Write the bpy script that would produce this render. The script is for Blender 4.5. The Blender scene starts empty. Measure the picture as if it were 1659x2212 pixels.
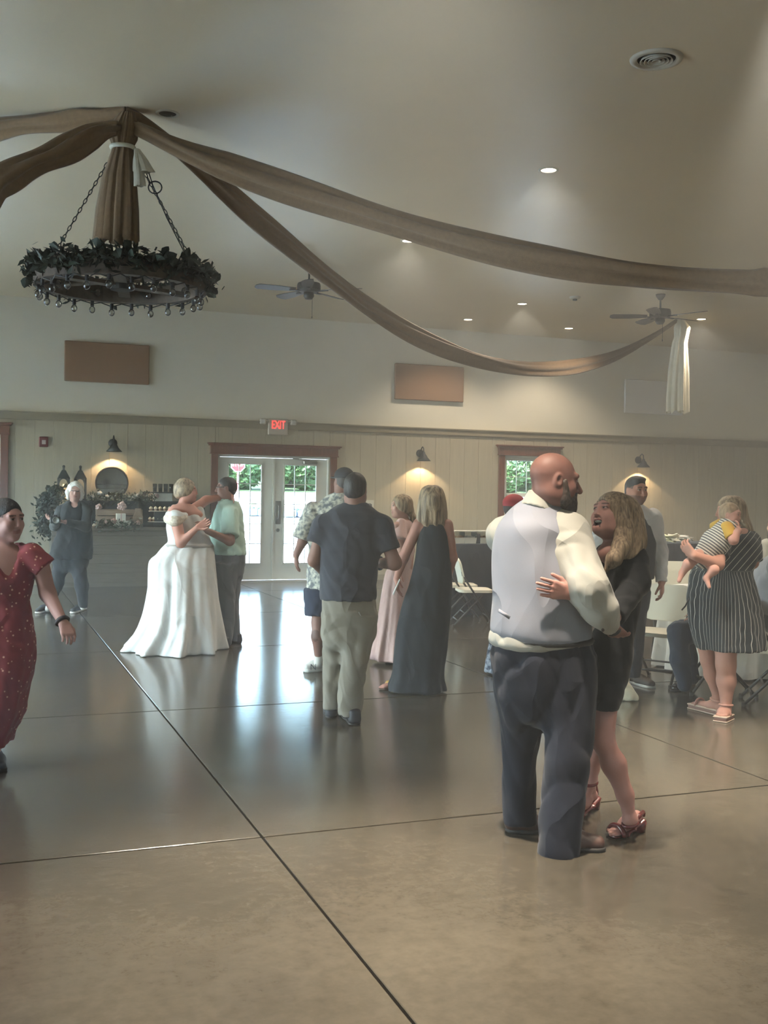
import bpy, math, random
import numpy as np
from mathutils import Vector, Matrix

# ------------------------------------------------------------------ camera
FPX, CX, CY, EYE = 2300.0, 829.5, 1106.0, 1.64      # focal length in pixels of the 1659 x 2212 frame
ROLL, PITCH, YAW = math.radians(0.945), math.radians(-1.03), math.radians(20.95)
CF = np.array([math.sin(YAW)*math.cos(PITCH), math.cos(YAW)*math.cos(PITCH), math.sin(PITCH)])
_r0 = np.array([math.cos(YAW), -math.sin(YAW), 0.0]); _u0 = np.cross(_r0, CF)
CR = math.cos(ROLL)*_r0 + math.sin(ROLL)*_u0
CU = np.cross(CR, CF)
CAM = np.array([0.0, 0.0, EYE])
scene = bpy.context.scene
COL = scene.collection
cam_data = bpy.data.cameras.new('camera')
cam_data.sensor_fit = 'HORIZONTAL'; cam_data.sensor_width = 36.0
cam_data.lens = FPX*36.0/1659.0
cam_data.clip_start = 0.05; cam_data.clip_end = 500
cam = bpy.data.objects.new('camera', cam_data); COL.objects.link(cam)
cam.matrix_world = Matrix(((CR[0], CU[0], -CF[0], 0), (CR[1], CU[1], -CF[1], 0), (CR[2], CU[2], -CF[2], EYE), (0, 0, 0, 1)))
scene.camera = cam

# ------------------------------------------------------------------ world, sun, exposure
scene.view_settings.view_transform = 'Standard'
scene.view_settings.look = 'None'
scene.view_settings.gamma = 1.0
scene.view_settings.use_curve_mapping = False
scene.view_settings.exposure = 1.08
world = bpy.data.worlds.new('world'); scene.world = world
world.use_nodes = True
_wt = world.node_tree; _wt.nodes.clear()
_o = _wt.nodes.new('ShaderNodeOutputWorld'); _b = _wt.nodes.new('ShaderNodeBackground')
_s = _wt.nodes.new('ShaderNodeTexSky')
_s.sky_type = 'NISHITA'; _s.sun_disc = False
_s.sun_elevation = math.radians(52); _s.sun_rotation = math.radians(-100)
_s.air_density = 1.0; _s.dust_density = 2.5; _s.ozone_density = 1.0
_b.inputs['Strength'].default_value = 2.6
_wt.links.new(_s.outputs[0], _b.inputs[0]); _wt.links.new(_b.outputs[0], _o.inputs[0])
_sl = bpy.data.lights.new('sun', 'SUN'); _sl.energy = 26.0; _sl.angle = math.radians(0.6); _sl.color = (1.0, 0.97, 0.93)
sun = bpy.data.objects.new('sun', _sl); COL.objects.link(sun)
sun.rotation_euler = (math.radians(38), 0, math.radians(-80)); sun.location = (-20, 4, 30)

cy_ = scene.cycles
cy_.adaptive_threshold = 0.04; cy_.use_light_tree = False; cy_.max_bounces = 6; cy_.diffuse_bounces = 3; cy_.glossy_bounces = 3; cy_.transmission_bounces = 4; cy_.transparent_max_bounces = 10
cy_.caustics_reflective = False; cy_.caustics_refractive = False; cy_.sample_clamp_indirect = 8.0

# ------------------------------------------------------------------ projection helpers (pixel -> point in the hall)
def ray(px, py): return CF + CR*((px-CX)/FPX) - CU*((py-CY)/FPX)
def at_depth(px, py, d): return CAM + ray(px, py)*d
def at_z(px, py, z):
    r = ray(px, py); return CAM + r*((z-EYE)/r[2])
def at_y(px, py, y):
    r = ray(px, py); return CAM + r*(y/r[1])
def depth_of(p): return float((np.asarray(p, float)-CAM) @ CF)

# ------------------------------------------------------------------ materials
def lin(c):
    out = []
    for v in c[:3]:
        v = v/255.0
        out.append(v/12.92 if v <= 0.04045 else ((v+0.055)/1.055)**2.4)
    return tuple(out)
_mats = {}
def mat(name, col, rough=0.6, metal=0.0, var=0.12, scale=8.0, bump=0.0, bscale=40.0, stretch=(1, 1, 1), col2=None,
        emit=None, estr=0.0, trans=0.0, alpha=1.0, spec=0.5, sheen=0.0, sss=0.0, contrast=1.0, coord='Object', detail=4.0, rvar=0.0, attr=None, coat=0.0):
    """procedural principled material: colour broken up by noise, optional bump"""
    if name in _mats: return _mats[name]
    m = bpy.data.materials.new(name); m.use_nodes = True
    nt = m.node_tree; N = nt.nodes; L = nt.links
    bs = N['Principled BSDF']
    c1 = lin(col)
    c2 = lin(col2) if col2 else tuple(max(0, v*(1-2.2*var)) for v in c1)
    tc = N.new('ShaderNodeTexCoord'); mp = N.new('ShaderNodeMapping'); mp.inputs['Scale'].default_value = stretch
    if coord == 'World':
        ge = N.new('ShaderNodeNewGeometry'); L.new(ge.outputs['Position'], mp.inputs['Vector'])
    else:
        L.new(tc.outputs[coord], mp.inputs['Vector'])
    nz = N.new('ShaderNodeTexNoise'); nz.inputs['Scale'].default_value = scale; nz.inputs['Detail'].default_value = detail
    L.new(mp.outputs[0], nz.inputs['Vector'])
    rp = N.new('ShaderNodeValToRGB')
    w = 0.25/contrast
    rp.color_ramp.elements[0].position = 0.5-w; rp.color_ramp.elements[1].position = 0.5+w
    rp.color_ramp.elements[0].color = (*c2, 1); rp.color_ramp.elements[1].color = (*c1, 1)
    L.new(nz.outputs['Fac'], rp.inputs[0])
    colout = rp.outputs[0]
    if attr:
        at = N.new('ShaderNodeAttribute'); at.attribute_name = attr
        mx = N.new('ShaderNodeMix'); mx.data_type = 'RGBA'; mx.blend_type = 'MULTIPLY'; mx.inputs[0].default_value = 1.0
        L.new(rp.outputs[0], mx.inputs[6]); L.new(at.outputs['Color'], mx.inputs[7]); colout = mx.outputs[2]
    L.new(colout, bs.inputs['Base Color'])
    bs.inputs['Roughness'].default_value = rough; bs.inputs['Metallic'].default_value = metal
    bs.inputs['Specular IOR Level'].default_value = spec
    if rvar:
        mr = N.new('ShaderNodeMapRange'); mr.inputs[3].default_value = max(0, rough-rvar); mr.inputs[4].default_value = rough+rvar
        L.new(nz.outputs['Fac'], mr.inputs[0]); L.new(mr.outputs[0], bs.inputs['Roughness'])
    if coat: bs.inputs['Coat Weight'].default_value = coat; bs.inputs['Coat Roughness'].default_value = 0.08
    if sheen: bs.inputs['Sheen Weight'].default_value = sheen
    if sss:
        bs.inputs['Subsurface Weight'].default_value = sss; bs.inputs['Subsurface Radius'].default_value = (0.012, 0.004, 0.002); bs.inputs['Subsurface Scale'].default_value = 1.0
    if trans: bs.inputs['Transmission Weight'].default_value = trans
    if alpha < 1: bs.inputs['Alpha'].default_value = alpha
    if emit:
        bs.inputs['Emission Color'].default_value = (*lin(emit), 1); bs.inputs['Emission Strength'].default_value = estr
    if bump:
        n2 = N.new('ShaderNodeTexNoise'); n2.inputs['Scale'].default_value = bscale; n2.inputs['Detail'].default_value = 5
        L.new(mp.outputs[0], n2.inputs['Vector'])
        bp = N.new('ShaderNodeBump'); bp.inputs['Strength'].default_value = bump; bp.inputs['Distance'].default_value = 0.01
        L.new(n2.outputs['Fac'], bp.inputs['Height']); L.new(bp.outputs[0], bs.inputs['Normal'])
    _mats[name] = m
    return m
def glass_mat(name, tint=(235, 245, 245), refl=1.0):
    if name in _mats: return _mats[name]
    m = bpy.data.materials.new(name); m.use_nodes = True
    nt = m.node_tree; nt.nodes.clear()
    o = nt.nodes.new('ShaderNodeOutputMaterial'); t = nt.nodes.new('ShaderNodeBsdfTransparent'); g = nt.nodes.new('ShaderNodeBsdfGlossy')
    t.inputs[0].default_value = (*lin(tint), 1); g.inputs['Roughness'].default_value = 0.03
    nz = nt.nodes.new('ShaderNodeTexNoise'); nz.inputs['Scale'].default_value = 3
    bp = nt.nodes.new('ShaderNodeBump'); bp.inputs['Strength'].default_value = 0.02
    nt.links.new(nz.outputs['Fac'], bp.inputs['Height']); nt.links.new(bp.outputs[0], g.inputs['Normal'])
    f = nt.nodes.new('ShaderNodeFresnel'); f.inputs[0].default_value = 1.45
    ml = nt.nodes.new('ShaderNodeMath'); ml.operation = 'MULTIPLY'; ml.inputs[1].default_value = refl
    x = nt.nodes.new('ShaderNodeMixShader')
    nt.links.new(f.outputs[0], ml.inputs[0]); nt.links.new(ml.outputs[0], x.inputs[0])
    nt.links.new(t.outputs[0], x.inputs[1]); nt.links.new(g.outputs[0], x.inputs[2]); nt.links.new(x.outputs[0], o.inputs[0])
    _mats[name] = m
    return m

# ------------------------------------------------------------------ mesh collection helpers
class MB:
    def __init__(s): s.v = []; s.f = []
    def add(s, verts, faces):
        n = len(s.v); s.v += [tuple(map(float, p)) for p in verts]; s.f += [tuple(i+n for i in f) for f in faces]; return s
    def box(s, c, size, rz=0.0, M=None, bev=0.0):
        x, y, z = [q/2 for q in size]
        if bev > 0:
            b = min(bev, x*.9, y*.9, z*.9)
            pts = []
            for sx in (-1, 1):
                for sy in (-1, 1):
                    for sz in (-1, 1):
                        pts += [(sx*(x-b), sy*(y-b), sz*z), (sx*(x-b), sy*y, sz*(z-b)), (sx*x, sy*(y-b), sz*(z-b))]
            def I(sx, sy, sz, k): return ((sx*4+sy*2+sz)*3)+k
            fc = []
            for sz in (0, 1):
                q = [I(0, 0, sz, 0), I(1, 0, sz, 0), I(1, 1, sz, 0), I(0, 1, sz, 0)]; fc.append(q if sz else q[::-1])
            for sy in (0, 1):
                q = [I(0, sy, 0, 1), I(1, sy, 0, 1), I(1, sy, 1, 1), I(0, sy, 1, 1)]; fc.append(q[::-1] if sy else q)
            for sx in (0, 1):
                q = [I(sx, 0, 0, 2), I(sx, 1, 0, 2), I(sx, 1, 1, 2), I(sx, 0, 1, 2)]; fc.append(q if sx else q[::-1])
            for sx in (0, 1):
                for sy in (0, 1): q = [I(sx, sy, 0, 2), I(sx, sy, 1, 2), I(sx, sy, 1, 1), I(sx, sy, 0, 1)]; fc.append(q if sx == sy else q[::-1])
                for sz in (0, 1): q = [I(sx, 0, sz, 0), I(sx, 1, sz, 0), I(sx, 1, sz, 2), I(sx, 0, sz, 2)]; fc.append(q if sx != sz else q[::-1])
            for sy in (0, 1):
                for sz in (0, 1): q = [I(0, sy, sz, 1), I(1, sy, sz, 1), I(1, sy, sz, 0), I(0, sy, sz, 0)]; fc.append(q if sy != sz else q[::-1])
            for sx in (0, 1):
                for sy in (0, 1):
                    for sz in (0, 1):
                        q = [I(sx, sy, sz, k) for k in range(3)]; fc.append(q if (sx+sy+sz) % 2 else q[::-1])
        else:
            pts = [(sx*x, sy*y, sz*z) for sx in (-1, 1) for sy in (-1, 1) for sz in (-1, 1)]
            fc = [(0, 1, 3, 2), (4, 6, 7, 5), (0, 4, 5, 1), (2, 3, 7, 6), (0, 2, 6, 4), (1, 5, 7, 3)]
        if M is None: M = Matrix.Rotation(rz, 3, 'Z')
        c = Vector(c)
        return s.add([tuple(M @ Vector(p) + c) for p in pts], fc)
    def bar(s, a, b, w, h=None, up=(0, 0, 1)):
        """rectangular bar from a to b"""
        a = Vector(a); b = Vector(b); h = h or w
        y = (b-a); ln = y.length; y = y/ln
        x = y.cross(Vector(up))
        if x.length < 1e-4: x = y.cross(Vector((1, 0, 0)))
        x.normalize(); z = x.cross(y)
        M = Matrix((x, y, z)).transposed()
        return s.box((a+b)/2, (w, ln, h), M=M)
    def tube(s, pts, r, n=8, closed=False, cap=True):
        P = [Vector(p) for p in pts]; m = len(P)
        rr = r if hasattr(r, '__len__') else [r]*m
        vs = []; prev = None
        for i, p in enumerate(P):
            if closed: t = P[(i+1) % m]-P[i-1]
            else: t = P[min(i+1, m-1)]-P[max(i-1, 0)]
            if t.length < 1e-9: t = Vector((0, 0, 1))
            t.normalize()
            if prev is None:
                q = t.cross(Vector((0, 0, 1)))
                if q.length < 1e-3: q = t.cross(Vector((1, 0, 0)))
            else:
                q = prev - t*prev.dot(t)
            q.normalize(); prev = q; w = t.cross(q)
            for k in range(n):
                a = 2*math.pi*k/n; vs.append(p + (q*math.cos(a)+w*math.sin(a))*rr[i])
        fs = []
        for i in range(m if closed else m-1):
            j = (i+1) % m
            for k in range(n):
                l = (k+1) % n; fs.append((i*n+k, i*n+l, j*n+l, j*n+k))
        if cap and not closed:
            fs.append(tuple(range(n))[::-1]); fs.append(tuple((m-1)*n+k for k in range(n)))
        return s.add(vs, fs)
    def lathe(s, prof, c=(0, 0, 0), n=24, M=None, cap=True):
        """profile of (radius, z) turned about the z axis"""
        c = Vector(c); vs = []
        for r, z in prof:
            for k in range(n):
                a = 2*math.pi*k/n; p = Vector((r*math.cos(a), r*math.sin(a), z)); vs.append((M @ p if M else p)+c)
        fs = []
        for i in range(len(prof)-1):
            for k in range(n):
                l = (k+1) % n; fs.append((i*n+k, i*n+l, (i+1)*n+l, (i+1)*n+k))
        if cap:
            if prof[0][0] > 1e-6: fs.append(tuple(range(n))[::-1])
            if prof[-1][0] > 1e-6: fs.append(tuple((len(prof)-1)*n+k for k in range(n)))
        return s.add(vs, fs)
    def ball(s, c, r, n=12, m=8):
        rr = r if hasattr(r, '__len__') else (r, r, r)
        vs = []; fs = []
        for i in range(m+1):
            th = math.pi*i/m
            for k in range(n):
                a = 2*math.pi*k/n
                vs.append((c[0]+rr[0]*math.sin(th)*math.cos(a), c[1]+rr[1]*math.sin(th)*math.sin(a), c[2]-rr[2]*math.cos(th)))
        for i in range(m):
            for k in range(n):
                l = (k+1) % n; fs.append((i*n+k, i*n+l, (i+1)*n+l, (i+1)*n+k))
        return s.add(vs, fs)
    def mesh(s, name, m, smooth=False):
        me = bpy.data.meshes.new(name); me.from_pydata(s.v, [], s.f); me.update()
        if smooth: me.polygons.foreach_set('use_smooth', [True]*len(me.polygons))
        if m: me.materials.append(m)
        return me
    def build(s, name, m, parent=None, smooth=False, loc=None):
        """links the collected shapes as one mesh object; coordinates are world coordinates unless loc is given"""
        o = bpy.data.objects.new(name, s.mesh(name, m, smooth)); COL.objects.link(o)
        if parent is not None: attach(o, parent)
        if loc is not None: o.location = loc
        return o
def origin_of(o):
    v = Vector((0, 0, 0)); q = o
    while q is not None: v = v+Vector(q.location); q = q.parent
    return v
def attach(o, parent):
    """parent keeping world coordinates (things are only translated)"""
    o.parent = parent; o.location = Vector(o.location) - origin_of(parent)
def tag(o, label=None, cat=None, group=None, kind=None):
    if label: o['label'] = label
    if cat: o['category'] = cat
    if group: o['group'] = group
    if kind: o['kind'] = kind
    return o
def thing(name, loc, label=None, cat=None, group=None, kind=None):
    o = bpy.data.objects.new(name, None); o.empty_display_size = 0.1; COL.objects.link(o); o.location = loc
    return tag(o, label, cat, group, kind)
def text_mesh(txt, size, name, m, depth=0.004):
    cu = bpy.data.curves.new(name, 'FONT'); cu.body = txt; cu.size = size; cu.align_x = 'CENTER'; cu.align_y = 'CENTER'; cu.extrude = depth
    o = bpy.data.objects.new(name, cu); COL.objects.link(o)
    bpy.context.view_layer.update()
    me = bpy.data.meshes.new_from_object(o.evaluated_get(bpy.context.evaluated_depsgraph_get()))
    bpy.data.objects.remove(o); bpy.data.curves.remove(cu)
    me.name = name; me.materials.clear(); me.materials.append(m)
    return me
def smooth_by_angle(o, ang=40):
    me = o.data
    me.polygons.foreach_set('use_smooth', [True]*len(me.polygons))
    if hasattr(me, 'set_sharp_from_angle'): me.set_sharp_from_angle(angle=math.radians(ang))
random.seed(7)
# ================================================================== THE HALL
YW, ZC = 18.78, 4.80                      # back wall plane, ceiling height
XL, XR, YF = -5.2, 18.5, -5.0             # left wall, right wall, front wall (behind the camera)
M_conc = mat('concrete', (90, 84, 73), 0.15, var=0.2, scale=0.9, col2=(64, 60, 52), coord='World', rvar=0.05, detail=10, spec=0.5)
_N, _L = M_conc.node_tree.nodes, M_conc.node_tree.links; _bs = _N['Principled BSDF']; _ge = _N.new('ShaderNodeNewGeometry')
_f = _N.new('ShaderNodeTexNoise'); _f.inputs['Scale'].default_value = 15.0; _f.inputs['Detail'].default_value = 12; _f.inputs['Roughness'].default_value = .68; _f.inputs['Distortion'].default_value = .1
_L.new(_ge.outputs['Position'], _f.inputs['Vector'])
_r = _N.new('ShaderNodeValToRGB'); _r.color_ramp.elements[0].position = .36; _r.color_ramp.elements[1].position = .62; _r.color_ramp.elements[0].color = (.82, .81, .79, 1); _r.color_ramp.elements[1].color = (1.07, 1.06, 1.05, 1)
_L.new(_f.outputs['Fac'], _r.inputs[0]); _x = _N.new('ShaderNodeMix'); _x.data_type = 'RGBA'; _x.blend_type = 'MULTIPLY'; _x.inputs[0].default_value = 1
_old = _bs.inputs['Base Color'].links[0].from_socket; _L.new(_old, _x.inputs[6]); _L.new(_r.outputs[0], _x.inputs[7]); _L.new(_x.outputs[2], _bs.inputs['Base Color'])
_b1 = _N.new('ShaderNodeBump'); _b1.inputs['Strength'].default_value = .16; _b1.inputs['Distance'].default_value = .004; _L.new(_f.outputs['Fac'], _b1.inputs['Height']); _L.new(_b1.outputs[0], _bs.inputs['Normal'])
M_joint = mat('joint_filler', (38, 35, 30), 0.8)
M_wall = mat('wall_paint', (234, 226, 206), 0.65, var=0.02, scale=3, bump=0.03, bscale=120)
M_ceil = mat('ceiling_paint', (222, 206, 176), 0.4, var=0.03, scale=1.2, bump=0.05, bscale=6)
M_side = mat('siding_paint', (178, 168, 146), 0.6, var=0.06, scale=3, stretch=(8, 8, 0.5), bump=0.06, bscale=30)
M_trimp = mat('trim_paint', (150, 138, 114), 0.5, var=0.05)
M_red = mat('stained_cedar', (120, 66, 48), 0.45, var=0.2, scale=5, stretch=(6, 6, 0.6), bump=0.1, bscale=20)
M_white = mat('white_door_paint', (226, 228, 222), 0.4, var=0.03)
M_pane = glass_mat('window_glass')
M_steel = mat('brushed_steel', (150, 150, 145), 0.35, metal=0.8, var=0.1)
M_black = mat('black_metal', (28, 28, 30), 0.45, var=0.2, scale=20)

# floor: a sub-base with saw-cut slabs
base = MB().box(((XL+XR)/2, (YF+YW)/2, -0.06), (XR-XL+.6, YW-YF+.6, 0.08)).build('floor', M_joint); tag(base, 'polished grey-brown concrete floor of the hall', kind='structure')
jx = [1.28+3.045*k for k in range(-3, 7)]; jy = [4.885+3.032*k for k in range(-4, 6)]
xs = [XL]+[x for x in jx if XL+.3 < x < XR-.3]+[XR]; ys = [YF]+[y for y in jy if YF+.3 < y < YW-.3]+[YW]
for i in range(len(xs)-1):
    for j in range(len(ys)-1):
        x0, x1, y0, y1 = xs[i]+.006, xs[i+1]-.006, ys[j]+.009, ys[j+1]-.009
        MB().box(((x0+x1)/2, (y0+y1)/2, -0.01), (x1-x0, y1-y0, 0.02), bev=0.003).build('slab', M_conc, base)
ceil = MB().box(((XL+XR)/2, (YF+YW)/2, ZC+.06), (XR-XL+.6, YW-YF+.6, 0.12)).build('ceiling', M_ceil); tag(ceil, 'smooth beige painted flat ceiling', kind='structure')

def wall_with_holes(name, axis, pos, a0, a1, holes, thick=0.16, label=None):
    """wall in the plane axis=pos (outer side thick), holes = (a_lo, a_hi, z_lo, z_hi)"""
    m = MB(); holes = sorted(holes); cur = a0
    def piece(u0, u1, z0, z1):
        if u1-u0 < 1e-4 or z1-z0 < 1e-4: return
        if axis == 'y': m.box(((u0+u1)/2, pos+thick/2, (z0+z1)/2), (u1-u0, abs(thick), z1-z0))
        else: m.box((pos+thick/2, (u0+u1)/2, (z0+z1)/2), (abs(thick), u1-u0, z1-z0))
    for h in holes:
        piece(cur, h[0], 0, ZC); piece(h[0], h[1], 0, h[2]); piece(h[0], h[1], h[3], ZC); cur = h[1]
    piece(cur, a1, 0, ZC)
    return tag(m.build(name, M_wall), label, kind='structure')
DOOR = (4.00, 6.10, 0.0, 2.28); WIN = (9.70, 10.80, 0.86, 2.42); WL = (-0.75, 0.36, 0.86, 2.5)
wb = wall_with_holes('wall_back', 'y', YW, XL-.1, XR+.1, [DOOR, WIN, WL], label='cream wall with lower board siding behind the dancers')
LWIN = [(5.2, 7.2, .05, 3.3), (8.0, 10.8, .05, 3.3), (11.4, 14.2, .05, 3.3), (14.8, 18.0, .05, 3.3)]
FWIN = [(-3.2, -1.6, .7, 2.5), (6.0, 7.6, .7, 2.5)]
wl = wall_with_holes('wall_left', 'x', XL, YF-.1, YW+.1, LWIN, -0.16, 'cream side wall with windows')
wr = wall_with_holes('wall_right', 'x', XR, YF-.1, YW+.1, [], 0.16, 'cream far side wall')
wf = wall_with_holes('wall_front', 'y', YF, XL-.1, XR+.1, FWIN, -0.16, 'cream wall behind the viewer')

# board siding, one board each
def board(x0, x1, z0, z1):
    MB().box(((x0+x1)/2, YW-.011, (z0+z1)/2), (x1-x0-.003, .022, z1-z0), bev=.0025).build('siding_board', M_side, wb)
x = XL
while x < XR-.05:
    x1 = min(x+.305, XR); cuts = [x, x1]
    for h in (DOOR, WIN, WL): cuts += [q for q in h[:2] if x+.02 < q < x1-.02]
    cuts.sort()
    for lo, hi in zip(cuts[:-1], cuts[1:]):
        hh = [h for h in (DOOR, WIN, WL) if h[0]-.03 < (lo+hi)/2 < h[1]+.03]
        for z0, z1 in ([(0, 2.775)] if not hh else [(0, hh[0][2]), (hh[0][3], 2.775)]):
            if z1-z0 > .05: board(lo, hi, z0, z1)
    x = x1
m = MB().box(((XL+XR)/2, YW-.03, 2.83), (XR-XL, .06, .11)).box(((XL+XR)/2, YW-.045, 2.885), (XR-XL, .09, .022)).box(((XL+XR)/2, YW-.02, 2.768), (XR-XL, .04, .02))
tag(m.build('trim_1', M_trimp), 'taupe chair-rail band along the top of the board siding', kind='structure')
m = MB()
for a, b in ((XL, DOOR[0]-.13), (DOOR[1]+.13, XR)): m.box(((a+b)/2, YW-.034, .05), (b-a, .022, .10))
tag(m.build('baseboard_back', M_trimp), 'low taupe baseboard under the board siding', kind='structure')

def casing(root, x0, x1, z0, z1, sill=False):
    """stained timber casing with a cornice header around an opening in the back wall"""
    w = .125
    for xx in (x0-w/2, x1+w/2):
        MB().box((xx, YW-.035, (z0+z1)/2), (w, .05, z1-z0), bev=.004).build('casing', M_red, root)
    h = MB().box(((x0+x1)/2, YW-.04, z1+.075), (x1-x0+2*w+.03, .06, .15), bev=.004)
    h.box(((x0+x1)/2, YW-.055, z1+.165), (x1-x0+2*w+.09, .09, .03), bev=.004).box(((x0+x1)/2, YW-.062, z1+.19), (x1-x0+2*w+.14, .105, .025), bev=.004)
    h.box(((x0+x1)/2, YW-.045, z1+.012), (x1-x0+2*w+.05, .075, .024), bev=.003)
    h.build('header', M_red, root)
    if sill: MB().box(((x0+x1)/2, YW-.06, z0-.02), (x1-x0+2*w+.06, .12, .04), bev=.004).box(((x0+x1)/2, YW-.035, z0-.1), (x1-x0+2*w, .05, .12)).build('sill', M_red, root)

# double door
d1 = thing('door_1', (5.05, YW, 0), 'white double door with gridded glass under the exit sign', kind='structure')
casing(d1, DOOR[0], DOOR[1], 0, DOOR[3])
m = MB()
m.box((DOOR[0]+.02, YW+.06, 1.14), (.04, .16, 2.28)).box((DOOR[1]-.02, YW+.06, 1.14), (.04, .16, 2.28)).box((5.05, YW+.06, 2.26), (2.1, .16, .04)).box((5.05, YW+.05, .01), (2.1, .2, .02))
m.build('door_frame', M_white, d1)
m = MB()
for x0, x1, g0, g1 in ((4.045, 5.03, 4.20, 4.82), (5.055, 6.055, 5.235, 5.855)):
    z0, z1 = .025, 2.235; gz0, gz1 = .32, 2.125
    lf = MB()
    lf.box(((x0+g0)/2, YW+.05, (z0+z1)/2), (g0-x0, .045, z1-z0)).box(((x1+g1)/2, YW+.05, (z0+z1)/2), (x1-g1, .045, z1-z0))
    lf.box(((g0+g1)/2, YW+.05, (z0+gz0)/2), (g1-g0, .045, gz0-z0)).box(((g0+g1)/2, YW+.05, (z1+gz1)/2), (g1-g0, .045, z1-gz1))
    # moulding around the glass
    lf.box(((g0+g1)/2, YW+.02, gz0), (g1-g0+.04, .025, .025)).box(((g0+g1)/2, YW+.02, gz1), (g1-g0+.04, .025, .025))
    lf.box((g0, YW+.02, (gz0+gz1)/2), (.025, .025, gz1-gz0)).box((g1, YW+.02, (gz0+gz1)/2), (.025, .025, gz1-gz0))
    leaf = lf.build('leaf', M_white, d1)
    pw, ph = (g1-g0)/3, (gz1-gz0)/5
    for a in range(3):
        for b in range(5):
            MB().box((g0+pw*(a+.5), YW+.05, gz0+ph*(b+.5)), (pw-.004, .006, ph-.004)).build('pane', M_pane, leaf)
    for a in (1, 2): MB().box((g0+pw*a, YW+.04, (gz0+gz1)/2), (.014, .02, gz1-gz0)).build('muntin', M_white, leaf)
    for b in range(1, 5): MB().box(((g0+g1)/2, YW+.0405, gz0+ph*b), (g1-g0, .02, .014)).build('muntin', M_white, leaf)
MB().box((5.042, YW+.02, 1.13), (.035, .03, 2.2)).build('astragal', M_white, d1)
hp = MB().box((5.13, YW+.018, 1.25), (.1, .012, .42), bev=.003).build('push_plate', M_steel, d1)
MB().tube([(5.13, YW+.01, 1.12), (5.13, YW-.03, 1.14), (5.13, YW-.03, 1.36), (5.13, YW+.01, 1.38)], .012).build('pull_handle', M_steel, hp, smooth=True)
MB().lathe([(0, -.012), (.03, -.012), (.032, .0), (.032, .01)], (5.13, YW+.02, .93), M=Matrix.Rotation(math.pi/2, 3, 'X')).box((5.13, YW+.0, .93), (.02, .02, .06)).build('lock', M_steel, d1)
cl = MB().box((5.72, YW-.0, 2.17), (.26, .06, .06), bev=.01).build('door_closer', M_steel, d1)
MB().bar((5.7, YW-.02, 2.21), (5.38, YW-.03, 2.235), .02, .012).bar((5.38, YW-.03, 2.235), (5.62, YW+.02, 2.245), .02, .01).build('closer_arm', M_steel, cl)

# windows of the back wall
def sash_window(name, x0, x1, z0, z1, label, cols=3):
    r = thing(name, ((x0+x1)/2, YW, z0), label, kind='structure'); casing(r, x0, x1, z0, z1, True)
    fr = MB()
    for xx in (x0+.03, x1-.03): fr.box((xx, YW+.06, (z0+z1)/2), (.06, .1, z1-z0))
    for zz in (z0+.03, z1-.03): fr.box(((x0+x1)/2, YW+.06, zz), (x1-x0, .1, .06))
    fr.build('window_frame', M_white, r)
    zm = (z0+z1)/2
    for lo, hi, dy in ((z0+.06, zm, .05), (zm, z1-.06, .075)):
        s = MB(); a0, a1 = x0+.06, x1-.06
        for xx in (a0+.02, a1-.02): s.box((xx, YW+dy, (lo+hi)/2), (.04, .03, hi-lo))
        for zz in (lo+.02, hi-.02): s.box(((a0+a1)/2, YW+dy, zz), (a1-a0, .03, .04))
        so = s.build('sash', M_white, r)
        g0, g1, h0, h1 = a0+.04, a1-.04, lo+.04, hi-.04
        for a in range(cols):
            for b in range(2):
                MB().box((g0+(g1-g0)/cols*(a+.5), YW+dy, h0+(h1-h0)/2*(b+.5)), ((g1-g0)/cols-.003, .006, (h1-h0)/2-.003)).build('pane', M_pane, so)
        for a in range(1, cols): MB().box((g0+(g1-g0)/cols*a, YW+dy-.006, (h0+h1)/2), (.012, .012, h1-h0)).build('muntin', M_white, so)
        MB().box(((g0+g1)/2, YW+dy-.0065, (h0+h1)/2), (g1-g0, .012, .012)).build('muntin', M_white, so)
    return r
sash_window('window_1', *WIN, 'tall gridded window with dark red timber casing behind the bald man', 4)
sash_window('window_2', *WL, 'window casing cut by the left picture edge beside the fire alarm', 3)
# plain glazed openings of the side and front walls (behind the viewer)
def side_window(name, axis, pos, a0, a1, z0, z1, sg):
    r = thing(name, (pos, (a0+a1)/2, z0) if axis == 'x' else ((a0+a1)/2, pos, z0), 'daylight window outside the view', kind='structure')
    def bx(mb, ac, zc, da, dz, t): return mb.box((pos+sg*.08, ac, zc) if axis == 'x' else (ac, pos+sg*.08, zc), (t, da, dz) if axis == 'x' else (da, t, dz))
    m = MB()
    for a in (a0+.03, a1-.03, (a0+a1)/2): bx(m, a, (z0+z1)/2, .06, z1-z0, .1)
    for z in (z0+.03, z1-.03, (z0+z1)/2): bx(m, (a0+a1)/2, z, a1-a0, .06, .09)
    m.build('window_frame', M_white, r)
    bx(MB(), (a0+a1)/2, (z0+z1)/2, a1-a0-.02, z1-z0-.02, .006).build('pane', M_pane, r)
n = 3
for h in LWIN: side_window('window_%d' % n, 'x', XL, *h, -1); n += 1
for h in FWIN: side_window('window_%d' % n, 'y', YF, *h, -1); n += 1
def portal(loc, rot, sx, sy):
    l = bpy.data.lights.new('daylight_portal', 'AREA'); l.shape = 'RECTANGLE'; l.size = sx; l.size_y = sy; l.cycles.is_portal = True
    o = bpy.data.objects.new('daylight_portal', l); COL.objects.link(o); o.location = loc; o.rotation_euler = rot
for h in LWIN: portal((XL-.17, (h[0]+h[1])/2, (h[2]+h[3])/2), (math.pi/2, 0, -math.pi/2), h[1]-h[0], h[3]-h[2])
for h in FWIN: portal(((h[0]+h[1])/2, YF-.17, (h[2]+h[3])/2), (math.pi/2, 0, 0), h[1]-h[0], h[3]-h[2])
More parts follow.
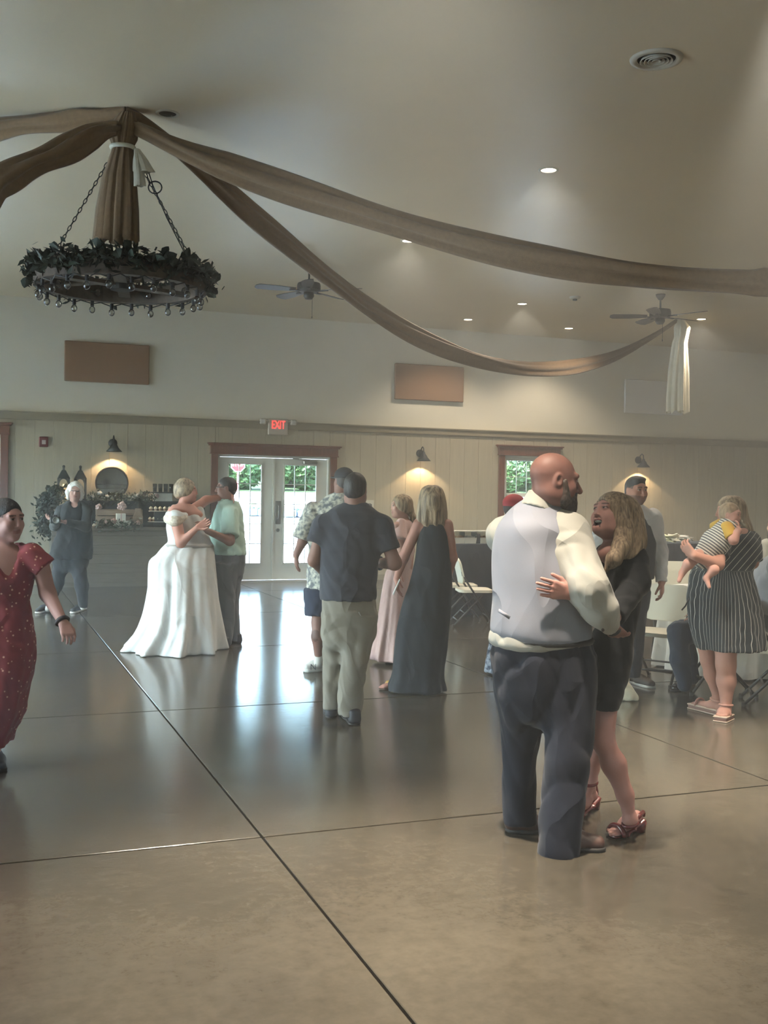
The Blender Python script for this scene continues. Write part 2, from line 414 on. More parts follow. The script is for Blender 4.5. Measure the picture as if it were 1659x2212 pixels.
for h in (DOOR, WIN, WL): portal(((h[0]+h[1])/2, YW+.17, (h[2]+h[3])/2), (-math.pi/2, 0, 0), h[1]-h[0], h[3]-h[2])
# ================================================================== OUTDOORS (seen through the door and the windows)
M_gravel = mat('pale_gravel', (214, 216, 216), 0.9, var=0.06, scale=2, coord='World')
M_grass = mat('lawn_grass', (48, 70, 30), 0.9, var=0.2, scale=4, coord='World')
M_leaf1 = mat('tree_leaf', (42, 70, 28), 0.6, var=0.25, scale=2.5, coord='World')
M_leaf2 = mat('pale_tree_leaf', (60, 88, 38), 0.6, var=0.25, scale=2.5, coord='World')
M_bark = mat('bark', (90, 80, 70), 0.9, var=0.2, scale=6)
def gz(y): return 0.0 if y < 26 else (y-26)*0.055
ys_ = [YW+.18, 22, 26, 34, 42, 50, 58, 66, 80]
m = MB()
for i in range(len(ys_)-1):
    a, b = ys_[i], ys_[i+1]; m.add([(-60, a, gz(a)-.02), (90, a, gz(a)-.02), (90, b, gz(b)-.02), (-60, b, gz(b)-.02)], [(0, 1, 2, 3)])
tag(m.build('ground', M_gravel), 'sunlit pale gravel yard outside the glass doors', kind='structure')
tag(MB().box((5, YW+.75, -.03), (12, .5, .04)).build('lawn_strip', M_grass), 'strip of green lawn outside the glass doors', kind='structure')
tag(MB().add([(-80, -30, -.1), (XL-.2, -30, -.1), (XL-.2, YW+.18, -.1), (-80, YW+.18, -.1)], [(0, 1, 2, 3)]).build('side_yard', M_gravel), 'pale yard along the side of the hall', kind='structure')
tag(MB().add([(XL-.2, -40, -.1), (40, -40, -.1), (40, YF-.2, -.1), (XL-.2, YF-.2, -.1)], [(0, 1, 2, 3)]).build('front_yard', M_gravel), 'pale yard in front of the hall', kind='structure')
m = MB()
for i in range(5): m.add([(-60, 55+i*.01, gz(55)), (90, 55+i*.01, gz(55)), (90, 80, gz(80)+.3), (-60, 80, gz(80)+.3)], [(0, 1, 2, 3)]) if i == 0 else None
tag(m.build('far_grass', M_grass), 'far grass bank under the trees', kind='structure')
_lf = [MB().add([(-.5, 0, 0), (0, -.12, .3), (.5, 0, 0), (0, .12, -.3)], [(0, 1, 2, 3)])]
def tree(p, h, rx, lm, label, n=2600, seed=1):
    rnd = random.Random(seed); r = thing('leafy_tree', p, label, 'tree', 'trees beyond the yard')
    MB().tube([p, (p[0]+.1, p[1], p[2]+h*.35), (p[0]-.1, p[1], p[2]+h*.7)], [.12, .1, .05], 8).build('trunk', M_bark, r, smooth=True)
    cr = MB(); blobs = [(rnd.uniform(-.6, .6)*rx, rnd.uniform(-.5, .5)*rx, h*rnd.uniform(.08, .85), rnd.uniform(.4, .65)*rx) for _ in range(14)]
    for _ in range(n):
        b = rnd.choice(blobs); d = Vector((rnd.gauss(0, 1), rnd.gauss(0, 1), rnd.gauss(0, 1))).normalized()*b[3]*rnd.uniform(.75, 1.05)
        c = Vector((p[0]+b[0], p[1]+b[1], p[2]+b[2]))+d
        u = Vector((rnd.gauss(0, 1), rnd.gauss(0, 1), rnd.gauss(0, 1))).normalized(); w = u.cross(d.normalized()); s = rnd.uniform(.25, .5)
        if w.length < .1: continue
        w.normalize()
        cr.add([c-u*s, c-w*s*.6, c+u*s, c+w*s*.6], [(0, 1, 2, 3)])
    tag(cr.build('crown', lm, r), kind='stuff')
rnd = random.Random(3)
TX = [(10, 60), (13.6, 66), (17.2, 60), (20.8, 66), (24.4, 60), (28, 66), (31.6, 60), (35.2, 66), (38.8, 60), (6.4, 66), (42.4, 66), (46, 60), (49.6, 66)]
NT = ['leftmost', 'second', 'third', 'fourth', 'fifth', 'sixth', 'seventh', 'eighth', 'ninth', 'far left', 'tenth', 'eleventh', 'twelfth']
for i, (x, y) in enumerate(TX):
    tree((x, y, gz(y)), rnd.uniform(2.9, 3.5), rnd.uniform(1.9, 2.2), M_leaf1 if i % 2 == 0 else M_leaf2, '%s leafy green tree in the row beyond the yard outside' % NT[i], seed=i)
M_shr = mat('shrub_leaf', (50, 80, 34), 0.6, var=0.3, scale=2.5, coord='World')
def shrub(p, w, h, label, seed):
    rr = random.Random(seed); r = thing('leafy_shrub', p, label, 'shrub', 'shrubs under the far trees'); MB().tube([p, (p[0], p[1], p[2]+h*.5)], [.06, .03], 6).build('stem', M_bark, r); m = MB()
    for _ in range(900):
        d = Vector((rr.gauss(0, 1), rr.gauss(0, 1), rr.gauss(0, 1))).normalized(); c = Vector((p[0]+d.x*w*rr.uniform(.7, 1), p[1]+d.y*.8*rr.uniform(.7, 1), p[2]+h*(.5+.5*d.z*rr.uniform(.75, 1)))); u = Vector((rr.gauss(0, 1), rr.gauss(0, 1), rr.gauss(0, 1))).normalized(); q = u.orthogonal().normalized(); s = rr.uniform(.14, .26)
        m.add([c-u*s, c-q*s*.6, c+u*s, c+q*s*.6], [(0, 1, 2, 3)])
    tag(m.build('leaves', M_shr if seed % 2 else M_leaf2, r), kind='stuff')
for i in range(11): x = 8.2+1.75*i; shrub((x, 56.5, gz(56.5)), 1.0, 1.9+.5*((i*7) % 3)/2, 'dense green shrub seen through the door, %d%s from the left' % (i+1, {1: 'st', 2: 'nd', 3: 'rd'}.get(i+1, 'th')), i)
for i in range(5): x = 29.5+1.75*i; shrub((x, 56.5, gz(56.5)), 1.0, 2.1+.5*((i*5) % 3)/2, 'dense green shrub seen through the window, %d%s from the left' % (i+1, {1: 'st', 2: 'nd', 3: 'rd'}.get(i+1, 'th')), i+20)
# stop sign
p = at_depth(514, 1004, 50.0)
st = thing('stop_sign', (p[0], p[1], gz(p[1])), 'red octagonal stop sign seen through the left door leaf', 'road sign')
M_sred = mat('sign_red', (130, 12, 18), 0.5, var=0.05); M_swhite = mat('sign_white', (235, 235, 230), 0.5, var=0.02)
def ngon_plate(c, r, t, n, rot): 
    vs = [(c[0]+r*math.cos(rot+2*math.pi*k/n), c[1]+dy, c[2]+r*math.sin(rot+2*math.pi*k/n)) for dy in (-t/2, t/2) for k in range(n)]
    return MB().add(vs, [tuple(range(n)), tuple(range(2*n-1, n-1, -1))]+[(k, (k+1) % n, n+(k+1) % n, n+k)[::-1] for k in range(n)])
ngon_plate(p, .36, .02, 8, math.pi/8).build('border', M_swhite, st)
ngon_plate((p[0], p[1]-.008, p[2]), .325, .02, 8, math.pi/8).build('face', M_sred, st)
tm = text_mesh('STOP', .24, 'lettering', M_swhite); to = bpy.data.objects.new('lettering', tm); COL.objects.link(to)
to.location = (p[0], p[1]-.022, p[2]); to.rotation_euler = (math.pi/2, 0, 0); attach(to, st)
MB().box((p[0], p[1]+.03, (gz(p[1])+p[2])/2), (.06, .04, p[2]-gz(p[1])+.3)).build('post', mat('sign_post', (170, 80, 80), .6), st)
# flower beds with white blooms
M_slate = mat('slate_stone', (120, 140, 175), 0.8, var=.2, scale=6, coord='World'); M_bloom = mat('white_bloom', (245, 245, 240), .7, var=.03); M_bush = mat('bed_leaf', (120, 165, 130), .7, var=.2, coord='World')
for k, (px, w) in enumerate(((541, .42), (567, .46), (622, .5), (655, .5))):
    q = at_depth(px, 1100, 40.0); g = gz(q[1])
    b = thing('flower_bed', (q[0], q[1], g), ['stone edged white flower bed, leftmost seen through the left door leaf', 'stone edged white flower bed by the centre of the double door', 'stone edged white flower bed, left one seen through the right door leaf', 'stone edged white flower bed, right one seen through the right door leaf'][k], 'flower bed', 'flower beds outside the glass door')
    MB().box((q[0], q[1], g+.12), (w*1.0, .8, .26), bev=.05).build('stone_edge', M_slate, b)
    rr = random.Random(k); mm = MB(); m2 = MB()
    for i in range(26):
        c = (q[0]+rr.uniform(-.45, .45)*w, q[1]+rr.uniform(-.3, .3), g+rr.uniform(.25, .42)); (mm if i % 3 else m2).ball(c, rr.uniform(.07, .13), 6, 4)
    mm.build('blossom', M_bloom, b); m2.build('foliage', M_bush, b)
# ================================================================== CEILING AND WALL FIXTURES
M_trimw = mat('fixture_white', (205, 198, 180), .45, var=.03)
M_lens = mat('lit_lens', (255, 244, 225), .5, emit=(255, 236, 205), estr=10.0)
M_lens_off = mat('unlit_lens', (90, 88, 82), .25, var=.1)
def downlight(x, y, label, on=True, power=200, group='recessed ceiling lights', size=125):
    t = thing('recessed_light', (x, y, ZC), label, 'light', group)
    MB().lathe([(.072, .0), (.074, -.008), (.098, -.006), (.1, 0.0)], (x, y, ZC), 28, cap=False).build('trim_ring', M_trimw, t, smooth=True)
    MB().lathe([(0, -.004), (.045, -.0045), (.072, -.003), (.072, -.0005), (0, -.0005)], (x, y, ZC), 24).build('lens', M_lens if on else M_lens_off, t)
    if on:
        l = bpy.data.lights.new('downlight_bulb', 'SPOT'); l.energy = power; l.color = (1.0, .87, .70); l.spot_size = math.radians(size); l.spot_blend = .6 if size > 90 else 1.0; l.shadow_soft_size = .07
        o = bpy.data.objects.new('downlight_bulb', l); COL.objects.link(o); o.location = (x, y, ZC-.03); attach(o, t)
    return t
DL = [((1185, 367), 'bright recessed ceiling light, nearest and largest of those lit'), ((882, 520), 'lit recessed ceiling light just under the upper tan swag'),
      ((1128, 656), 'lit recessed ceiling light left of the smoke detector'), ((1011, 690), 'lit recessed ceiling light near the back wall, leftmost of the far three'),
      ((1229, 709), 'lit recessed ceiling light low over the back wall right of centre'), ((1408, 577), 'lit recessed ceiling light half hidden by the upper right swag'),
      ((1515, 689), 'lit recessed ceiling light at the blade tip of the right ceiling fan')]
for (px, py), lb in DL:
    p = at_z(px, py, ZC); downlight(p[0], p[1], lb, power=80 if p[1] > 17 else 180)
p = at_z(362, 245, ZC); downlight(p[0], p[1], 'unlit recessed ceiling light beside the drape hub', on=False)
for x, y in ((1.6, 3.8), (4.4, 5.0), (5.1, 1.5), (1.47, -.7), (5.1, -1.5), (8.5, 9.1), (8.5, 5.85), (11.9, 9.1), (11.9, 5.85), (11.9, 12.4), (8.5, 2.6), (-2.1, 5.85), (-2.1, 9.1), (-2.1, 12.4), (14.5, 14)):
    nr = (x, y) in ((1.6, 3.8), (4.4, 5.0))
    downlight(x, y, 'recessed ceiling light outside the picture', power=1700 if nr else 150, group='recessed ceiling lights out of view', size=50 if nr else 120)

# round air vent
p = at_z(1418, 127, ZC)
v = thing('round_air_vent', tuple(p), 'round cream ceiling vent with concentric louvre rings', 'vent')
MB().lathe([(.135, -.004), (.15, -.02), (.185, -.012), (.19, 0)], p, 40, cap=False).build('flange', M_trimw, v, smooth=True)
MB().lathe([(0, -.002), (.14, -.002)], p, 32, cap=False).build('throat', mat('vent_dark', (40, 36, 28), .8), v)
for r in (.118, .09, .062, .034): MB().lathe([(r-.016, -.003), (r-.004, -.024), (r, -.022), (r-.010, -.003)], p, 36, cap=False).build('louvre_ring', M_trimw, v, smooth=True)
# smoke detector
p = at_z(1242, 641, ZC)
s = thing('smoke_detector', tuple(p), 'small white smoke detector on the ceiling', 'smoke detector')
MB().lathe([(.085, 0), (.085, -.02), (.07, -.035), (.04, -.04)], p, 24).build('base', M_trimw, s); MB().lathe([(.035, -.04), (.035, -.06), (0, -.065)], p, 16).build('sensor', mat('sensor_grey', (70, 68, 62), .5), s)

# ceiling fans
M_fanb = mat('fan_bronze', (34, 32, 32), .5, var=.2); M_blade = mat('fan_blade_wood', (74, 64, 56), .45, var=.2, scale=4, stretch=(1, 10, 1))
def fan(x, y, ang, label):
    t = thing('ceiling_fan', (x, y, ZC), label, 'ceiling fan', 'five-blade ceiling fans')
    zb = ZC-.37
    MB().lathe([(.075, 0), (.07, -.03), (.03, -.085), (.0, -.085)], (x, y, ZC), 24).build('canopy', M_fanb, t, smooth=True)
    MB().tube([(x, y, ZC-.05), (x, y, ZC-.24)], .014).build('downrod', M_fanb, t, smooth=True)
    MB().lathe([(.0, .15), (.06, .15), (.155, .13), (.165, .1), (.165, .03), (.12, .005), (.0, .0)], (x, y, zb), 32).build('motor_housing', M_fanb, t, smooth=False)
    MB().lathe([(.07, .0), (.075, -.05), (.05, -.09), (0, -.095)], (x, y, zb), 24).build('switch_housing', M_fanb, t, smooth=True)
    for k in range(5):
        a = ang+2*math.pi*k/5; c, s_ = math.cos(a), math.sin(a)
        R = Matrix.Rotation(a, 3, 'Z') @ Matrix.Rotation(math.radians(12), 3, 'X')
        pts = []; out = []
        for q in range(13):
            u = q/12; w = .055+.03*min(1, u*2); 
            if u > .9: w *= math.sqrt(max(.05, 1-((u-.9)/.1)**2*.8))
            out.append((.2+.57*u, w))
        vs = [(r_, w, dz) for r_, w in out for dz in (.004, -.004)]+[(r_, -w, dz) for r_, w in out for dz in (.004, -.004)]
        n_ = len(out); fs = []
        for q in range(n_-1):
            A = 2*q; B = 2*q+2; Cc = 2*n_+2*q; D = 2*n_+2*q+2
            fs += [(A, Cc, D, B), (A+1, B+1, D+1, Cc+1), (A, B, B+1, A+1), (Cc, Cc+1, D+1, D)]
        fs += [(0, 1, 2*n_+1, 2*n_), (2*n_-2, 4*n_-2, 4*n_-1, 2*n_-1)]
        b = MB().add([tuple(R @ Vector(v_)+Vector((x, y, zb+.03))) for v_ in vs], fs).build('blade', M_blade, t)
        MB().bar((x+.1*c, y+.1*s_, zb+.015), (x+.28*c, y+.28*s_, zb+.022), .05, .012).build('blade_iron', M_fanb, b)
    MB().tube([(x+.05, y, zb-.09), (x+.05, y, zb-.33)], .003, 5).ball((x+.05, y, zb-.34), (.008, .008, .018), 6, 5).build('pull_chain', M_fanb, t)
p = at_z(668, 575, ZC); fan(p[0], p[1], .62, 'dark five-blade ceiling fan partly behind the lower tan swag')
p = at_z(1427, 636, ZC); fan(p[0], p[1], .15, 'dark five-blade ceiling fan above the white tulle tail')

# acoustic panels
M_pb = mat('acoustic_brown', (152, 118, 90), .9, var=.06, scale=60, bump=.3, bscale=400); M_pw = mat('acoustic_cream', (244, 240, 232), .9, var=.04, scale=60, bump=.3, bscale=400)
for x0, x1, z0, z1, mm, lb in ((1.36, 2.77, 3.44, 4.12, M_pb, 'brown fabric wall panel below the greenery chandelier'), (7.34, 8.77, 3.41, 4.09, M_pb, 'brown fabric wall panel right of the exit sign'), (12.42, 13.85, 3.37, 4.06, M_pw, 'cream fabric wall panel behind the white tulle tail')):
    t = thing('acoustic_panel', ((x0+x1)/2, YW, z0), lb, 'wall panel', 'fabric acoustic panels on the back wall')
    MB().box(((x0+x1)/2, YW-.055, (z0+z1)/2), (x1-x0, .05, z1-z0), bev=.012).build('panel_face', mm, t)
    MB().box(((x0+x1)/2, YW-.015, (z0+z1)/2), (x1-x0-.2, .03, z1-z0-.2)).build('mounting_board', M_trimw, t)
# wall sconces
M_shade = mat('sconce_black', (26, 27, 30), .5, var=.1); M_inner = mat('sconce_enamel', (240, 225, 190), .5)
M_bulb = mat('sconce_bulb', (255, 220, 160), .5, emit=(255, 196, 110), estr=16)
def sconce(px, py, label):
    q = at_y(px, py, YW-.12); x, z = q[0], q[2]
    t = thing('gooseneck_sconce', (x, YW-.022, z), label, 'wall lamp', 'gooseneck wall lamps')
    MB().lathe([(.0, 0), (.075, 0), (.075, .02), (.05, .035), (0, .035)], (x, YW-.022, z+.08), 24, M=Matrix.Rotation(math.pi/2, 3, 'X')).build('backplate', M_shade, t, smooth=True)
    MB().tube([(x, YW-.05, z+.08), (x, YW-.1, z+.17), (x, YW-.16, z+.2), (x, YW-.21, z+.17), (x, YW-.22, z+.08)], .011).build('gooseneck', M_shade, t, smooth=True)
    sh = MB().lathe([(.022, .1), (.032, .06), (.06, .03), (.07, -.0), (.135, -.07), (.13, -.072), (.062, -.005), (.0, .02)], (x, YW-.22, z), 28, cap=False).build('shade', M_shade, t, smooth=True)
    MB().ball((x, YW-.22, z-.028), (.028, .028, .032), 12, 8).build('bulb', M_bulb, t, smooth=True)
    l = bpy.data.lights.new('sconce_bulb_light', 'SPOT'); l.energy = 24; l.color = (1, .72, .42); l.spot_size = math.radians(118); l.spot_blend = .25; l.shadow_soft_size = .02
    o = bpy.data.objects.new('sconce_bulb_light', l); COL.objects.link(o); o.location = (x, YW-.22, z-.068); attach(o, t)
sconce(245, 967, 'black gooseneck wall lamp over the round mirror'); sconce(911, 988, 'black gooseneck wall lamp above the woman in the black gown'); sconce(1384, 1002, 'black gooseneck wall lamp above the dark-haired man')
# exit sign with two lamp heads
e = thing('exit_sign', (5.085, YW, 2.66), 'white exit sign with red letters over the double door', 'exit sign')
M_ew = mat('exit_white', (196, 190, 176), .5, var=.03)
MB().box((5.085, YW-.06, 2.80), (.37, .06, .29), bev=.012).build('housing', M_ew, e)
tm = text_mesh('EXIT', .19, 'lettering', mat('exit_red', (255, 80, 70), .5, emit=(255, 60, 55), estr=1.3)); o = bpy.data.objects.new('lettering', tm); COL.objects.link(o)
o.location = (5.085, YW-.094, 2.83); o.rotation_euler = (math.pi/2, 0, 0); o.scale = (.66, 1.1, 1); attach(o, e)
for s in (-1, 1):
    x = 5.085+s*.285
    h = MB().box((x, YW-.08, 2.89), (.11, .07, .1), bev=.015).build('lamp_head', M_ew, e)
    MB().lathe([(.035, 0), (.035, .006), (0, .006)], (x, YW-.116, 2.89), 16, M=Matrix.Rotation(math.pi/2, 3, 'X')).build('lamp_lens', mat('lamp_lens', (220, 218, 210), .2), h)
MB().box((5.085, YW-.04, 2.93), (.6, .03, .025)).build('lamp_bar', M_ew, e)
# fire alarm
f_ = thing('fire_alarm', (1.04, YW-.03, 2.4), 'small red fire alarm box on the board siding', 'fire alarm')
MB().box((1.04, YW-.045, 2.4), (.15, .045, .17), bev=.012).build('alarm_body', mat('alarm_red', (120, 34, 38), .5), f_); MB().box((1.045, YW-.072, 2.395), (.065, .012, .07), bev=.004).build('strobe', mat('alarm_strobe', (215, 205, 205), .3), f_)
# paper notice
q = at_y(795, 1090, YW-.028)
n_ = thing('paper_notice', (q[0], YW-.026, q[2]-.08), 'white paper notice on the wall behind the grey T-shirt man', 'sign')
MB().box((q[0], YW-.026, q[2]), (.23, .004, .17)).build('sheet', mat('paper', (205, 203, 192), .8, var=.02), n_)
MB().box((q[0]+.06, YW-.0285, q[2]-.02), (.035, .002, .06)).box((q[0]+.03, YW-.0285, q[2]+.012), (.06, .002, .02)).build('printed_mark', mat('ink', (35, 35, 38), .7), n_)

# ------------------------------------------------------------------ drapery
M_burlap = mat('tan_drape', (130, 104, 74), .9, var=.12, scale=30, bump=.4, bscale=260, sheen=.3)
HUB = at_z(272, 236, ZC-.02)
def swag(pts, label, w=.085, t=.055, seed=0, folds=4):
    """gathered cloth swept along a sagging curve"""
    rnd = random.Random(seed); P = [Vector(p) for p in pts]
    # resample with Catmull-Rom
    C_ = []
    for i in range(len(P)-1):
        p0, p1, p2, p3 = P[max(i-1, 0)], P[i], P[i+1], P[min(i+2, len(P)-1)]
        for k in range(10):
            u = k/10; C_.append(.5*((2*p1)+(p2-p0)*u+(2*p0-5*p1+4*p2-p3)*u*u+(3*p1-p0-3*p2+p3)*u**3))
    C_.append(P[-1]); n = len(C_); K = 30; vs = []; fs = []
    ph = rnd.uniform(0, 6)
    for i, p in enumerate(C_):
        tn = (C_[min(i+1, n-1)]-C_[max(i-1, 0)]).normalized(); sd = tn.cross(Vector((0, 0, 1))).normalized(); up = sd.cross(tn)
        u = i/(n-1); g = .34+.66*min(1, min(u, 1-u)*5)
        for k in range(K):
            a = 2*math.pi*k/K
            f = 1+.28*math.sin(folds*a+ph+1.6*math.sin(u*5))+.1*math.sin(7*a+u*9)
            vs.append(p+sd*(math.cos(a)*t*f*g)+up*(math.sin(a)*w*f*g+.012*math.sin(u*23+a)))
    for i in range(n-1):
        for k in range(K):
            l = (k+1) % K; fs.append((i*K+k, i*K+l, (i+1)*K+l, (i+1)*K+k))
    fs.append(tuple(range(K))[::-1]); fs.append(tuple((n-1)*K+k for k in range(K)))
    o = MB().add(vs, fs).build('drape_swag', M_burlap, None, smooth=True)
    c = Vector(C_[0]); o.data.transform(Matrix.Translation(-c)); o.location = c
    return tag(o, label, 'drape', 'tan fabric swags from the ceiling hub')
def plan_curve(E, px_list):
    """points of the vertical plane through the hub and E that lie under the given pixels"""
    h = np.array(HUB); n = np.cross(np.array([E[0]-h[0], E[1]-h[1], 0]), [0, 0, 1.0]); out = []
    for px, py in px_list:
        r = ray(px, py); s = (n@(h-CAM))/(n@r); out.append(CAM+r*s)
    return out
E1 = at_z(1462, 692, ZC-.02)
c1 = plan_curve(E1, [(330, 278), (400, 335), (470, 395), (540, 458), (620, 525), (700, 592), (790, 660), (880, 716), (970, 757), (1060, 785), (1150, 798), (1240, 793), (1330, 768), (1410, 726)])
swag([HUB]+c1+[E1], 'tan swag sagging low from the hub to the white tulle tail', seed=1)
E2 = np.array([HUB[0]+10.76, HUB[1]-7.15, ZC])
c2 = plan_curve(E2, [(310, 285), (380, 318), (480, 358), (600, 402), (720, 442), (850, 482), (1000, 522), (1150, 556), (1300, 584), (1450, 601), (1600, 610), (1659, 612)])
tail2 = [tuple(q) for q in plan_curve(E2, [(1800, 604), (2000, 570)])]; end = Vector(E2)
swag([HUB-np.array([0, 0, .12])]+c2+tail2+[tuple(end)], 'upper tan swag running off the right picture edge', seed=2, w=.092)
E3 = np.array([HUB[0]-6.2, HUB[1]+4.1, ZC])
c3 = plan_curve(E3, [(200, 252), (120, 262), (0, 280), (-150, 310)]); swag([HUB]+c3+[tuple(Vector(c3[-1]).lerp(Vector(E3), .5)-Vector((0, 0, .3))), tuple(E3)], 'upper of the two tan swags running off the left picture edge', seed=3, w=.08)
E4 = np.array([HUB[0]-6.2, HUB[1]-4.1, ZC])
c4 = plan_curve(E4, [(225, 280), (150, 318), (80, 352), (0, 393), (-150, 450)]); swag([HUB-np.array([0, 0, .15])]+c4+[tuple(Vector(c4[-1]).lerp(Vector(E4), .5)-Vector((0, 0, .3))), tuple(E4)], 'lower of the two tan swags running off the left picture edge', seed=4, w=.085)
def gathered(rows, name, m, parent=None, folds=9, amp=.14, seed=0, n=72, jag=.0):
    """hanging gathered cloth: rows of (centre, half width, half depth), top to bottom"""
    rnd = random.Random(seed); vs = []; fs = []; ph = [rnd.uniform(0, 6) for _ in range(4)]
    R = []
    for i in range(len(rows)-1):
        for k in range(6):
            u = k/6; a, b = rows[i], rows[i+1]; R.append((Vector(a[0]).lerp(Vector(b[0]), u), a[1]+(b[1]-a[1])*u, a[2]+(b[2]-a[2])*u))
    R.append((Vector(rows[-1][0]), rows[-1][1], rows[-1][2]))
    rt, fw = Vector(_r0), Vector((CF[0], CF[1], 0)).normalized()
    for i, (c, w, t) in enumerate(R):
        u = i/(len(R)-1)
        for k in range(n):
            a = 2*math.pi*k/n; f = 1+amp*(.4+.6*u)*math.sin(folds*a+ph[0]+.8*math.sin(3*u+ph[1]))+amp*.5*math.sin((folds*2+1)*a+ph[2])
            dz = jag*max(0, u-.8)*5*(math.sin(4*a+ph[3])+.6*math.sin(9*a)) if jag else 0
            vs.append(c+rt*(w*f*math.cos(a))+fw*(t*f*math.sin(a))+Vector((0, 0, dz)))
    for i in range(len(R)-1):
        for k in range(n):
            l = (k+1) % n; fs.append((i*n+k, (i+1)*n+k, (i+1)*n+l, i*n+l))
    fs.append(tuple(range(n)))
    return MB().add(vs, fs).build(name, m, parent, smooth=True)
dH = depth_of(HUB)
def hp(px, py, dd=0): return at_depth(px, py, dH+dd)
tl = thing('drape_tail', tuple(hp(262, 530)), 'gathered tan drape tail hanging from the hub inside the chandelier chains', 'drape')
gathered([(hp(275, 245), .06, .06), (hp(268, 275), .115, .09), (hp(266, 300), .105, .085), (hp(265, 318), .075, .07), (hp(264, 328), .085, .07), (hp(258, 380), .125, .09), (hp(254, 450), .155, .10), (hp(252, 512), .165, .11), (hp(252, 522), .165, .11)], 'cloth', M_burlap, tl, folds=11, amp=.16, seed=5, jag=.02)
M_tulle = mat('white_tulle', (205, 200, 180), .9, var=.08, scale=20, bump=.2, bscale=90)
sa = thing('white_sash', tuple(hp(268, 320)), 'white sash knotted round the tan drape tail', 'sash')
MB().tube([hp(265, 319, 0)+(_r0*math.cos(a)*.092+np.array([CF[0], CF[1], 0])*math.sin(a)*.085) for a in [2*math.pi*k/20 for k in range(20)]], .018, 8, closed=True).build('band', M_tulle, sa, smooth=True)
gathered([(hp(296, 322, -.06), .02, .02), (hp(303, 345, -.06), .05, .03), (hp(310, 372, -.05), .075, .04)], 'bow_loop', M_tulle, sa, folds=5, amp=.25, seed=8, n=40)
gathered([(hp(295, 325, -.07), .02, .02), (hp(299, 360, -.07), .035, .03), (hp(302, 402, -.07), .04, .03)], 'bow_end', M_tulle, sa, folds=4, amp=.25, seed=9, n=40)
d1_ = depth_of(E1)
def ep(px, py, dd=0): return at_depth(px, py, d1_+dd)
t2 = thing('tulle_tail', tuple(ep(1465, 900)), 'white tulle tail hanging where the tan swag meets the ceiling', 'drape')
M_wt = mat('bright_tulle', (238, 230, 205), .9, var=.05, scale=20, bump=.2, bscale=90)
gathered([(ep(1470, 690), .06, .06), (ep(1474, 708), .13, .10), (ep(1472, 728), .11, .09), (ep(1468, 742), .12, .09), (ep(1465, 800), .165, .10), (ep(1463, 862), .185, .10), (ep(1463, 890), .185, .1)], 'cloth', M_wt, t2, folds=8, amp=.16, seed=6, jag=.025)

# ------------------------------------------------------------------ chandelier
M_oldwood = mat('weathered_wood', (92, 78, 64), .8, var=.25, scale=6, stretch=(4, 4, 4)); M_chain = mat('chain_iron', (52, 48, 42), .5, metal=.6)
M_gleaf = mat('garland_leaf', (50, 64, 54), .6, var=.25, scale=14, coord='World'); M_gleaf2 = mat('garland_leaf_pale', (74, 88, 76), .6, var=.2, scale=14, coord='World')
cc = Vector(at_depth(262, 603, dH)); RC = .665
ch = thing('ring_chandelier', tuple(cc), 'round wooden ring chandelier wrapped in green garland with glass bulbs', 'chandelier')
MB().lathe([(RC-.05, -.09), (RC+.03, -.09), (RC+.03, .06), (RC-.05, .06), (RC-.05, -.09)], cc, 48, cap=False).build('wooden_ring', M_oldwood, ch)
for k in range(3):
    a = .35+k*math.pi/3; d = Vector((math.cos(a), math.sin(a), 0)); MB().bar(cc-d*(RC-.04)+Vector((0, 0, -.05+.02*k)), cc+d*(RC-.04)+Vector((0, 0, -.05+.02*k)), .1, .03).build('spoke', M_oldwood, ch)
MB().lathe([(0, -.09), (.09, -.09), (.09, .03), (0, .05)], cc, 20).build('centre_block', M_chain, ch)
top = Vector(at_depth(268, 290, dH))
lk = MB().tube([(.011*math.cos(a), 0, .026*math.sin(a)) for a in [2*math.pi*k/10 for k in range(10)]], .004, 5, closed=True).mesh('link', M_chain, True)
va = math.atan2(_r0[1], _r0[0])
for ci, (ang, px, py) in enumerate(((math.pi+.0, 120, 545), (0.05, 413, 572), (-math.pi/2, 250, 548))):
    d = Vector((math.cos(va+ang), math.sin(va+ang), 0)); b = cc+d*(RC-.03)+Vector((0, 0, .06)) if ci < 2 else cc-Vector((CF[0], CF[1], 0))*(-RC*.9)+Vector((0, 0, .06))
    ck = thing('chain', tuple(b)); attach(ck, ch); n = int((top-b).length/.043); dr = (top-b).normalized()
    base_rot = dr.to_track_quat('Z', 'Y')
    for i in range(n):
        o = bpy.data.objects.new('link', lk); COL.objects.link(o); o.parent = ck; o.location = dr*(.043*i+.02)
        o.rotation_mode = 'QUATERNION'; o.rotation_quaternion = base_rot @ Matrix.Rotation(math.pi/2*(i % 2)+.5, 4, 'Z').to_quaternion()
q = Vector(at_depth(335, 405, dH-.1)); MB().tube([q+Vector(_r0)*.055*math.cos(a)+Vector((0, 0, .05*math.sin(a))) for a in [2*math.pi*k/16 for k in range(16)]], .006, 6, closed=True).tube([Vector(at_depth(322, 375, dH-.1)), Vector(at_depth(330, 400, dH-.1)), Vector(at_depth(360, 470, dH-.1)), Vector(at_depth(410, 568, dH-.1))], .005, 6).build('power_cord', M_black, ch, smooth=True)
vine = MB().tube([cc+Vector((math.cos(a)*(RC+.01)+.02*math.cos(7*a), math.sin(a)*(RC+.01)+.02*math.sin(7*a), .05+.03*math.sin(9*a))) for a in [2*math.pi*k/60 for k in range(60)]], .022, 6, closed=True).build('garland', M_gleaf, ch, smooth=True)
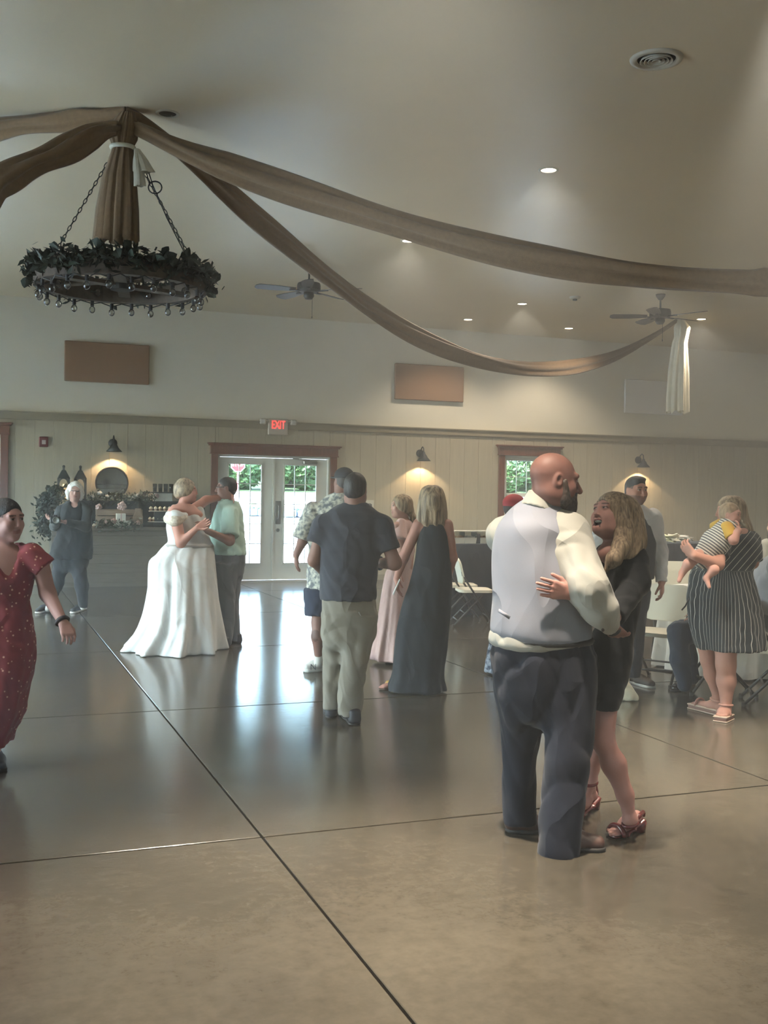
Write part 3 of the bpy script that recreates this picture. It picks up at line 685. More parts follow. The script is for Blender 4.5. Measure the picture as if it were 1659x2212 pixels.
def leaf_mesh(name, m, l=.075, w=.022):
    vs = [(0, 0, 0), (w*.7, l*.3, .006), (w, l*.55, .004), (w*.5, l*.85, -.004), (0, l, -.008), (-w*.5, l*.85, -.004), (-w, l*.55, .004), (-w*.7, l*.3, .006), (0, l*.5, -.003)]
    return MB().add(vs, [(0, 1, 8), (1, 2, 8), (2, 3, 8), (3, 4, 8), (4, 5, 8), (5, 6, 8), (6, 7, 8), (7, 0, 8)]).mesh(name, m)
LM = [leaf_mesh('leaf', M_gleaf, .085, .028), leaf_mesh('leaf', M_gleaf2, .08, .022), leaf_mesh('leaf', M_gleaf, .07, .026)]
rnd = random.Random(11)
for i in range(300):
    a = 2*math.pi*i/300+rnd.uniform(-.02, .02); lump = .05*math.sin(3*a+1)+.03
    rr_ = RC+rnd.uniform(-.03, .095); o = bpy.data.objects.new('leaf', LM[i % 3]); COL.objects.link(o); o.parent = vine
    o.location = cc+Vector((rr_*math.cos(a), rr_*math.sin(a), rnd.uniform(-.05, .1)))
    dv = Vector((math.cos(a)*rnd.uniform(-.3, 1)-math.sin(a)*rnd.uniform(-1, 1), math.sin(a)*rnd.uniform(-.3, 1)+math.cos(a)*rnd.uniform(-1, 1), rnd.uniform(-.7, 1.1)))
    o.rotation_mode = 'QUATERNION'; o.rotation_quaternion = dv.to_track_quat('Y', 'Z') @ Matrix.Rotation(rnd.uniform(-1, 1), 4, 'Y').to_quaternion()
    s = rnd.uniform(1.0, 1.6); o.scale = (s, s, s)
mm = MB()
for i in range(1500):
    a = rnd.uniform(0, 2*math.pi); c = cc+Vector(((RC+rnd.gauss(.03, .04))*math.cos(a), (RC+rnd.gauss(.03, .04))*math.sin(a), rnd.gauss(.03, .05)))
    u = Vector((rnd.gauss(0, 1), rnd.gauss(0, 1), rnd.gauss(0, 1))).normalized(); w = u.orthogonal().normalized(); mm.add([c-u*.045, c+w*.019, c+u*.045, c-w*.019], [(0, 1, 2, 3)])
tag(mm.build('inner_foliage', M_gleaf, ch), kind='stuff')
M_globe = glass_mat('bulb_glass', (225, 225, 220), 2.5)
bs = MB(); NB = 24
def bpos(i): 
    a = 2*math.pi*i/NB; return cc+Vector((math.cos(a)*(RC-.01), math.sin(a)*(RC-.01), -.115 if i % 2 else -.125))
pts = []
for i in range(NB):
    a = 2*math.pi*i/NB; a2 = 2*math.pi*(i+.5)/NB
    pts += [bpos(i), cc+Vector((math.cos(a2)*(RC+.03), math.sin(a2)*(RC+.03), -.09))]
cb = bs.tube(pts, .005, 5, closed=True).build('light_string', M_black, ch, smooth=True)
for i in range(NB):
    p = bpos(i); b = MB().lathe([(0, -.02), (.016, -.02), (.016, .025), (0, .025)], p, 10).build('socket', M_black, cb)
    MB().ball(p-Vector((0, 0, .052)), (.027, .027, .033), 12, 8).build('bulb', M_globe, cb, smooth=True)
for i in range(8):
    a = 2*math.pi*(i+.3)/8; MB().ball(cc+Vector((math.cos(a)*(RC-.1), math.sin(a)*(RC-.1), -.03)), (.03, .03, .034), 12, 8).build('bulb', M_globe, cb, smooth=True)
# ================================================================== BODY MODELLING: smooth blended distance fields, surface-netted to one mesh
def V3(p): return np.asarray(p, dtype=np.float64)
def unit(v):
    v = V3(v); n = np.linalg.norm(v); return v/n if n > 1e-9 else v
def spline_rows(rows, per=8):
    R = np.array(rows, float); out = []
    n = len(R)
    for i in range(n-1):
        p0, p1, p2, p3 = R[max(i-1, 0)], R[i], R[i+1], R[min(i+2, n-1)]
        for k in range(per):
            u = k/per; out.append(.5*((2*p1)+(p2-p0)*u+(2*p0-5*p1+4*p2-p3)*u*u+(3*p1-p0-3*p2+p3)*u**3))
    out.append(R[-1]); return np.array(out)
class SDF:
    def __init__(s): s.ops = []
    def copy(s):
        q = SDF(); q.ops = list(s.ops); return q
    def cap(s, a, b, ra, rb=None, k=.02, flat=None, fs=1.0, fa=False, fb=False, sub=False):
        """tapered capsule; flat = axis along which the section is widened by fs; fa / fb = flat cut ends"""
        a, b = V3(a), V3(b); rb = ra if rb is None else rb; m = max(ra, rb)*max(1, fs)
        s.ops.append(('cap', sub, k, np.minimum(a, b)-m, np.maximum(a, b)+m, (a, b, ra, rb, None if flat is None else unit(flat), fs, fa, fb))); return s
    def chain(s, pts, rs, k=.02, **kw):
        for i in range(len(pts)-1): s.cap(pts[i], pts[i+1], rs[i], rs[i+1], k, **kw)
        return s
    def ell(s, c, r, ax=None, k=.02, sub=False):
        c = V3(c); r = np.broadcast_to(V3(r), (3,)).astype(float); m = r.max()
        if ax is None: lo, hi = c-r, c+r
        else: lo, hi = c-m, c+m
        s.ops.append(('ell', sub, k, lo, hi, (c, r, None if ax is None else V3(ax)))); return s
    def box(s, c, h, ax=None, r=.01, k=.01, sub=False):
        c = V3(c); h = V3(h); m = np.linalg.norm(h)
        s.ops.append(('box', sub, k, c-m, c+m, (c, h, None if ax is None else V3(ax), r))); return s
    def loft(s, rows, rv, fv, k=.03, e=2.0, fold=None, per=8, sub=False, rnd=.02):
        """rows of (z, x, y, half width, half depth); rv, fv horizontal axes; fold = (count, amplitude at top, amplitude at bottom, phase)"""
        T = spline_rows(sorted(rows, key=lambda q: q[0]), per)
        T[:, 3:] = np.maximum(T[:, 3:], .004)
        m = T[:, 3:].max()*1.35
        lo = np.array([T[:, 1].min()-m, T[:, 2].min()-m, T[:, 0].min()]); hi = np.array([T[:, 1].max()+m, T[:, 2].max()+m, T[:, 0].max()])
        s.ops.append(('loft', sub, k, lo, hi, (T, V3(rv), V3(fv), e, fold, rnd))); return s
    def plane(s, p, n, k=.004): s.ops.append(('plane', True, k, None, None, (V3(p), unit(n)))); return s
    def disp(s, amp, sc, stretch=(1, 1, 1), seed=0): s.ops.append(('disp', True, 0, None, None, (amp, sc, stretch, seed))); return s
    def grow(s, r): s.ops.append(('grow', True, 0, None, None, r)); return s
    def net(s, vox, lo=None, hi=None):
        add = [o for o in s.ops if o[0] not in ('plane', 'disp', 'grow') and not o[1]]
        L = np.min([o[3]-vox*3 for o in add], 0); H = np.max([o[4]+vox*3 for o in add], 0)
        gr = sum(o[5] for o in s.ops if o[0] == 'grow')
        L -= max(gr, 0); H += max(gr, 0)
        if lo is not None: L = np.maximum(L, lo)
        if hi is not None: H = np.minimum(H, hi)
        n = np.maximum(np.ceil((H-L)/vox).astype(int)+1, 4)
        g = np.full(n, 9.0, np.float32)
        A = [(L[i]+np.arange(n[i])*vox) for i in range(3)]
        for kind, sub, k, lo_, hi_, P in s.ops:
            if kind == 'grow': g -= P; continue
            if kind == 'plane':
                d = ((A[0]-P[0][0])*P[1][0])[:, None, None]+((A[1]-P[0][1])*P[1][1])[None, :, None]+((A[2]-P[0][2])*P[1][2])[None, None, :]
                g = np.maximum(g, d.astype(np.float32)); continue
            if kind == 'disp':
                amp, sc, st, sd = P
                if sc <= 18: amp, sc = amp*1.35, sc*1.9
                X = A[0][:, None, None]*sc*st[0]; Y = A[1][None, :, None]*sc*st[1]; Z = A[2][None, None, :]*sc*st[2]
                w = 1.2*np.abs(np.sin(.85*X+.55*Y+.5*Z+sd+1.5*np.sin(.5*Z-.45*X+sd*2)+.8*np.sin(.9*Y+.8*Z)))**.8 + .8*np.abs(np.sin(-.7*X+1.05*Y-.95*Z+1.7*np.sin(.45*X+.6*Y+sd)+sd*3))**.8 - 1.2
                w = -w
                g = g+(amp*.5*w).astype(np.float32); continue
            pad = k+2*vox
            i0 = np.maximum(np.floor((lo_-pad-L)/vox).astype(int), 0); i1 = np.minimum(np.ceil((hi_+pad-L)/vox).astype(int)+1, n)
            if np.any(i1 <= i0): continue
            sl = tuple(slice(i0[q], i1[q]) for q in range(3))
            x = A[0][sl[0]][:, None, None]; y = A[1][sl[1]][None, :, None]; z = A[2][sl[2]][None, None, :]
            if kind == 'cap':
                a, b, ra, rb, fl, fs, fa, fb = P
                if fl is not None:
                    q = (1-1/fs); t = ((x-a[0])*fl[0]+(y-a[1])*fl[1]+(z-a[2])*fl[2])*q
                    x = x-t*fl[0]; y = y-t*fl[1]; z = z-t*fl[2]
                    tb = ((b-a)@fl)*q; b = b-tb*fl
                ab = b-a; l2 = max(ab@ab, 1e-9)
                h = ((x-a[0])*ab[0]+(y-a[1])*ab[1]+(z-a[2])*ab[2])/l2; hc = np.clip(h, 0, 1)
                d = np.sqrt((x-a[0]-hc*ab[0])**2+(y-a[1]-hc*ab[1])**2+(z-a[2]-hc*ab[2])**2)-(ra+(rb-ra)*hc)
                ln = math.sqrt(l2)
                if fa: d = np.maximum(d, -h*ln)
                if fb: d = np.maximum(d, (h-1)*ln)
            elif kind == 'ell':
                c, r, ax = P; dx, dy, dz = x-c[0], y-c[1], z-c[2]
                if ax is not None: dx, dy, dz = [dx*ax[i][0]+dy*ax[i][1]+dz*ax[i][2] for i in range(3)]
                k0 = np.sqrt((dx/r[0])**2+(dy/r[1])**2+(dz/r[2])**2); k1 = np.sqrt((dx/r[0]**2)**2+(dy/r[1]**2)**2+(dz/r[2]**2)**2)
                d = k0*(k0-1)/np.maximum(k1, 1e-6)
            elif kind == 'box':
                c, h, ax, r = P; dx, dy, dz = x-c[0], y-c[1], z-c[2]
                if ax is not None: dx, dy, dz = [dx*ax[i][0]+dy*ax[i][1]+dz*ax[i][2] for i in range(3)]
                qx, qy, qz = np.abs(dx)-(h[0]-r), np.abs(dy)-(h[1]-r), np.abs(dz)-(h[2]-r)
                d = np.sqrt(np.maximum(qx, 0)**2+np.maximum(qy, 0)**2+np.maximum(qz, 0)**2)+np.minimum(np.maximum(qx, np.maximum(qy, qz)), 0)-r
            else:
                T, rv, fv, e, fold, rn = P; zz = z[0, 0]
                I = [np.interp(zz, T[:, 0], T[:, i])[None, None, :] for i in range(1, 5)]
                dx, dy = x-I[0], y-I[1]; u = dx*rv[0]+dy*rv[1]; v = dx*fv[0]+dy*fv[1]; w, t = I[2], I[3]
                if fold:
                    th = np.arctan2(v/t, u/w); fr = ((zz-T[0, 0])/(T[-1, 0]-T[0, 0]))[None, None, :]; am = fold[2]+(fold[1]-fold[2])*fr
                    sc = 1+am*(np.sin(fold[0]*th+fold[3]+1.2*np.sin(2.5*fr))+.45*np.sin((2*fold[0]+1)*th+fold[3]*1.7)); w = w*sc; t = t*sc
                rho = (np.abs(u/w)**e+np.abs(v/t)**e)**(1/e)
                d = np.sqrt(u*u+v*v)*(1-1/np.maximum(rho, 1e-3)); d = np.where(rho < .12, -np.minimum(w, t)*(1-rho), d)
                zc = np.maximum(z-T[-1, 0], T[0, 0]-z)
                if rn > 0:
                    hh = np.clip(.5+.5*(zc-d)/rn, 0, 1); d = d+(zc-d)*hh+rn*hh*(1-hh)
                else: d = np.maximum(d, zc)
            d = d.astype(np.float32); cur = g[sl]
            if sub:
                d = -d
                if k > 0:
                    h = np.clip(.5+.5*(d-cur)/k, 0, 1); g[sl] = cur+(d-cur)*h+k*h*(1-h)
                else: g[sl] = np.maximum(cur, d)
            else:
                if k > 0:
                    h = np.clip(.5+.5*(cur-d)/k, 0, 1); g[sl] = np.where(cur > 8, d, cur+(d-cur)*h-k*h*(1-h))
                else: g[sl] = np.minimum(cur, d)
        return surface_net(g, L, vox)
def surface_net(g, L, vox):
    s = g < 0
    n = np.array(g.shape)
    c = s[:-1, :-1, :-1].astype(np.int8)
    tot = np.zeros(n-1, np.int8)
    for i in (0, 1):
        for j in (0, 1):
            for k in (0, 1): tot += s[i:n[0]-1+i, j:n[1]-1+j, k:n[2]-1+k]
    act = (tot > 0) & (tot < 8)
    idx = np.argwhere(act); M = len(idx)
    if M == 0: return np.zeros((0, 3)), np.zeros((0, 4), int)
    ids = np.full(act.shape, -1, np.int32); ids[act] = np.arange(M)
    co = np.array([(i, j, k) for i in (0, 1) for j in (0, 1) for k in (0, 1)])
    vals = np.stack([g[idx[:, 0]+q[0], idx[:, 1]+q[1], idx[:, 2]+q[2]] for q in co], 1)
    acc = np.zeros((M, 3)); cnt = np.zeros(M)
    for a in range(8):
        for b in range(a+1, 8):
            if np.abs(co[a]-co[b]).sum() != 1: continue
            va, vb = vals[:, a], vals[:, b]; m = (va < 0) != (vb < 0)
            t = np.where(m, va/np.where(m, va-vb, 1), 0)[:, None]
            acc += m[:, None]*(co[a]+(co[b]-co[a])*t); cnt += m
    v = L+(idx+acc/cnt[:, None])*vox
    F = []
    for ax in range(3):
        o1, o2 = [(1, 2), (2, 0), (0, 1)][ax]
        A = [slice(None)]*3; B = [slice(None)]*3; A[ax] = slice(0, -1); B[ax] = slice(1, None)
        df = s[tuple(A)] != s[tuple(B)]
        e = np.argwhere(df); e = e[(e[:, o1] > 0) & (e[:, o2] > 0) & (e[:, o1] < n[o1]-1) & (e[:, o2] < n[o2]-1)]
        if len(e) == 0: continue
        neg = s[e[:, 0], e[:, 1], e[:, 2]]
        q = []
        for d1, d2 in ((-1, -1), (0, -1), (0, 0), (-1, 0)):
            w = e.copy(); w[:, o1] += d1; w[:, o2] += d2; q.append(ids[w[:, 0], w[:, 1], w[:, 2]])
        q = np.stack(q, 1); q[~neg] = q[~neg][:, ::-1]; F.append(q)
    F = np.concatenate(F); F = F[(F >= 0).all(1)]
    return v, F
def quad_mesh(name, v, F, m, cols=None):
    me = bpy.data.meshes.new(name)
    used = np.zeros(len(v), bool); used[F.ravel()] = True; re = np.cumsum(used)-1; v = v[used]; F = re[F]
    if cols is not None: cols = cols[used]
    me.vertices.add(len(v)); me.vertices.foreach_set('co', v.astype(np.float32).ravel())
    me.loops.add(len(F)*4); me.loops.foreach_set('vertex_index', F.astype(np.int32).ravel())
    me.polygons.add(len(F)); me.polygons.foreach_set('loop_start', np.arange(0, len(F)*4, 4, dtype=np.int32))
    try: me.polygons.foreach_set('loop_total', np.full(len(F), 4, np.int32))
    except Exception: pass
    me.polygons.foreach_set('use_smooth', np.ones(len(F), bool))
    me.update(calc_edges=True); me.validate()
    if cols is not None:
        at = me.color_attributes.new('Col', 'FLOAT_COLOR', 'POINT'); at.data.foreach_set('color', np.concatenate([cols, np.ones((len(cols), 1))], 1).astype(np.float32).ravel())
    if m: me.materials.append(m)
    return me
M_skin = mat('skin', (255, 255, 255), .55, var=.04, scale=9, attr='Col', bump=.05, bscale=160, spec=.35)
NTRI = [0]

class Person:
    def __init__(s, px, d, label, vox=.01, skin=(168, 124, 104), head_vox=None, group='guests in the hall'):
        s.d = d; b = at_depth(px, 1106, d); s.base = np.array([b[0], b[1], 0.0]); s.vox = vox; s.hv = head_vox or vox*.6
        s.f = unit([b[0], b[1], 0]); s.r = np.array([s.f[1], -s.f[0], 0.0]); s.up = np.array([0, 0, 1.0])
        s.skin = np.array(lin(skin)); s.body = SDF(); s.fine = []; s.colors = []
        s.o = thing('person', tuple(s.base), label, 'person', None)
    def pt(s, px, py, dd=0.0): return at_depth(px, py, s.d)+s.f*dd
    def m(s, px): return px*s.d/FPX
    def row(s, py, xl, xr, t, dd=0.0):
        c = s.pt((xl+xr)/2, py, dd); return (c[2], c[0], c[1], s.m(xr-xl)/2, t/2)
    def rows(s, L): return [s.row(*q) for q in L]
    def dirv(s, yaw, pitch=0.0):
        """yaw 0 = towards the camera, 90 = towards picture right, 180 = away"""
        y, p = math.radians(yaw), math.radians(pitch)
        return (-s.f*math.cos(y)+s.r*math.sin(y))*math.cos(p)+s.up*math.sin(p)
    def add(s, name, S, m, vox=None, parent=None, colf=None, lo=None, hi=None, label=None):
        v, F = S.net(vox or s.vox, lo, hi)
        me = quad_mesh(name, v-s.base, F, m, colf(v) if colf else None); NTRI[0] += 2*len(F)
        o = bpy.data.objects.new(name, me); COL.objects.link(o); o.parent = parent or s.o
        if label: o['label'] = label
        return o
    def mb(s, name, M, m, parent=None, smooth=True):
        o = M.build(name, m, None, smooth); o.data.transform(Matrix.Translation(Vector(-s.base))); o.parent = parent or s.o; return o
    # ---- head
    def head(s, px, py, h, yaw, pitch=0, roll=0, neck=None, neck_r=.052, female=False, open_mouth=0.0, beard=None, brow=(60, 45, 38), lip=None, eye=True, dd=0.0, nose=1.0, shave=None, chub=1.0, eo=1.0):
        c = s.pt(px, py, dd); k = h/.235
        if female: chub *= .94; nose *= .86
        F = s.dirv(yaw, pitch); R0 = unit(np.cross(F, s.up)); U0 = np.cross(R0, F); a = math.radians(roll)
        R = R0*math.cos(a)+U0*math.sin(a); U = np.cross(R, F)
        s.hc, s.hk, s.hF, s.hR, s.hU = c, k, F, R, U
        ax = np.array([R, F, U]); B = s.body
        def q(x, y, z): return c+(R*x+F*y+U*z)*k
        s.q = q; s.ax = ax
        def e(x, y, z, rx, ry, rz, kk, sub=False): B.ell(q(x, y, z), np.array([rx, ry, rz])*k, ax, kk*k, sub)
        e(0, -.014, .032, .076, .096, .084, .02)
        e(0, .018, -.025, .064*chub, .074, .085, .03)
        e(0, .03, -.07, .05*chub, .055, .042, .03)
        e(0, .068, -.095, .022, .020, .018, .025)
        for sg in (-1, 1):
            e(sg*.04*chub, .06, -.025, .026, .025, .028, .02)
            e(sg*.052*chub, .005, -.06, .022, .045, .035, .03)
        B.cap(q(-.04, .082 if not female else .078, .032), q(.04, .082 if not female else .078, .032), .011*k, .011*k, .02*k)
        if eye:
            for sg in (-1, 1):
                e(sg*.031, .105, .012, .02, .02 if not female else .017, .013, .012, True)
                e(sg*.031, .0795, .012, .0135, .0135, .0125, .002)
        B.cap(q(0, .093, .016), q(0, .113*(.5+.5*nose), -.026), .0075*k, .012*k*nose, .012*k)
        for sg in (-1, 1): e(sg*.011, .098, -.029, .009 if not female else .007, .011 if not female else .008, .008 if not female else .006, .006)
        if open_mouth > 0:
            e(0, .098, -.06, .034, .036, .012+.022*open_mouth, .005, True)
            B.chain([q(-.027, .07, -.05), q(-.012, .087, -.0455), q(.012, .087, -.0455), q(.027, .07, -.05)], [.004*k, .005*k, .005*k, .004*k], .008*k); B.chain([q(-.024, .066, -.066), q(-.01, .084, -.075-.014*open_mouth), q(.01, .084, -.075-.014*open_mouth), q(.024, .066, -.066)], [.005*k, .0065*k, .0065*k, .005*k], .008*k)
        else:
            B.chain([q(-.023, .077, -.056), q(-.008, .088, -.0535), q(.008, .088, -.0535), q(.023, .077, -.056)], [.004*k, .0055*k, .0055*k, .004*k], .008*k); B.chain([q(-.02, .077, -.0595), q(-.008, .087, -.0635), q(.008, .087, -.0635), q(.02, .077, -.0595)], [.004*k, .0065*k, .0065*k, .004*k], .008*k)
        for sg in (-1, 1):
            e(sg*.076, -.008, .0, .011, .02, .031, .008); e(sg*.086, -.004, .004, .008, .012, .02, .004, True)
        if neck is not None:
            nk = V3(neck); B.cap(q(0, -.02, -.045), nk, neck_r, neck_r*1.08, .035*k)
        lipc = np.array(lin(lip or ((150, 84, 80) if female else (150, 98, 86)))); browc = np.array(lin(brow)); skin = s.skin; eyew = np.array(lin((165, 155, 150))); iris = np.array(lin((40, 34, 32)))
        bc = None if beard is None else np.array(lin(beard)); sc = None if shave is None else np.array(lin(shave))
        def colf(v, C):
            l = (v-c)/k; x, y, z = l@R, l@F, l@U; near = (np.abs(x) < .09) & (np.abs(z) < .14) & (np.abs(y) < .14)
            def put(mk, cc, am=1.0): C[mk] = C[mk]*(1-am)+cc*am
            if sc is not None: put(near & (z > .02) & ((y < .045) | (z > .085)), sc, .75)
            if bc is not None: put(near & (z < -.035) & (y > -.01) & ~((np.abs(x) < .018) & (z > -.05)), bc, .85)
            put(near & (np.abs(x) < .024) & (z > -.069) & (z < -.049) & (y > .084), lipc, .6 if female else .45)
            ax_ = np.abs(x)
            put(near & (ax_ > .012) & (ax_ < .05) & (z > .03) & (z < .039) & (y > .06), browc, .8)
            if eye:
                put(near & (np.abs(ax_-.031) < .0125) & (np.abs(z-.012) < .0045*eo) & (y > .07), eyew, .85)
                put(near & (np.abs(ax_-.031) < .0065) & (np.abs(z-.012) < .005) & (y > .07), iris, 1)
                put(near & (np.abs(ax_-.031) < .016) & (z > .012+.0045*eo) & (z < .0205) & (y > .06), browc, .8)
            if open_mouth > 0: put(near & (ax_ < .027) & (z < -.05) & (z > -.075-.012*open_mouth) & (y > .04) & (y < .0835), np.array(lin((45, 18, 18))), .95)
        s.colors.append(colf); s.fine.append((c-.155*k, c+.155*k, s.hv)); return s
    def hair_cap(s, S=None, th=.014, face=(0, .105, -.03, .066, .085, .1), low=-.04, back=.0, k=.02, tilt=False):
        """close hair: grown cranium with the face carved out"""
        S = S or SDF(); q, kk, ax = s.q, s.hk, s.ax
        S.ell(q(0, -.016-back, .034), np.array([.076+th, .097+th, .085+th])*kk, ax, k*kk)
        S.ell(q(0, -.03, -.02), np.array([.07+th, .072+th, .07])*kk, ax, .03*kk)
        S.ell(q(*face[:3]), np.array(face[3:])*kk, ax, .012*kk, True)
        if tilt: S.plane(q(0, -.09, -.085), s.hF*.115-s.hU*.13)
        else: S.plane(q(0, 0, low), -s.hU)
        return S
    # ---- limbs
    def limb(s, pts, rs, k=.025, S=None): (S or s.body).chain(pts, rs, k); return s
    def hand(s, w, d, n, thumb=1, curl=.35, k=1.0, spread=1.0, vox=None, S=None):
        """w wrist, d finger direction, n palm facing direction, thumb side sign relative to d x n"""
        S = S or s.body
        w, d = V3(w), unit(d); n = unit(V3(n)-d*(V3(n)@d)); sd = np.cross(d, n)*thumb
        offs = [.032, .0108, -.0108, -.031]; kn = [.088, .093, .089, .08]; L = [.066, .075, .07, .056]
        for i in range(4):
            b = w+(d*kn[i]+sd*offs[i])*k
            S.cap(w+(d*.012+sd*offs[i]*.55)*k, b, .0145*k, .0125*k, .014*k)
            dd_ = unit(d+sd*offs[i]*2.2*spread); p = b; a = 0.0
            for j, (fr, add) in enumerate(((.45, .55), (.32, .9), (.23, .6))):
                a += curl*add; v = dd_*math.cos(a)+n*math.sin(a); p2 = p+v*L[i]*fr*k
                S.cap(p, p2, (.0092-.0008*j)*k, (.0086-.0008*j)*k, .003*k); p = p2
        p = w+(d*.028+sd*.03+n*.004)*k; S.cap(w+(d*.008+sd*.01)*k, p, .017*k, .014*k, .012*k)
        v = unit(d*.72+sd*.6+n*(.25+.3*curl)); p2 = p+v*.036*k; S.cap(p, p2, .0125*k, .0105*k, .008*k)
        v = unit(d*.92+sd*.25*(1-curl)+n*(.2+.45*curl)); S.cap(p2, p2+v*.045*k, .0105*k, .0085*k, .004*k)
        c = w+d*.09*k; s.fine.append((c-.125*k, c+.125*k, vox or s.hv))
    def finish_body(s, name='body', m=None, extra=None):
        def colf(v):
            C = np.tile(s.skin, (len(v), 1))
            for f in s.colors: f(v, C)
            if extra: extra(v, C)
            return C
        V, FF, CC = [], [], []; off = 0
        def push(v, F):
            nonlocal off
            V.append(v); FF.append(F+off); off += len(v)
        v, F = s.body.net(s.vox); cen = v[F].mean(1); keep = np.ones(len(F), bool)
        for lo, hi, vx in s.fine:
            if vx < s.vox*.95: keep &= ~((cen > lo+s.vox).all(1) & (cen < hi-s.vox).all(1))
        push(v, F[keep])
        done = []
        for lo, hi, vx in s.fine:
            if vx >= s.vox*.95: continue
            v, F = s.body.net(vx, lo-vx*2, hi+vx*2)
            if len(F) == 0: continue
            cen = v[F].mean(1); kp = (cen > lo).all(1) & (cen < hi).all(1)
            for l2, h2 in done: kp &= ~((cen > l2).all(1) & (cen < h2).all(1))
            done.append((lo, hi)); push(v, F[kp])
        v = np.concatenate(V); F = np.concatenate(FF); NTRI[0] += 2*len(F)
        me = quad_mesh(name, v-s.base, F, m or M_skin, colf(v)); o = bpy.data.objects.new(name, me); COL.objects.link(o); o.parent = s.o; s.bodyo = o
        return o
    # ---- footwear: heel and toe points on the ground
    def shoe(s, heel, toe, m, sole=None, w=.05, hgt=.07, ankle=.1, sole_h=.018, vox=None, z0=0.0):
        h, t = V3(heel).copy(), V3(toe).copy(); h[2] = t[2] = z0; d = unit(t-h); L = np.linalg.norm(t-h); sd = np.cross(d, s.up)
        S = SDF(); u = s.up
        S.cap(h+d*w*.8+u*(sole_h+.025), h+d*w*.9+u*ankle, w*.72, w*.7, .02, fb=True)
        S.cap(h+d*w*.8+u*(sole_h+.022), h+d*(L*.55)+u*(sole_h+.028), w*.72, w*.72, .03)
        S.cap(h+d*(L*.5)+u*(sole_h+.024), h+d*(L-w*.75)+u*(sole_h+.012), w*.8, w*.62, .03, flat=sd, fs=1.22)
        S.cap(h+d*w+u*(ankle-.012), h+d*(L*.55)+u*(hgt*.7), w*.6, w*.5, .03)
        S.plane(np.array([0, 0, z0+sole_h*.6]), -u)
        o = s.add('shoe', S, m, vox or s.vox*.8)
        S2 = SDF(); S2.cap(h+d*w*.82+u*sole_h*.5, h+d*(L*.5)+u*sole_h*.5, w*.8, w*.74, .01); S2.cap(h+d*(L*.45)+u*sole_h*.5, h+d*(L-w*.85)+u*sole_h*.5, w*.82, w*.8, .02, flat=sd, fs=1.18)
        S2.plane(np.array([0, 0, z0+sole_h]), u); S2.plane(np.array([0, 0, z0+.0005]), -u)
        s.add('sole', S2, sole or M_sole, vox or s.vox*.8, parent=o)
        return o
M_sole = mat('shoe_sole', (38, 34, 32), .7)
def cloth(name, col, rough=.85, fold=.5, fscale=5.0, fstretch=(1, 1, .55), **kw):
    if name in _mats: return _mats[name]
    kw.setdefault('var', .05); kw.setdefault('scale', 7); kw.setdefault('sheen', .12); kw.setdefault('spec', .3)
    m = mat(name, col, rough, **kw); nt = m.node_tree; N, L = nt.nodes, nt.links; bs = N['Principled BSDF']
    tc = N.new('ShaderNodeTexCoord'); mp = N.new('ShaderNodeMapping'); mp.inputs['Scale'].default_value = fstretch; mp.inputs['Rotation'].default_value = (.3, .2, .5)
    nz = N.new('ShaderNodeTexNoise'); nz.noise_type = 'RIDGED_MULTIFRACTAL'; nz.inputs['Scale'].default_value = fscale; nz.inputs['Detail'].default_value = 1.0; nz.inputs['Distortion'].default_value = .5; nz.inputs['Offset'].default_value = 1.0; nz.inputs['Gain'].default_value = 1.0
    n2 = N.new('ShaderNodeTexNoise'); n2.inputs['Scale'].default_value = 300
    b1 = N.new('ShaderNodeBump'); b1.inputs['Strength'].default_value = fold; b1.inputs['Distance'].default_value = .02
    b2 = N.new('ShaderNodeBump'); b2.inputs['Strength'].default_value = .15; b2.inputs['Distance'].default_value = .002
    L.new(tc.outputs['Object'], mp.inputs['Vector']); L.new(mp.outputs[0], nz.inputs['Vector']); L.new(tc.outputs['Object'], n2.inputs['Vector'])
    L.new(nz.outputs['Fac'], b1.inputs['Height']); L.new(n2.outputs['Fac'], b2.inputs['Height']); L.new(b1.outputs[0], b2.inputs['Normal']); L.new(b2.outputs[0], bs.inputs['Normal'])
    return m
def hairm(name, c1, c2, st=(30, 30, 2.0)): return mat(name, c1, .5, col2=c2, scale=2.2, stretch=st, contrast=1.4, bump=.5, bscale=6, spec=.4)
# ================================================================== PEOPLE: the near couple
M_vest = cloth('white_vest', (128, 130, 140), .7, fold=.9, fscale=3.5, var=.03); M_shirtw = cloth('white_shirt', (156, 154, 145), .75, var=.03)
M_navy = cloth('navy_trousers', (15, 20, 35), .8, fold=.4); M_brownsh = mat('brown_leather', (78, 54, 46), .45, var=.2, scale=12)
P = Person(1172, 5.03, 'tall bald bearded man in white vest and navy trousers dancing', vox=.009, skin=(124, 86, 76), head_vox=.005)
neck = P.pt(1172, 1090, .02)
P.head(1197, 1039, .262, 108, -8, 0, neck=neck, neck_r=.072, chub=1.08, nose=1.1, brow=(90, 62, 50), dd=-.02)
P.body.loft(P.rows([(1095, 1135, 1215, .14, .03), (1140, 1100, 1235, .2, .03), (1220, 1085, 1250, .27), (1300, 1090, 1250, .29), (1390, 1085, 1255, .29), (1450, 1090, 1260, .26)]), P.r, P.f, .04)
sh, el, wr = P.pt(1232, 1160, -.05), P.pt(1268, 1262, -.22), P.pt(1316, 1344, -.16)
P.limb([sh, el, wr], [.06, .05, .034])
P.hand(wr, P.pt(1337, 1372, -.06)-wr, P.f*.9+P.r*.35, thumb=-1, curl=.35, k=1.12, vox=.005)
shl, ell_, wrl = P.pt(1090, 1160, .12), P.pt(1150, 1262, .42), P.pt(1290, 1300, .42)
P.limb([shl, ell_, wrl], [.07, .055, .034]); P.hand(wrl, P.r-P.f*.2, -P.f, thumb=1, curl=.3, k=1.1, vox=.009)
P.finish_body()
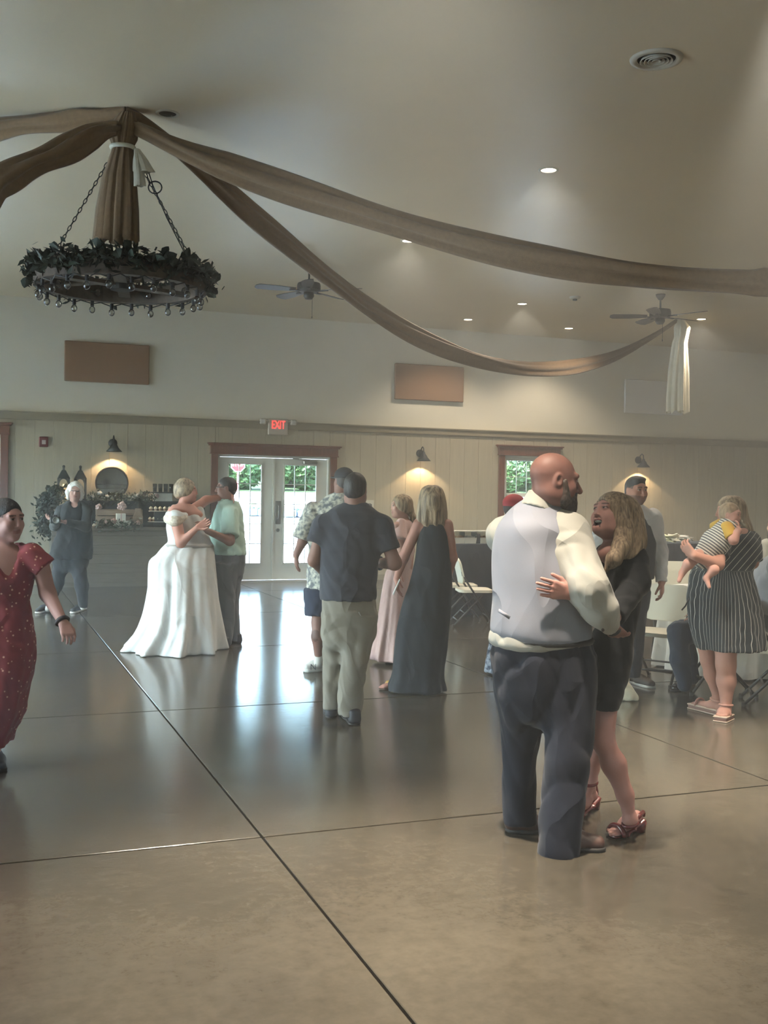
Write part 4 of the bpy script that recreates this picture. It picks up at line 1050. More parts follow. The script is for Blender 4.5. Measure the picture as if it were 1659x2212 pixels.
# beard
S = SDF(); q, k, ax = P.q, P.hk, P.ax
S.ell(q(0, .055, -.085), np.array([.058, .058, .058])*k, ax, .02); S.ell(q(0, .075, -.115), np.array([.04, .038, .045])*k, ax, .02)
for sg in (-1, 1):
    S.cap(q(sg*.068, .022, .0), q(sg*.058, .035, -.07), .013*k, .03*k, .02); S.cap(q(sg*.01, .1, -.04), q(sg*.03, .088, -.065), .008*k, .009*k, .01)
S.ell(q(0, .118, -.055), np.array([.02, .02, .011])*k, ax, .006, True); S.disp(.004, 120)
P.add('beard', S, hairm('beard_brown', (72, 58, 50), (38, 32, 30), (20, 20, 8)), .005)
# shirt: sleeves, collar, hem
S = SDF()
S.loft(P.rows([(1085, 1130, 1215, .17, .02), (1110, 1098, 1240, .24, .02), (1150, 1075, 1268, .29), (1250, 1068, 1268, .36), (1340, 1066, 1270, .385), (1372, 1058, 1274, .40), (1392, 1060, 1262, .39), (1402, 1085, 1225, .34)]), P.r, P.f, .03)
S.cap(P.pt(1228, 1150, -.04), el, .098, .086, .05); S.cap(el, P.pt(1292, 1306, -.20), .086, .078, .04); S.cap(P.pt(1292, 1306, -.20), wr+unit(wr-el)*.012, .076, .043, .04, fb=True)
S.cap(shl, ell_, .095, .08, .05); S.cap(ell_, wrl, .08, .045, .04, fb=True)
S.disp(.007, 14, seed=2)
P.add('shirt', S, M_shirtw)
Sc = SDF(); Sc.cap(P.pt(1166, 1104, .0), P.pt(1178, 1070, .01), .098, .082, .01, fa=True, fb=True); Sc.cap(P.pt(1166, 1110), P.pt(1179, 1055, .01), .078, .068, .004, sub=True)
Sc.ell(P.pt(1240, 1075, .1), (.06, .1, .06), None, .02, True)
P.add('collar', Sc, M_shirtw, .007)
# cuff button and watch
P.mb('cuff_button', MB().ball(P.pt(1296, 1347, -.245), .008, 8, 6), mat('dark_button', (50, 40, 36), .4))
P.mb('watch', MB().tube([wr+P.r*.0+unit(wr-el)*.03+(np.cross(unit(wr-el), P.up)*math.cos(a)+np.cross(np.cross(unit(wr-el), P.up), unit(wr-el))*math.sin(a))*.038 for a in [2*math.pi*i/18 for i in range(18)]], .011, 8, closed=True), mat('watch_black', (24, 24, 26), .35))
# vest
S = SDF()
S.loft(P.rows([(1076, 1136, 1212, .15, .02), (1092, 1112, 1226, .21, .02), (1112, 1092, 1236, .27, .02), (1140, 1074, 1244, .31), (1180, 1064, 1248, .345), (1230, 1062, 1262, .38), (1290, 1064, 1270, .40), (1340, 1060, 1276, .42), (1366, 1060, 1277, .42), (1382, 1070, 1276, .41)]), P.r, P.f, .03, rnd=.012)
S.cap(P.pt(1238, 1130, -.08), P.pt(1262, 1200, -.2), .085, .085, .008, sub=True)
S.ell(P.pt(1185, 1060, .03), (.088, .088, .055), None, .01, True)
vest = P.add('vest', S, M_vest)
b0 = P.pt(1090, 1322, -.205); 
P.mb('back_strap', MB().bar(P.pt(1080, 1310, -.172), P.pt(1104, 1324, -.202), .004, .016), M_vest, vest)
# trousers
S = SDF()
S.loft(P.rows([(1372, 1070, 1274, .37), (1410, 1066, 1280, .385), (1460, 1070, 1283, .37), (1510, 1076, 1281, .33), (1560, 1100, 1262, .24)]), P.r, P.f, .05, rnd=.05)
S.loft(P.rows([(1420, 1190, 1279, .24, -.02), (1540, 1181, 1282, .25, -.05), (1600, 1178, 1277, .225, -.08), (1650, 1175, 1269, .205, -.1), (1700, 1172, 1264, .195, -.11), (1760, 1164, 1253, .19, -.13), (1805, 1162, 1251, .19, -.14), (1828, 1164, 1250, .185, -.14)]), P.r, P.f, .06, e=2.2, rnd=.01)
S.loft(P.rows([(1420, 1070, 1180, .24, .02), (1540, 1078, 1176, .24, .06), (1600, 1083, 1166, .215, .08), (1650, 1085, 1160, .195, .1), (1700, 1085, 1157, .185, .11), (1750, 1084, 1155, .18, .12), (1797, 1082, 1161, .18, .13)]), P.r, P.f, .06, e=2.2, rnd=.01)
S.disp(.012, 10, (1, 1, .6), seed=4)
tr = P.add('trousers', S, M_navy)
P.mb('belt', MB().tube([P.pt(1172, 1380)+P.r*.227*math.cos(a)+P.f*.19*math.sin(a) for a in [2*math.pi*i/40 for i in range(40)]], .016, 6, closed=True), mat('belt_black', (30, 28, 28), .5))
P.shoe(at_z(1164, 1832, 0), at_z(1310, 1836, 0), M_brownsh, w=.056, hgt=.08, ankle=.1, sole_h=.02, vox=.007)
P.shoe(at_z(1090, 1796, 0), at_z(1190, 1797, 0), M_brownsh, w=.054, hgt=.08, ankle=.1, sole_h=.02, vox=.009)

# ---- laughing woman
M_blackd = cloth('black_dress', (20, 22, 26), .8, fold=.25)
P = Person(1330, 5.2, 'laughing long-haired woman in short black dress dancing with bald man', vox=.008, skin=(168, 122, 112), head_vox=.0038)
neck = P.pt(1330, 1188, .02)
P.head(1320, 1117, .232, -46, 22, -6, neck=neck, neck_r=.045, female=True, open_mouth=1.0, brow=(50, 38, 34), lip=(176, 92, 92), nose=.8, eo=.4)
P.body.loft(P.rows([(1178, 1310, 1372, .12), (1205, 1308, 1386, .17), (1260, 1322, 1376, .14), (1320, 1322, 1366, .13), (1380, 1296, 1354, .16), (1430, 1292, 1350, .16), (1480, 1296, 1340, .13)]), P.r, P.f, .03)
P.body.ell(P.pt(1315, 1195, -.02), (.06, .06, .05), None, .03)
sh, el, wr = P.pt(1372, 1212, -.04), P.pt(1312, 1330, -.33), P.pt(1240, 1266, -.385)
P.limb([sh, P.pt(1374, 1256, -.10), P.pt(1322, 1318, -.31), P.pt(1300, 1322, -.36), wr], [.046, .042, .036, .034, .026])
P.hand(wr, P.pt(1190, 1254, -.425)-wr, P.f, thumb=-1, curl=.12, k=1.02, vox=.0045)
sh2, el2, wr2 = P.pt(1312, 1206, .1), P.pt(1276, 1268, .3), P.pt(1235, 1205, .34)
P.limb([sh2, el2, wr2], [.046, .036, .026]); P.hand(wr2, -P.r+P.up*.6, -P.f, thumb=1, curl=.2, vox=.008)
# legs
hipn, kn, an = P.pt(1312, 1470, -.03), P.pt(1304, 1592, -.10), P.pt(1361, 1758, -.10)
P.limb([hipn, kn], [.062, .05], .04); P.body.chain([kn, P.pt(1326, 1640, -.10), P.pt(1350, 1705, -.10), an], [.05, .056, .038, .028], .03)
hipf, knf, anf = P.pt(1305, 1470, .04), P.pt(1288, 1590, .16), P.pt(1272, 1718, .30)
P.limb([hipf, knf], [.062, .05], .04); P.body.chain([knf, P.pt(1284, 1640, .22), P.pt(1275, 1690, .28), anf], [.05, .052, .036, .03], .03)
def foot(P, an, heel, toe, lift=.05):
    t = V3(toe).copy(); t[2] = .022; h = V3(heel).copy(); h[2] = lift+.028; d = unit(t-h); sd = unit(np.cross(d, P.up)); L = np.linalg.norm(t-h); an = V3(an)
    ball = h+d*L*.66; ball[2] = .03
    B = P.body; B.cap(an, h+d*.012, .028, .026, .025); B.cap(an, h+d*L*.4+P.up*.0, .027, .024, .03); B.cap(h, h+d*L*.4, .026, .024, .02)
    B.cap(h+d*L*.3, ball, .025, .02, .03, flat=sd, fs=1.3); B.cap(ball, t-d*.035, .02, .014, .02, flat=sd, fs=1.7)
    for i in range(5): B.cap(ball+d*L*.12+sd*(i-2)*.0135, t-d*(.002+.009*abs(i-1))+sd*(i-2)*.0145, .0095, .0078, .004)
    c = (h+t)/2; P.fine.append((c-.16, c+np.array([.16, .16, .1]), .0045)); return h, t, d, sd
toe1 = at_z(1314, 1812, 0); h1 = foot(P, an, at_z(1375, 1797, 0), toe1, .05)
toe2 = at_z(1228, 1772, 0); h2 = foot(P, anf, at_z(1279, 1748, 0), toe2, .05)
P.finish_body()
P.mb('teeth', MB().box(P.q(0, .073, -.0525), (.04*P.hk, .014*P.hk, .0095*P.hk), M=Matrix((P.hR, P.hF, P.hU)).transposed(), bev=.002), mat('teeth', (235, 228, 215), .3))
M_nail = mat('pale_nail', (235, 220, 215), .3)
# dress
S = SDF()
S.loft(P.rows([(1190, 1322, 1386, .13, .01), (1206, 1312, 1394, .175), (1240, 1314, 1392, .20), (1290, 1310, 1386, .20), (1330, 1304, 1380, .2), (1370, 1280, 1370, .235), (1410, 1274, 1367, .25), (1450, 1276, 1361, .24), (1490, 1280, 1348, .22, -.03), (1524, 1282, 1338, .20, -.06)]), P.r, P.f, .03, rnd=.008)
S.cap(sh+P.up*.01, P.pt(1374, 1256, -.10), .066, .062, .04); S.cap(P.pt(1374, 1256, -.10), P.pt(1326, 1316, -.30), .062, .054, .03, fb=True)
S.cap(sh2+P.up*.01, el2, .062, .05, .04, fb=True)
S.ell(P.pt(1312, 1188, -.06), (.085, .085, .075), None, .015, True)
S.disp(.005, 14, seed=6)
P.add('dress', S, M_blackd)
# hair: long waves
S = P.hair_cap(th=.014, face=(0.0, .112, -.045, .068, .088, .115), low=-.06)
S.loft(P.rows([(1066, 1322, 1350, .10, .03), (1078, 1318, 1370, .17, .03), (1095, 1330, 1382, .19, .03), (1120, 1340, 1390, .2, .02), (1150, 1341, 1394, .2, .0), (1175, 1336, 1393, .19, -.02), (1192, 1330, 1384, .16, -.04), (1206, 1326, 1366, .11, -.06)]), P.r, P.f, .02, fold=(7, .06, .10, 1.0), rnd=.02)
S.chain([P.q(.07, .02, .02), P.pt(1343, 1150, -.08), P.pt(1340, 1180, -.12), P.pt(1326, 1204, -.155), P.pt(1309, 1228, -.15)], [.02, .03, .036, .032, .010], .03)
S.chain([P.q(-.06, .02, .05), P.q(-.082, .0, -.03), P.pt(1318, 1172, .06), P.pt(1308, 1206, -.02)], [.02, .022, .026, .01], .02)
S.disp(.006, 30, (1, 1, .16), seed=5)
P.add('hair', S, hairm('blonde_balayage', (168, 145, 118), (96, 80, 66), (44, 44, 1.2)), .006)
# block heel sandals
M_sandal = mat('burgundy_patent', (98, 40, 40), .25, var=.1); 
for (h, t, d, sd), a_ in ((h1, an), (h2, anf)):
    g = V3(h).copy(); g[2] = 0; tt = V3(t).copy(); tt[2] = 0; dh = unit(tt-g)
    S = SDF(); S.cap(h-d*.02-P.up*.018, h+d*.06-P.up*.022, .034, .034, .01, flat=P.up, fs=.35); S.cap(h+d*.06-P.up*.022, tt-dh*.05+P.up*.012, .034, .036, .02, flat=sd, fs=1.2)
    S.plane(np.array([0, 0, .001]), -P.up)
    Sx = SDF(); Sx.chain([h-d*.02-P.up*.022, h+d*.06-P.up*.03, tt-dh*.10+P.up*.008, tt-dh*.03+P.up*.006], [.012, .012, .01, .008], .01, flat=sd, fs=3.6)
    Sx.plane(np.array([0, 0, .001]), -P.up)
    so = P.add('sandal', Sx, M_sandal, .005)
    bx = MB(); bx.lathe([(.03, 0), (.033, .03), (.036, h[2]-.03)], (h[0]-d[0]*.02, h[1]-d[1]*.02, .001), 12); P.mb('heel', bx, M_sandal, so)
    P.mb('toe_strap', MB().tube([tt-dh*.055+sd*.05*math.cos(a)+P.up*(.012+.045*math.sin(a)) for a in [math.pi*i/12 for i in range(13)]], .013, 8), M_sandal, so)
    n_ = V3(a_)+P.up*(-.005); P.mb('ankle_strap', MB().tube([n_+d*(.036*math.cos(a))+sd*.034*math.sin(a)-P.up*.012 for a in [2*math.pi*i/18 for i in range(18)]], .009, 7, closed=True), M_sandal, so)
    P.mb('heel_strap', MB().tube([n_-d*.036-P.up*.01, h-d*.045+P.up*.0, h-d*.045-P.up*.02], .012, 7), M_sandal, so)
# ================================================================== PEOPLE: the dance floor
def simple_torso(P, rows, k=.03): P.body.loft(P.rows(rows), P.r, P.f, k)

# ---- man in grey T-shirt, back view
M_tee = cloth('charcoal_tee', (68, 70, 78), .9); M_khaki = cloth('khaki_trousers', (142, 136, 124), .9, fold=.7); M_dkshoe = mat('dark_shoe', (48, 50, 58), .6, var=.2)
P = Person(755, 7.64, 'man in charcoal T-shirt and khaki trousers walking away', vox=.011, skin=(150, 112, 100), head_vox=.007)
neck = P.pt(765, 1100)
P.head(768, 1057, .235, 168, -4, 0, neck=neck, neck_r=.062, chub=1.05, shave=(66, 58, 56))
simple_torso(P, [(1100, 735, 790, .14), (1140, 705, 815, .2), (1290, 705, 800, .22)])
shL, elL, wrL = P.pt(690, 1135), P.pt(679, 1210, .0), P.pt(700, 1245, .26)
shR, elR, wrR = P.pt(832, 1135), P.pt(852, 1216, -.02), P.pt(812, 1222, .26)
P.limb([shL+P.r*.02-P.up*.02, elL, wrL], [.048, .047, .032]); P.limb([shR-P.r*.02-P.up*.02, elR, wrR], [.048, .05, .032])
P.hand(wrL, P.f+P.r*.3, -P.up, 1, .4, vox=.009); P.hand(wrR, P.f-P.r*.5, -P.up, -1, .4, vox=.009)
P.finish_body()
S = P.hair_cap(th=.004, face=(0, .10, -.04, .07, .095, .115), tilt=True)
S.disp(.003, 60, seed=2); P.add('hair', S, hairm('dark_brown_hair', (58, 52, 52), (34, 30, 30)), .008)
S = SDF()
S.loft(P.rows([(1086, 742, 792, .13), (1096, 722, 806, .17), (1112, 702, 824, .2), (1140, 692, 832, .235), (1180, 691, 822, .25), (1232, 692, 816, .27), (1280, 691, 814, .28), (1296, 693, 811, .28)]), P.r, P.f, .03, rnd=.012)
S.cap(shL+P.r*.02, P.pt(682, 1172, .0), .075, .072, .05, fb=True); S.cap(shR-P.r*.02, P.pt(842, 1188, -.01), .078, .078, .05, fb=True)
S.disp(.009, 13, seed=5); P.add('shirt', S, M_tee)
S = SDF()
S.loft(P.rows([(1286, 695, 811, .25), (1330, 696, 813, .26), (1370, 697, 810, .24), (1400, 706, 792, .17)]), P.r, P.f, .05, rnd=.04)
S.loft(P.rows([(1330, 697, 752, .2, .02), (1400, 697, 741, .18, .05), (1457, 697, 738, .165, .08), (1513, 697, 733, .155, .1), (1536, 697, 734, .15, .1)]), P.r, P.f, .05, e=2.2, rnd=.01)
S.loft(P.rows([(1330, 745, 812, .2, -.02), (1400, 741, 800, .19, -.03), (1457, 734, 789, .18, -.05), (1513, 729, 783, .17, -.06), (1540, 731, 779, .165, -.07)]), P.r, P.f, .05, e=2.2, rnd=.01)
S.disp(.012, 12, (1, 1, .8), seed=3); tr = P.add('trousers', S, M_khaki)
P.mb('pocket', MB().tube([P.pt(775, 1318, -.135), P.pt(792, 1345, -.115)], .006, 6), M_khaki, tr)
P.mb('watch', MB().tube([elR*.25+wrR*.75+(P.r*math.cos(a)*.6+P.f*math.cos(a)*.0+P.up*math.sin(a))*.043 for a in [2*math.pi*i/16 for i in range(16)]], .012, 6, closed=True), mat('watch_strap', (50, 60, 80), .6))
P.shoe(at_z(768, 1566, 0)-P.f*.04, at_z(742, 1548, 0)+P.f*.18, M_dkshoe, w=.056); P.shoe(at_z(716, 1552, 0)-P.f*.02, at_z(710, 1545, 0)+P.f*.22, M_dkshoe, w=.054)

# ---- man in patterned shirt and cap
M_haw = cloth('floral_shirt', (206, 204, 190), .85, col2=(104, 108, 112), scale=26, contrast=2.2, detail=3.0); M_short = cloth('navy_shorts', (44, 52, 70), .9)
P = Person(712, 9.65, 'man in dark cap, pale floral shirt and navy shorts behind charcoal T-shirt man', vox=.012, skin=(134, 98, 88), head_vox=.008)
P.head(742, 1040, .235, -155, 0, 0, neck=P.pt(735, 1072), neck_r=.058)
simple_torso(P, [(1080, 705, 765, .14), (1120, 690, 775, .2), (1270, 680, 765, .22)])
sh, el, wr = P.pt(676, 1104), P.pt(654, 1168, -.03), P.pt(640, 1198, .02)
P.limb([sh, el, wr], [.058, .044, .032]); P.hand(wr, P.pt(640, 1235, .06)-wr, P.r+P.f*.3, -1, .35, k=1.05, vox=.006)
sh2 = P.pt(778, 1104); P.limb([sh2, P.pt(790, 1170), P.pt(780, 1210, .2)], [.058, .045, .032]); P.hand(P.pt(780, 1210, .2), P.f, -P.up, 1, .4, vox=.01)
P.body.chain([P.pt(690, 1300), P.pt(687, 1345), P.pt(687, 1375, -.02), P.pt(688, 1425, .02)], [.075, .056, .058, .034], .03)
P.body.chain([P.pt(735, 1300, .1), P.pt(732, 1345, .1), P.pt(732, 1375, .08), P.pt(732, 1420, .12)], [.075, .056, .058, .034], .03)
def tattoo(v, C):
    q = P.pt(683, 1372, -.05); d = np.linalg.norm((v-q)*np.array([1, 1, .8]), axis=1); C[(d < .045)] *= .45
P.finish_body(extra=tattoo)
S = P.hair_cap(th=.004, tilt=True, face=(0, .10, -.04, .07, .095, .11)); P.add('hair', S, hairm('dark_brown_hair', (58, 52, 52), (34, 30, 30)), .009)
S = SDF(); q = P.q; k = P.hk; S.ell(q(0, -.014, .045), np.array([.088, .108, .085])*k, P.ax, .02); S.plane(q(0, 0, .028), -P.hU); cp = P.add('cap', S, mat('black_cap', (40, 42, 46), .85), .009)
S = SDF(); S.ell(q(0, .12, .035), np.array([.07, .075, .012])*k, P.ax, .02); P.add('cap_brim', S, mat('black_cap', (40, 42, 46), .85), .008, parent=cp)
S = SDF()
S.loft(P.rows([(1064, 722, 762, .13), (1076, 700, 775, .18), (1100, 680, 786, .23), (1150, 672, 785, .26), (1220, 664, 780, .29), (1276, 662, 776, .30)]), P.r, P.f, .03, rnd=.012)
S.cap(sh, P.pt(652, 1165, -.02), .085, .088, .05, fb=True); S.cap(sh2, P.pt(790, 1160), .085, .085, .05, fb=True); S.disp(.010, 13, seed=7); P.add('shirt', S, M_haw)
S = SDF(); S.loft(P.rows([(1270, 660, 772, .27), (1300, 660, 768, .27), (1320, 700, 730, .2)]), P.r, P.f, .04); S.loft(P.rows([(1275, 658, 716, .25, -.02), (1328, 658, 712, .25, -.02)]), P.r, P.f, .04, rnd=.008); S.loft(P.rows([(1275, 712, 770, .25, .08), (1328, 712, 766, .25, .1)]), P.r, P.f, .04, rnd=.008); S.disp(.008, 14, seed=2); P.add('shorts', S, M_short)
M_snk = mat('white_sneaker', (205, 205, 200), .55, var=.06)
o = P.shoe(at_z(702, 1448, 0), at_z(655, 1452, 0), M_snk, M_snk, w=.054, sole_h=.03, ankle=.09); P.shoe(at_z(738, 1440, 0), at_z(715, 1436, 0)+P.f*.2, M_snk, M_snk, w=.054, sole_h=.03, ankle=.09)
q = P.pt(677, 1438, -.085); tm = text_mesh('N', .075, 'shoe_letter', mat('letter_grey', (90, 95, 105), .6)); to = bpy.data.objects.new('shoe_letter', tm); COL.objects.link(to); to.matrix_world = Matrix(((P.r[0], 0, -P.f[0], 0), (P.r[1], 0, -P.f[1], 0), (0, 1, 0, 0), (0, 0, 0, 1))); to.parent = o; to.location = Vector(q-P.base); to.rotation_euler = to.matrix_world.to_euler()
S = SDF(); S.cap(P.pt(688, 1412, .02), P.pt(688, 1432, .02), .042, .044, .01, fa=True); P.add('sock', S, M_snk, .008)

# ---- woman in long black gown, back view
M_gown = cloth('black_gown', (32, 35, 40), .85, fold=.3)
P = Person(915, 8.8, 'blonde woman in long sleeveless black gown seen from behind', vox=.011, skin=(172, 122, 108), head_vox=.007)
P.head(933, 1088, .225, -172, 0, 0, neck=P.pt(934, 1130), neck_r=.046, female=True)
simple_torso(P, [(1122, 918, 956, .10), (1142, 905, 968, .15), (1180, 912, 960, .15), (1230, 910, 958, .15), (1300, 900, 950, .18)])
for a in ((P.pt(905, 1132), P.pt(871, 1205, .0), P.pt(857, 1250, -.03)), (P.pt(966, 1134), P.pt(977, 1205), P.pt(972, 1245, .18))): P.limb(list(a), [.05, .042, .026])
wr = P.pt(857, 1250, -.03); P.hand(wr, P.pt(861, 1286, .0)-wr, P.r, -1, .35, vox=.006); P.hand(P.pt(972, 1245, .18), P.f, -P.r, 1, .4, vox=.01)
t = at_z(818, 1492, 0); h = at_z(880, 1486, 0); P.body.chain([P.pt(915, 1290), P.pt(905, 1400, .0), h+P.up*.1+P.f*.03], [.07, .05, .034], .03)
d = unit(t-h); P.body.cap(h+P.up*.08, h+P.up*.05+d*.08, .035, .034, .03); P.body.cap(h+d*.07+P.up*.045, t-d*.05+P.up*.028, .034, .024, .03, flat=np.cross(d, P.up), fs=1.4)
for i in range(5): P.body.cap(t-d*.06+np.cross(d, P.up)*(i-2)*.015+P.up*.027, t-d*(.01+.008*abs(i-2))+np.cross(d, P.up)*(i-2)*.016+P.up*.025, .011, .009, .004)
P.finish_body()
S = P.hair_cap(th=.016, face=(0, .11, -.04, .066, .09, .11), low=-.08)
S.loft(P.rows([(1048, 922, 946, .10), (1056, 911, 955, .16), (1075, 905, 961, .19), (1100, 902, 964, .2), (1122, 900, 964, .19), (1136, 905, 962, .15), (1150, 925, 962, .08, .0)]), P.r, P.f, .02, fold=(9, .04, .09, .4), rnd=.015)
S.disp(.006, 30, (1, 1, .16), seed=8); P.add('hair', S, hairm('blonde_streaked', (176, 152, 122), (88, 72, 58), (26, 26, 2)), .008)
S = SDF()
S.loft(P.rows([(1118, 918, 950, .11, .0), (1132, 911, 962, .15), (1148, 905, 967, .19), (1176, 900, 971, .22), (1218, 894, 974, .23), (1260, 884, 976, .25), (1290, 873, 974, .27), (1344, 858, 970, .29), (1400, 851, 963, .31), (1457, 846, 957, .33), (1480, 838, 960, .36), (1491, 836, 962, .37)]), P.r, P.f, .03, fold=(5, .0, .05, .8), rnd=.006)
S.disp(.005, 9, (1, 1, .4), seed=1); P.add('gown', S, M_gown)
M_gold = mat('gold_sandal', (190, 150, 80), .4, metal=.4)
S = SDF(); S.cap(h+P.up*.012, t-d*.05+P.up*.01, .04, .045, .02, flat=P.up, fs=.3); S.plane(np.array([0, 0, .001]), -P.up); sd = P.add('sandal', S, mat('sandal_tan', (90, 70, 58), .6), .008)
P.mb('strap', MB().tube([t-d*.1+np.cross(d, P.up)*.05*math.cos(a)+P.up*(.01+.055*math.sin(a)) for a in [math.pi*i/10 for i in range(11)]], .016, 6), M_gold, sd)
ph = thing('phone', tuple(P.pt(858, 1268, -.08)), 'small pale phone held by the woman in the black gown', 'phone'); MB().box(P.pt(857, 1266, -.07), (.012, .07, .14), M=Matrix.Rotation(.4, 3, Vector(P.f))@Matrix.Rotation(-YAW, 3, 'Z'), bev=.003).build('case', mat('phone_case', (210, 205, 195), .4), ph)

# ---- woman in pink gown
M_pink = cloth('dusty_pink_gown', (196, 164, 158), .85, fold=.4)
P = Person(862, 10.3, 'blonde woman in long dusty pink gown with flutter sleeves', vox=.012, skin=(180, 136, 120), head_vox=.008)
P.head(866, 1095, .222, -78, 0, 0, neck=P.pt(874, 1126), neck_r=.044, female=True, nose=.85)
simple_torso(P, [(1126, 858, 892, .10), (1150, 855, 897, .15), (1230, 855, 892, .15)])
P.limb([P.pt(858, 1136, -.10), P.pt(868, 1190, -.12), P.pt(862, 1232, -.12)], [.045, .037, .026]); P.hand(P.pt(862, 1232, -.12), -P.up+P.r*.1, P.r, 1, .3, vox=.009)
P.limb([P.pt(886, 1136, .14), P.pt(888, 1190, .14), P.pt(880, 1232, .1)], [.045, .037, .026])
P.finish_body()
S = P.hair_cap(th=.014, face=(0, .108, -.035, .066, .088, .105), low=-.075); S.ell(P.q(0, -.09, -.035), np.array([.05, .04, .045])*P.hk, P.ax, .03); S.chain([P.q(0, -.1, -.04), P.pt(892, 1118), P.pt(890, 1132)], [.03, .03, .012], .02)
S.disp(.005, 34, (1, 1, .3), seed=8); P.add('hair', S, hairm('blonde_streaked', (176, 152, 122), (88, 72, 58), (26, 26, 2)), .008)
S = SDF()
S.loft(P.rows([(1124, 858, 888, .12), (1140, 853, 896, .17), (1180, 852, 896, .19), (1215, 850, 892, .19), (1235, 834, 890, .22), (1290, 824, 888, .3), (1350, 815, 886, .38), (1400, 805, 884, .44), (1424, 802, 884, .46)]), P.r, P.f, .03, fold=(8, .0, .09, .3), rnd=.006)
for dd, x in ((-.1, 862), (.12, 884)): S.cap(P.pt(x+4, 1130, dd*.7), P.pt(x-1, 1165, dd*1.3), .05, .085, .03, fb=True)
S.ell(P.pt(856, 1124, 0), (.05, .05, .05), None, .01, True); P.add('gown', S, M_pink)
P.shoe(at_z(850, 1428, 0)+P.f*.05, at_z(838, 1432, 0)-P.f*.02, mat('nude_shoe', (190, 165, 150), .5), w=.04, ankle=.06)

# ---- bride
M_brd = cloth('ivory_bridal_satin', (212, 213, 212), .7, fold=.55, fscale=4); M_lace = cloth('ivory_lace', (222, 212, 196), .9, col2=(190, 176, 158), scale=40, contrast=2)
P = Person(400, 10.98, 'bride in full ivory gown with trailing skirt dancing', vox=.014, skin=(186, 132, 116), head_vox=.007)
P.head(404, 1062, .232, 82, 2, 0, neck=P.pt(393, 1096, .0), neck_r=.047, female=True, nose=.95)
simple_torso(P, [(1090, 372, 420, .12), (1108, 366, 430, .17), (1140, 368, 428, .18), (1180, 372, 430, .18)])
P.body.ell(P.pt(376, 1106, -.02), (.07, .07, .05), None, .03); P.body.ell(P.pt(424, 1112, .02), (.07, .06, .05), None, .03)
sh, el, wr = P.pt(378, 1110, -.14), P.pt(391, 1170, -.26), P.pt(425, 1138, -.30)
P.limb([sh, el, wr], [.064, .05, .028]); P.hand(wr, P.r+P.up*.6, -P.f*.3+P.r*.2+P.up*.2, 1, .5, vox=.007)
sh, el, wr = P.pt(418, 1102, .14), P.pt(446, 1081, .26), P.pt(492, 1072, .34)
P.limb([sh, el, wr], [.06, .046, .028]); P.hand(wr, P.pt(520, 1082, .2)-wr, -P.f-P.up*.3, 1, .35, vox=.009)
P.finish_body()
S = P.hair_cap(th=.018, face=(0, .112, -.035, .068, .088, .11), low=-.05, back=.008)
S.ell(P.q(0, -.085, -.02), np.array([.065, .05, .05])*P.hk, P.ax, .03); S.ell(P.q(.01, -.03, .11), np.array([.05, .05, .03])*P.hk, P.ax, .03)
S.disp(.006, 24, (1, 1, 1), seed=3); S.disp(.003, 70, seed=1); P.add('hair', S, hairm('bridal_updo', (178, 158, 132), (104, 88, 74), (18, 18, 10)), .007)
S = SDF()
S.loft(P.rows([(1112, 366, 434, .2), (1136, 359, 444, .24), (1160, 361, 452, .25), (1180, 363, 456, .26)]), P.r, P.f, .03, rnd=.012)
S.loft(P.rows([(1176, 360, 458, .28), (1192, 345, 460, .38), (1212, 328, 462, .55), (1242, 326, 464, .68), (1272, 325, 466, .78), (1302, 321, 468, .88), (1332, 314, 471, .98), (1362, 300, 475, 1.08), (1386, 281, 478, 1.16), (1400, 270, 480, 1.2), (1405, 268, 480, 1.2)]), P.r, P.f, .04, fold=(9, .03, .10, 2.2), rnd=.01)
S.chain([P.pt(368, 1112, -.10), P.pt(380, 1116, -.2), P.pt(400, 1112, -.17)], [.05, .062, .03], .03); S.chain([P.pt(408, 1108, .1), P.pt(430, 1106, .14), P.pt(440, 1126, .02)], [.04, .045, .03], .03)
S.disp(.014, 8, (1, 1, .5), seed=9)
for hp_, rr in ((P.pt(397, 1088, .0), (.085, .1, .075)),): S.ell(hp_, rr, None, .02, True)
S.plane(np.array([0, 0, .004]), -P.up)
gw = P.add('wedding_gown', S, M_brd)
S = SDF(); S.chain([P.pt(364, 1120, -.12), P.pt(380, 1123, -.215), P.pt(399, 1117, -.185)], [.052, .062, .03], .03); S.disp(.003, 60, seed=2); P.add('lace_sleeve', S, M_lace, .009, parent=gw)
P.mb('beaded_belt', MB().tube([P.pt(409, 1179)+P.r*.236*math.cos(a)+P.f*.152*math.sin(a) for a in [2*math.pi*i/36 for i in range(36)]], .016, 6, closed=True), mat('belt_bead', (170, 165, 160), .4), gw)

# ---- man in mint polo
M_mint = cloth('mint_polo', (178, 206, 196), .85); M_slate2 = cloth('slate_trousers', (96, 100, 108), .85, fold=.7)
P = Person(494, 11.3, 'dark-haired man in mint green short-sleeved shirt dancing with bride', vox=.013, skin=(134, 98, 88), head_vox=.008)
P.head(489, 1055, .235, -92, -2, 0, neck=P.pt(494, 1092), neck_r=.06, chub=1.05, shave=(50, 44, 44))
simple_torso(P, [(1092, 475, 512, .14), (1130, 470, 515, .2), (1190, 468, 520, .22)])
sh, el, wr = P.pt(498, 1112, -.14), P.pt(496, 1166, -.25), P.pt(450, 1144, -.42)
P.limb([sh, el, wr], [.06, .05, .033]); P.hand(wr, P.pt(432, 1126, -.5)-wr, P.f*.2-P.r, -1, .55, vox=.007)
P.limb([P.pt(484, 1112, .16), P.pt(462, 1170, .2), P.pt(440, 1165, .1)], [.058, .046, .033]); P.hand(P.pt(440, 1165, .1), -P.r, -P.f, 1, .35, vox=.01)
P.finish_body()
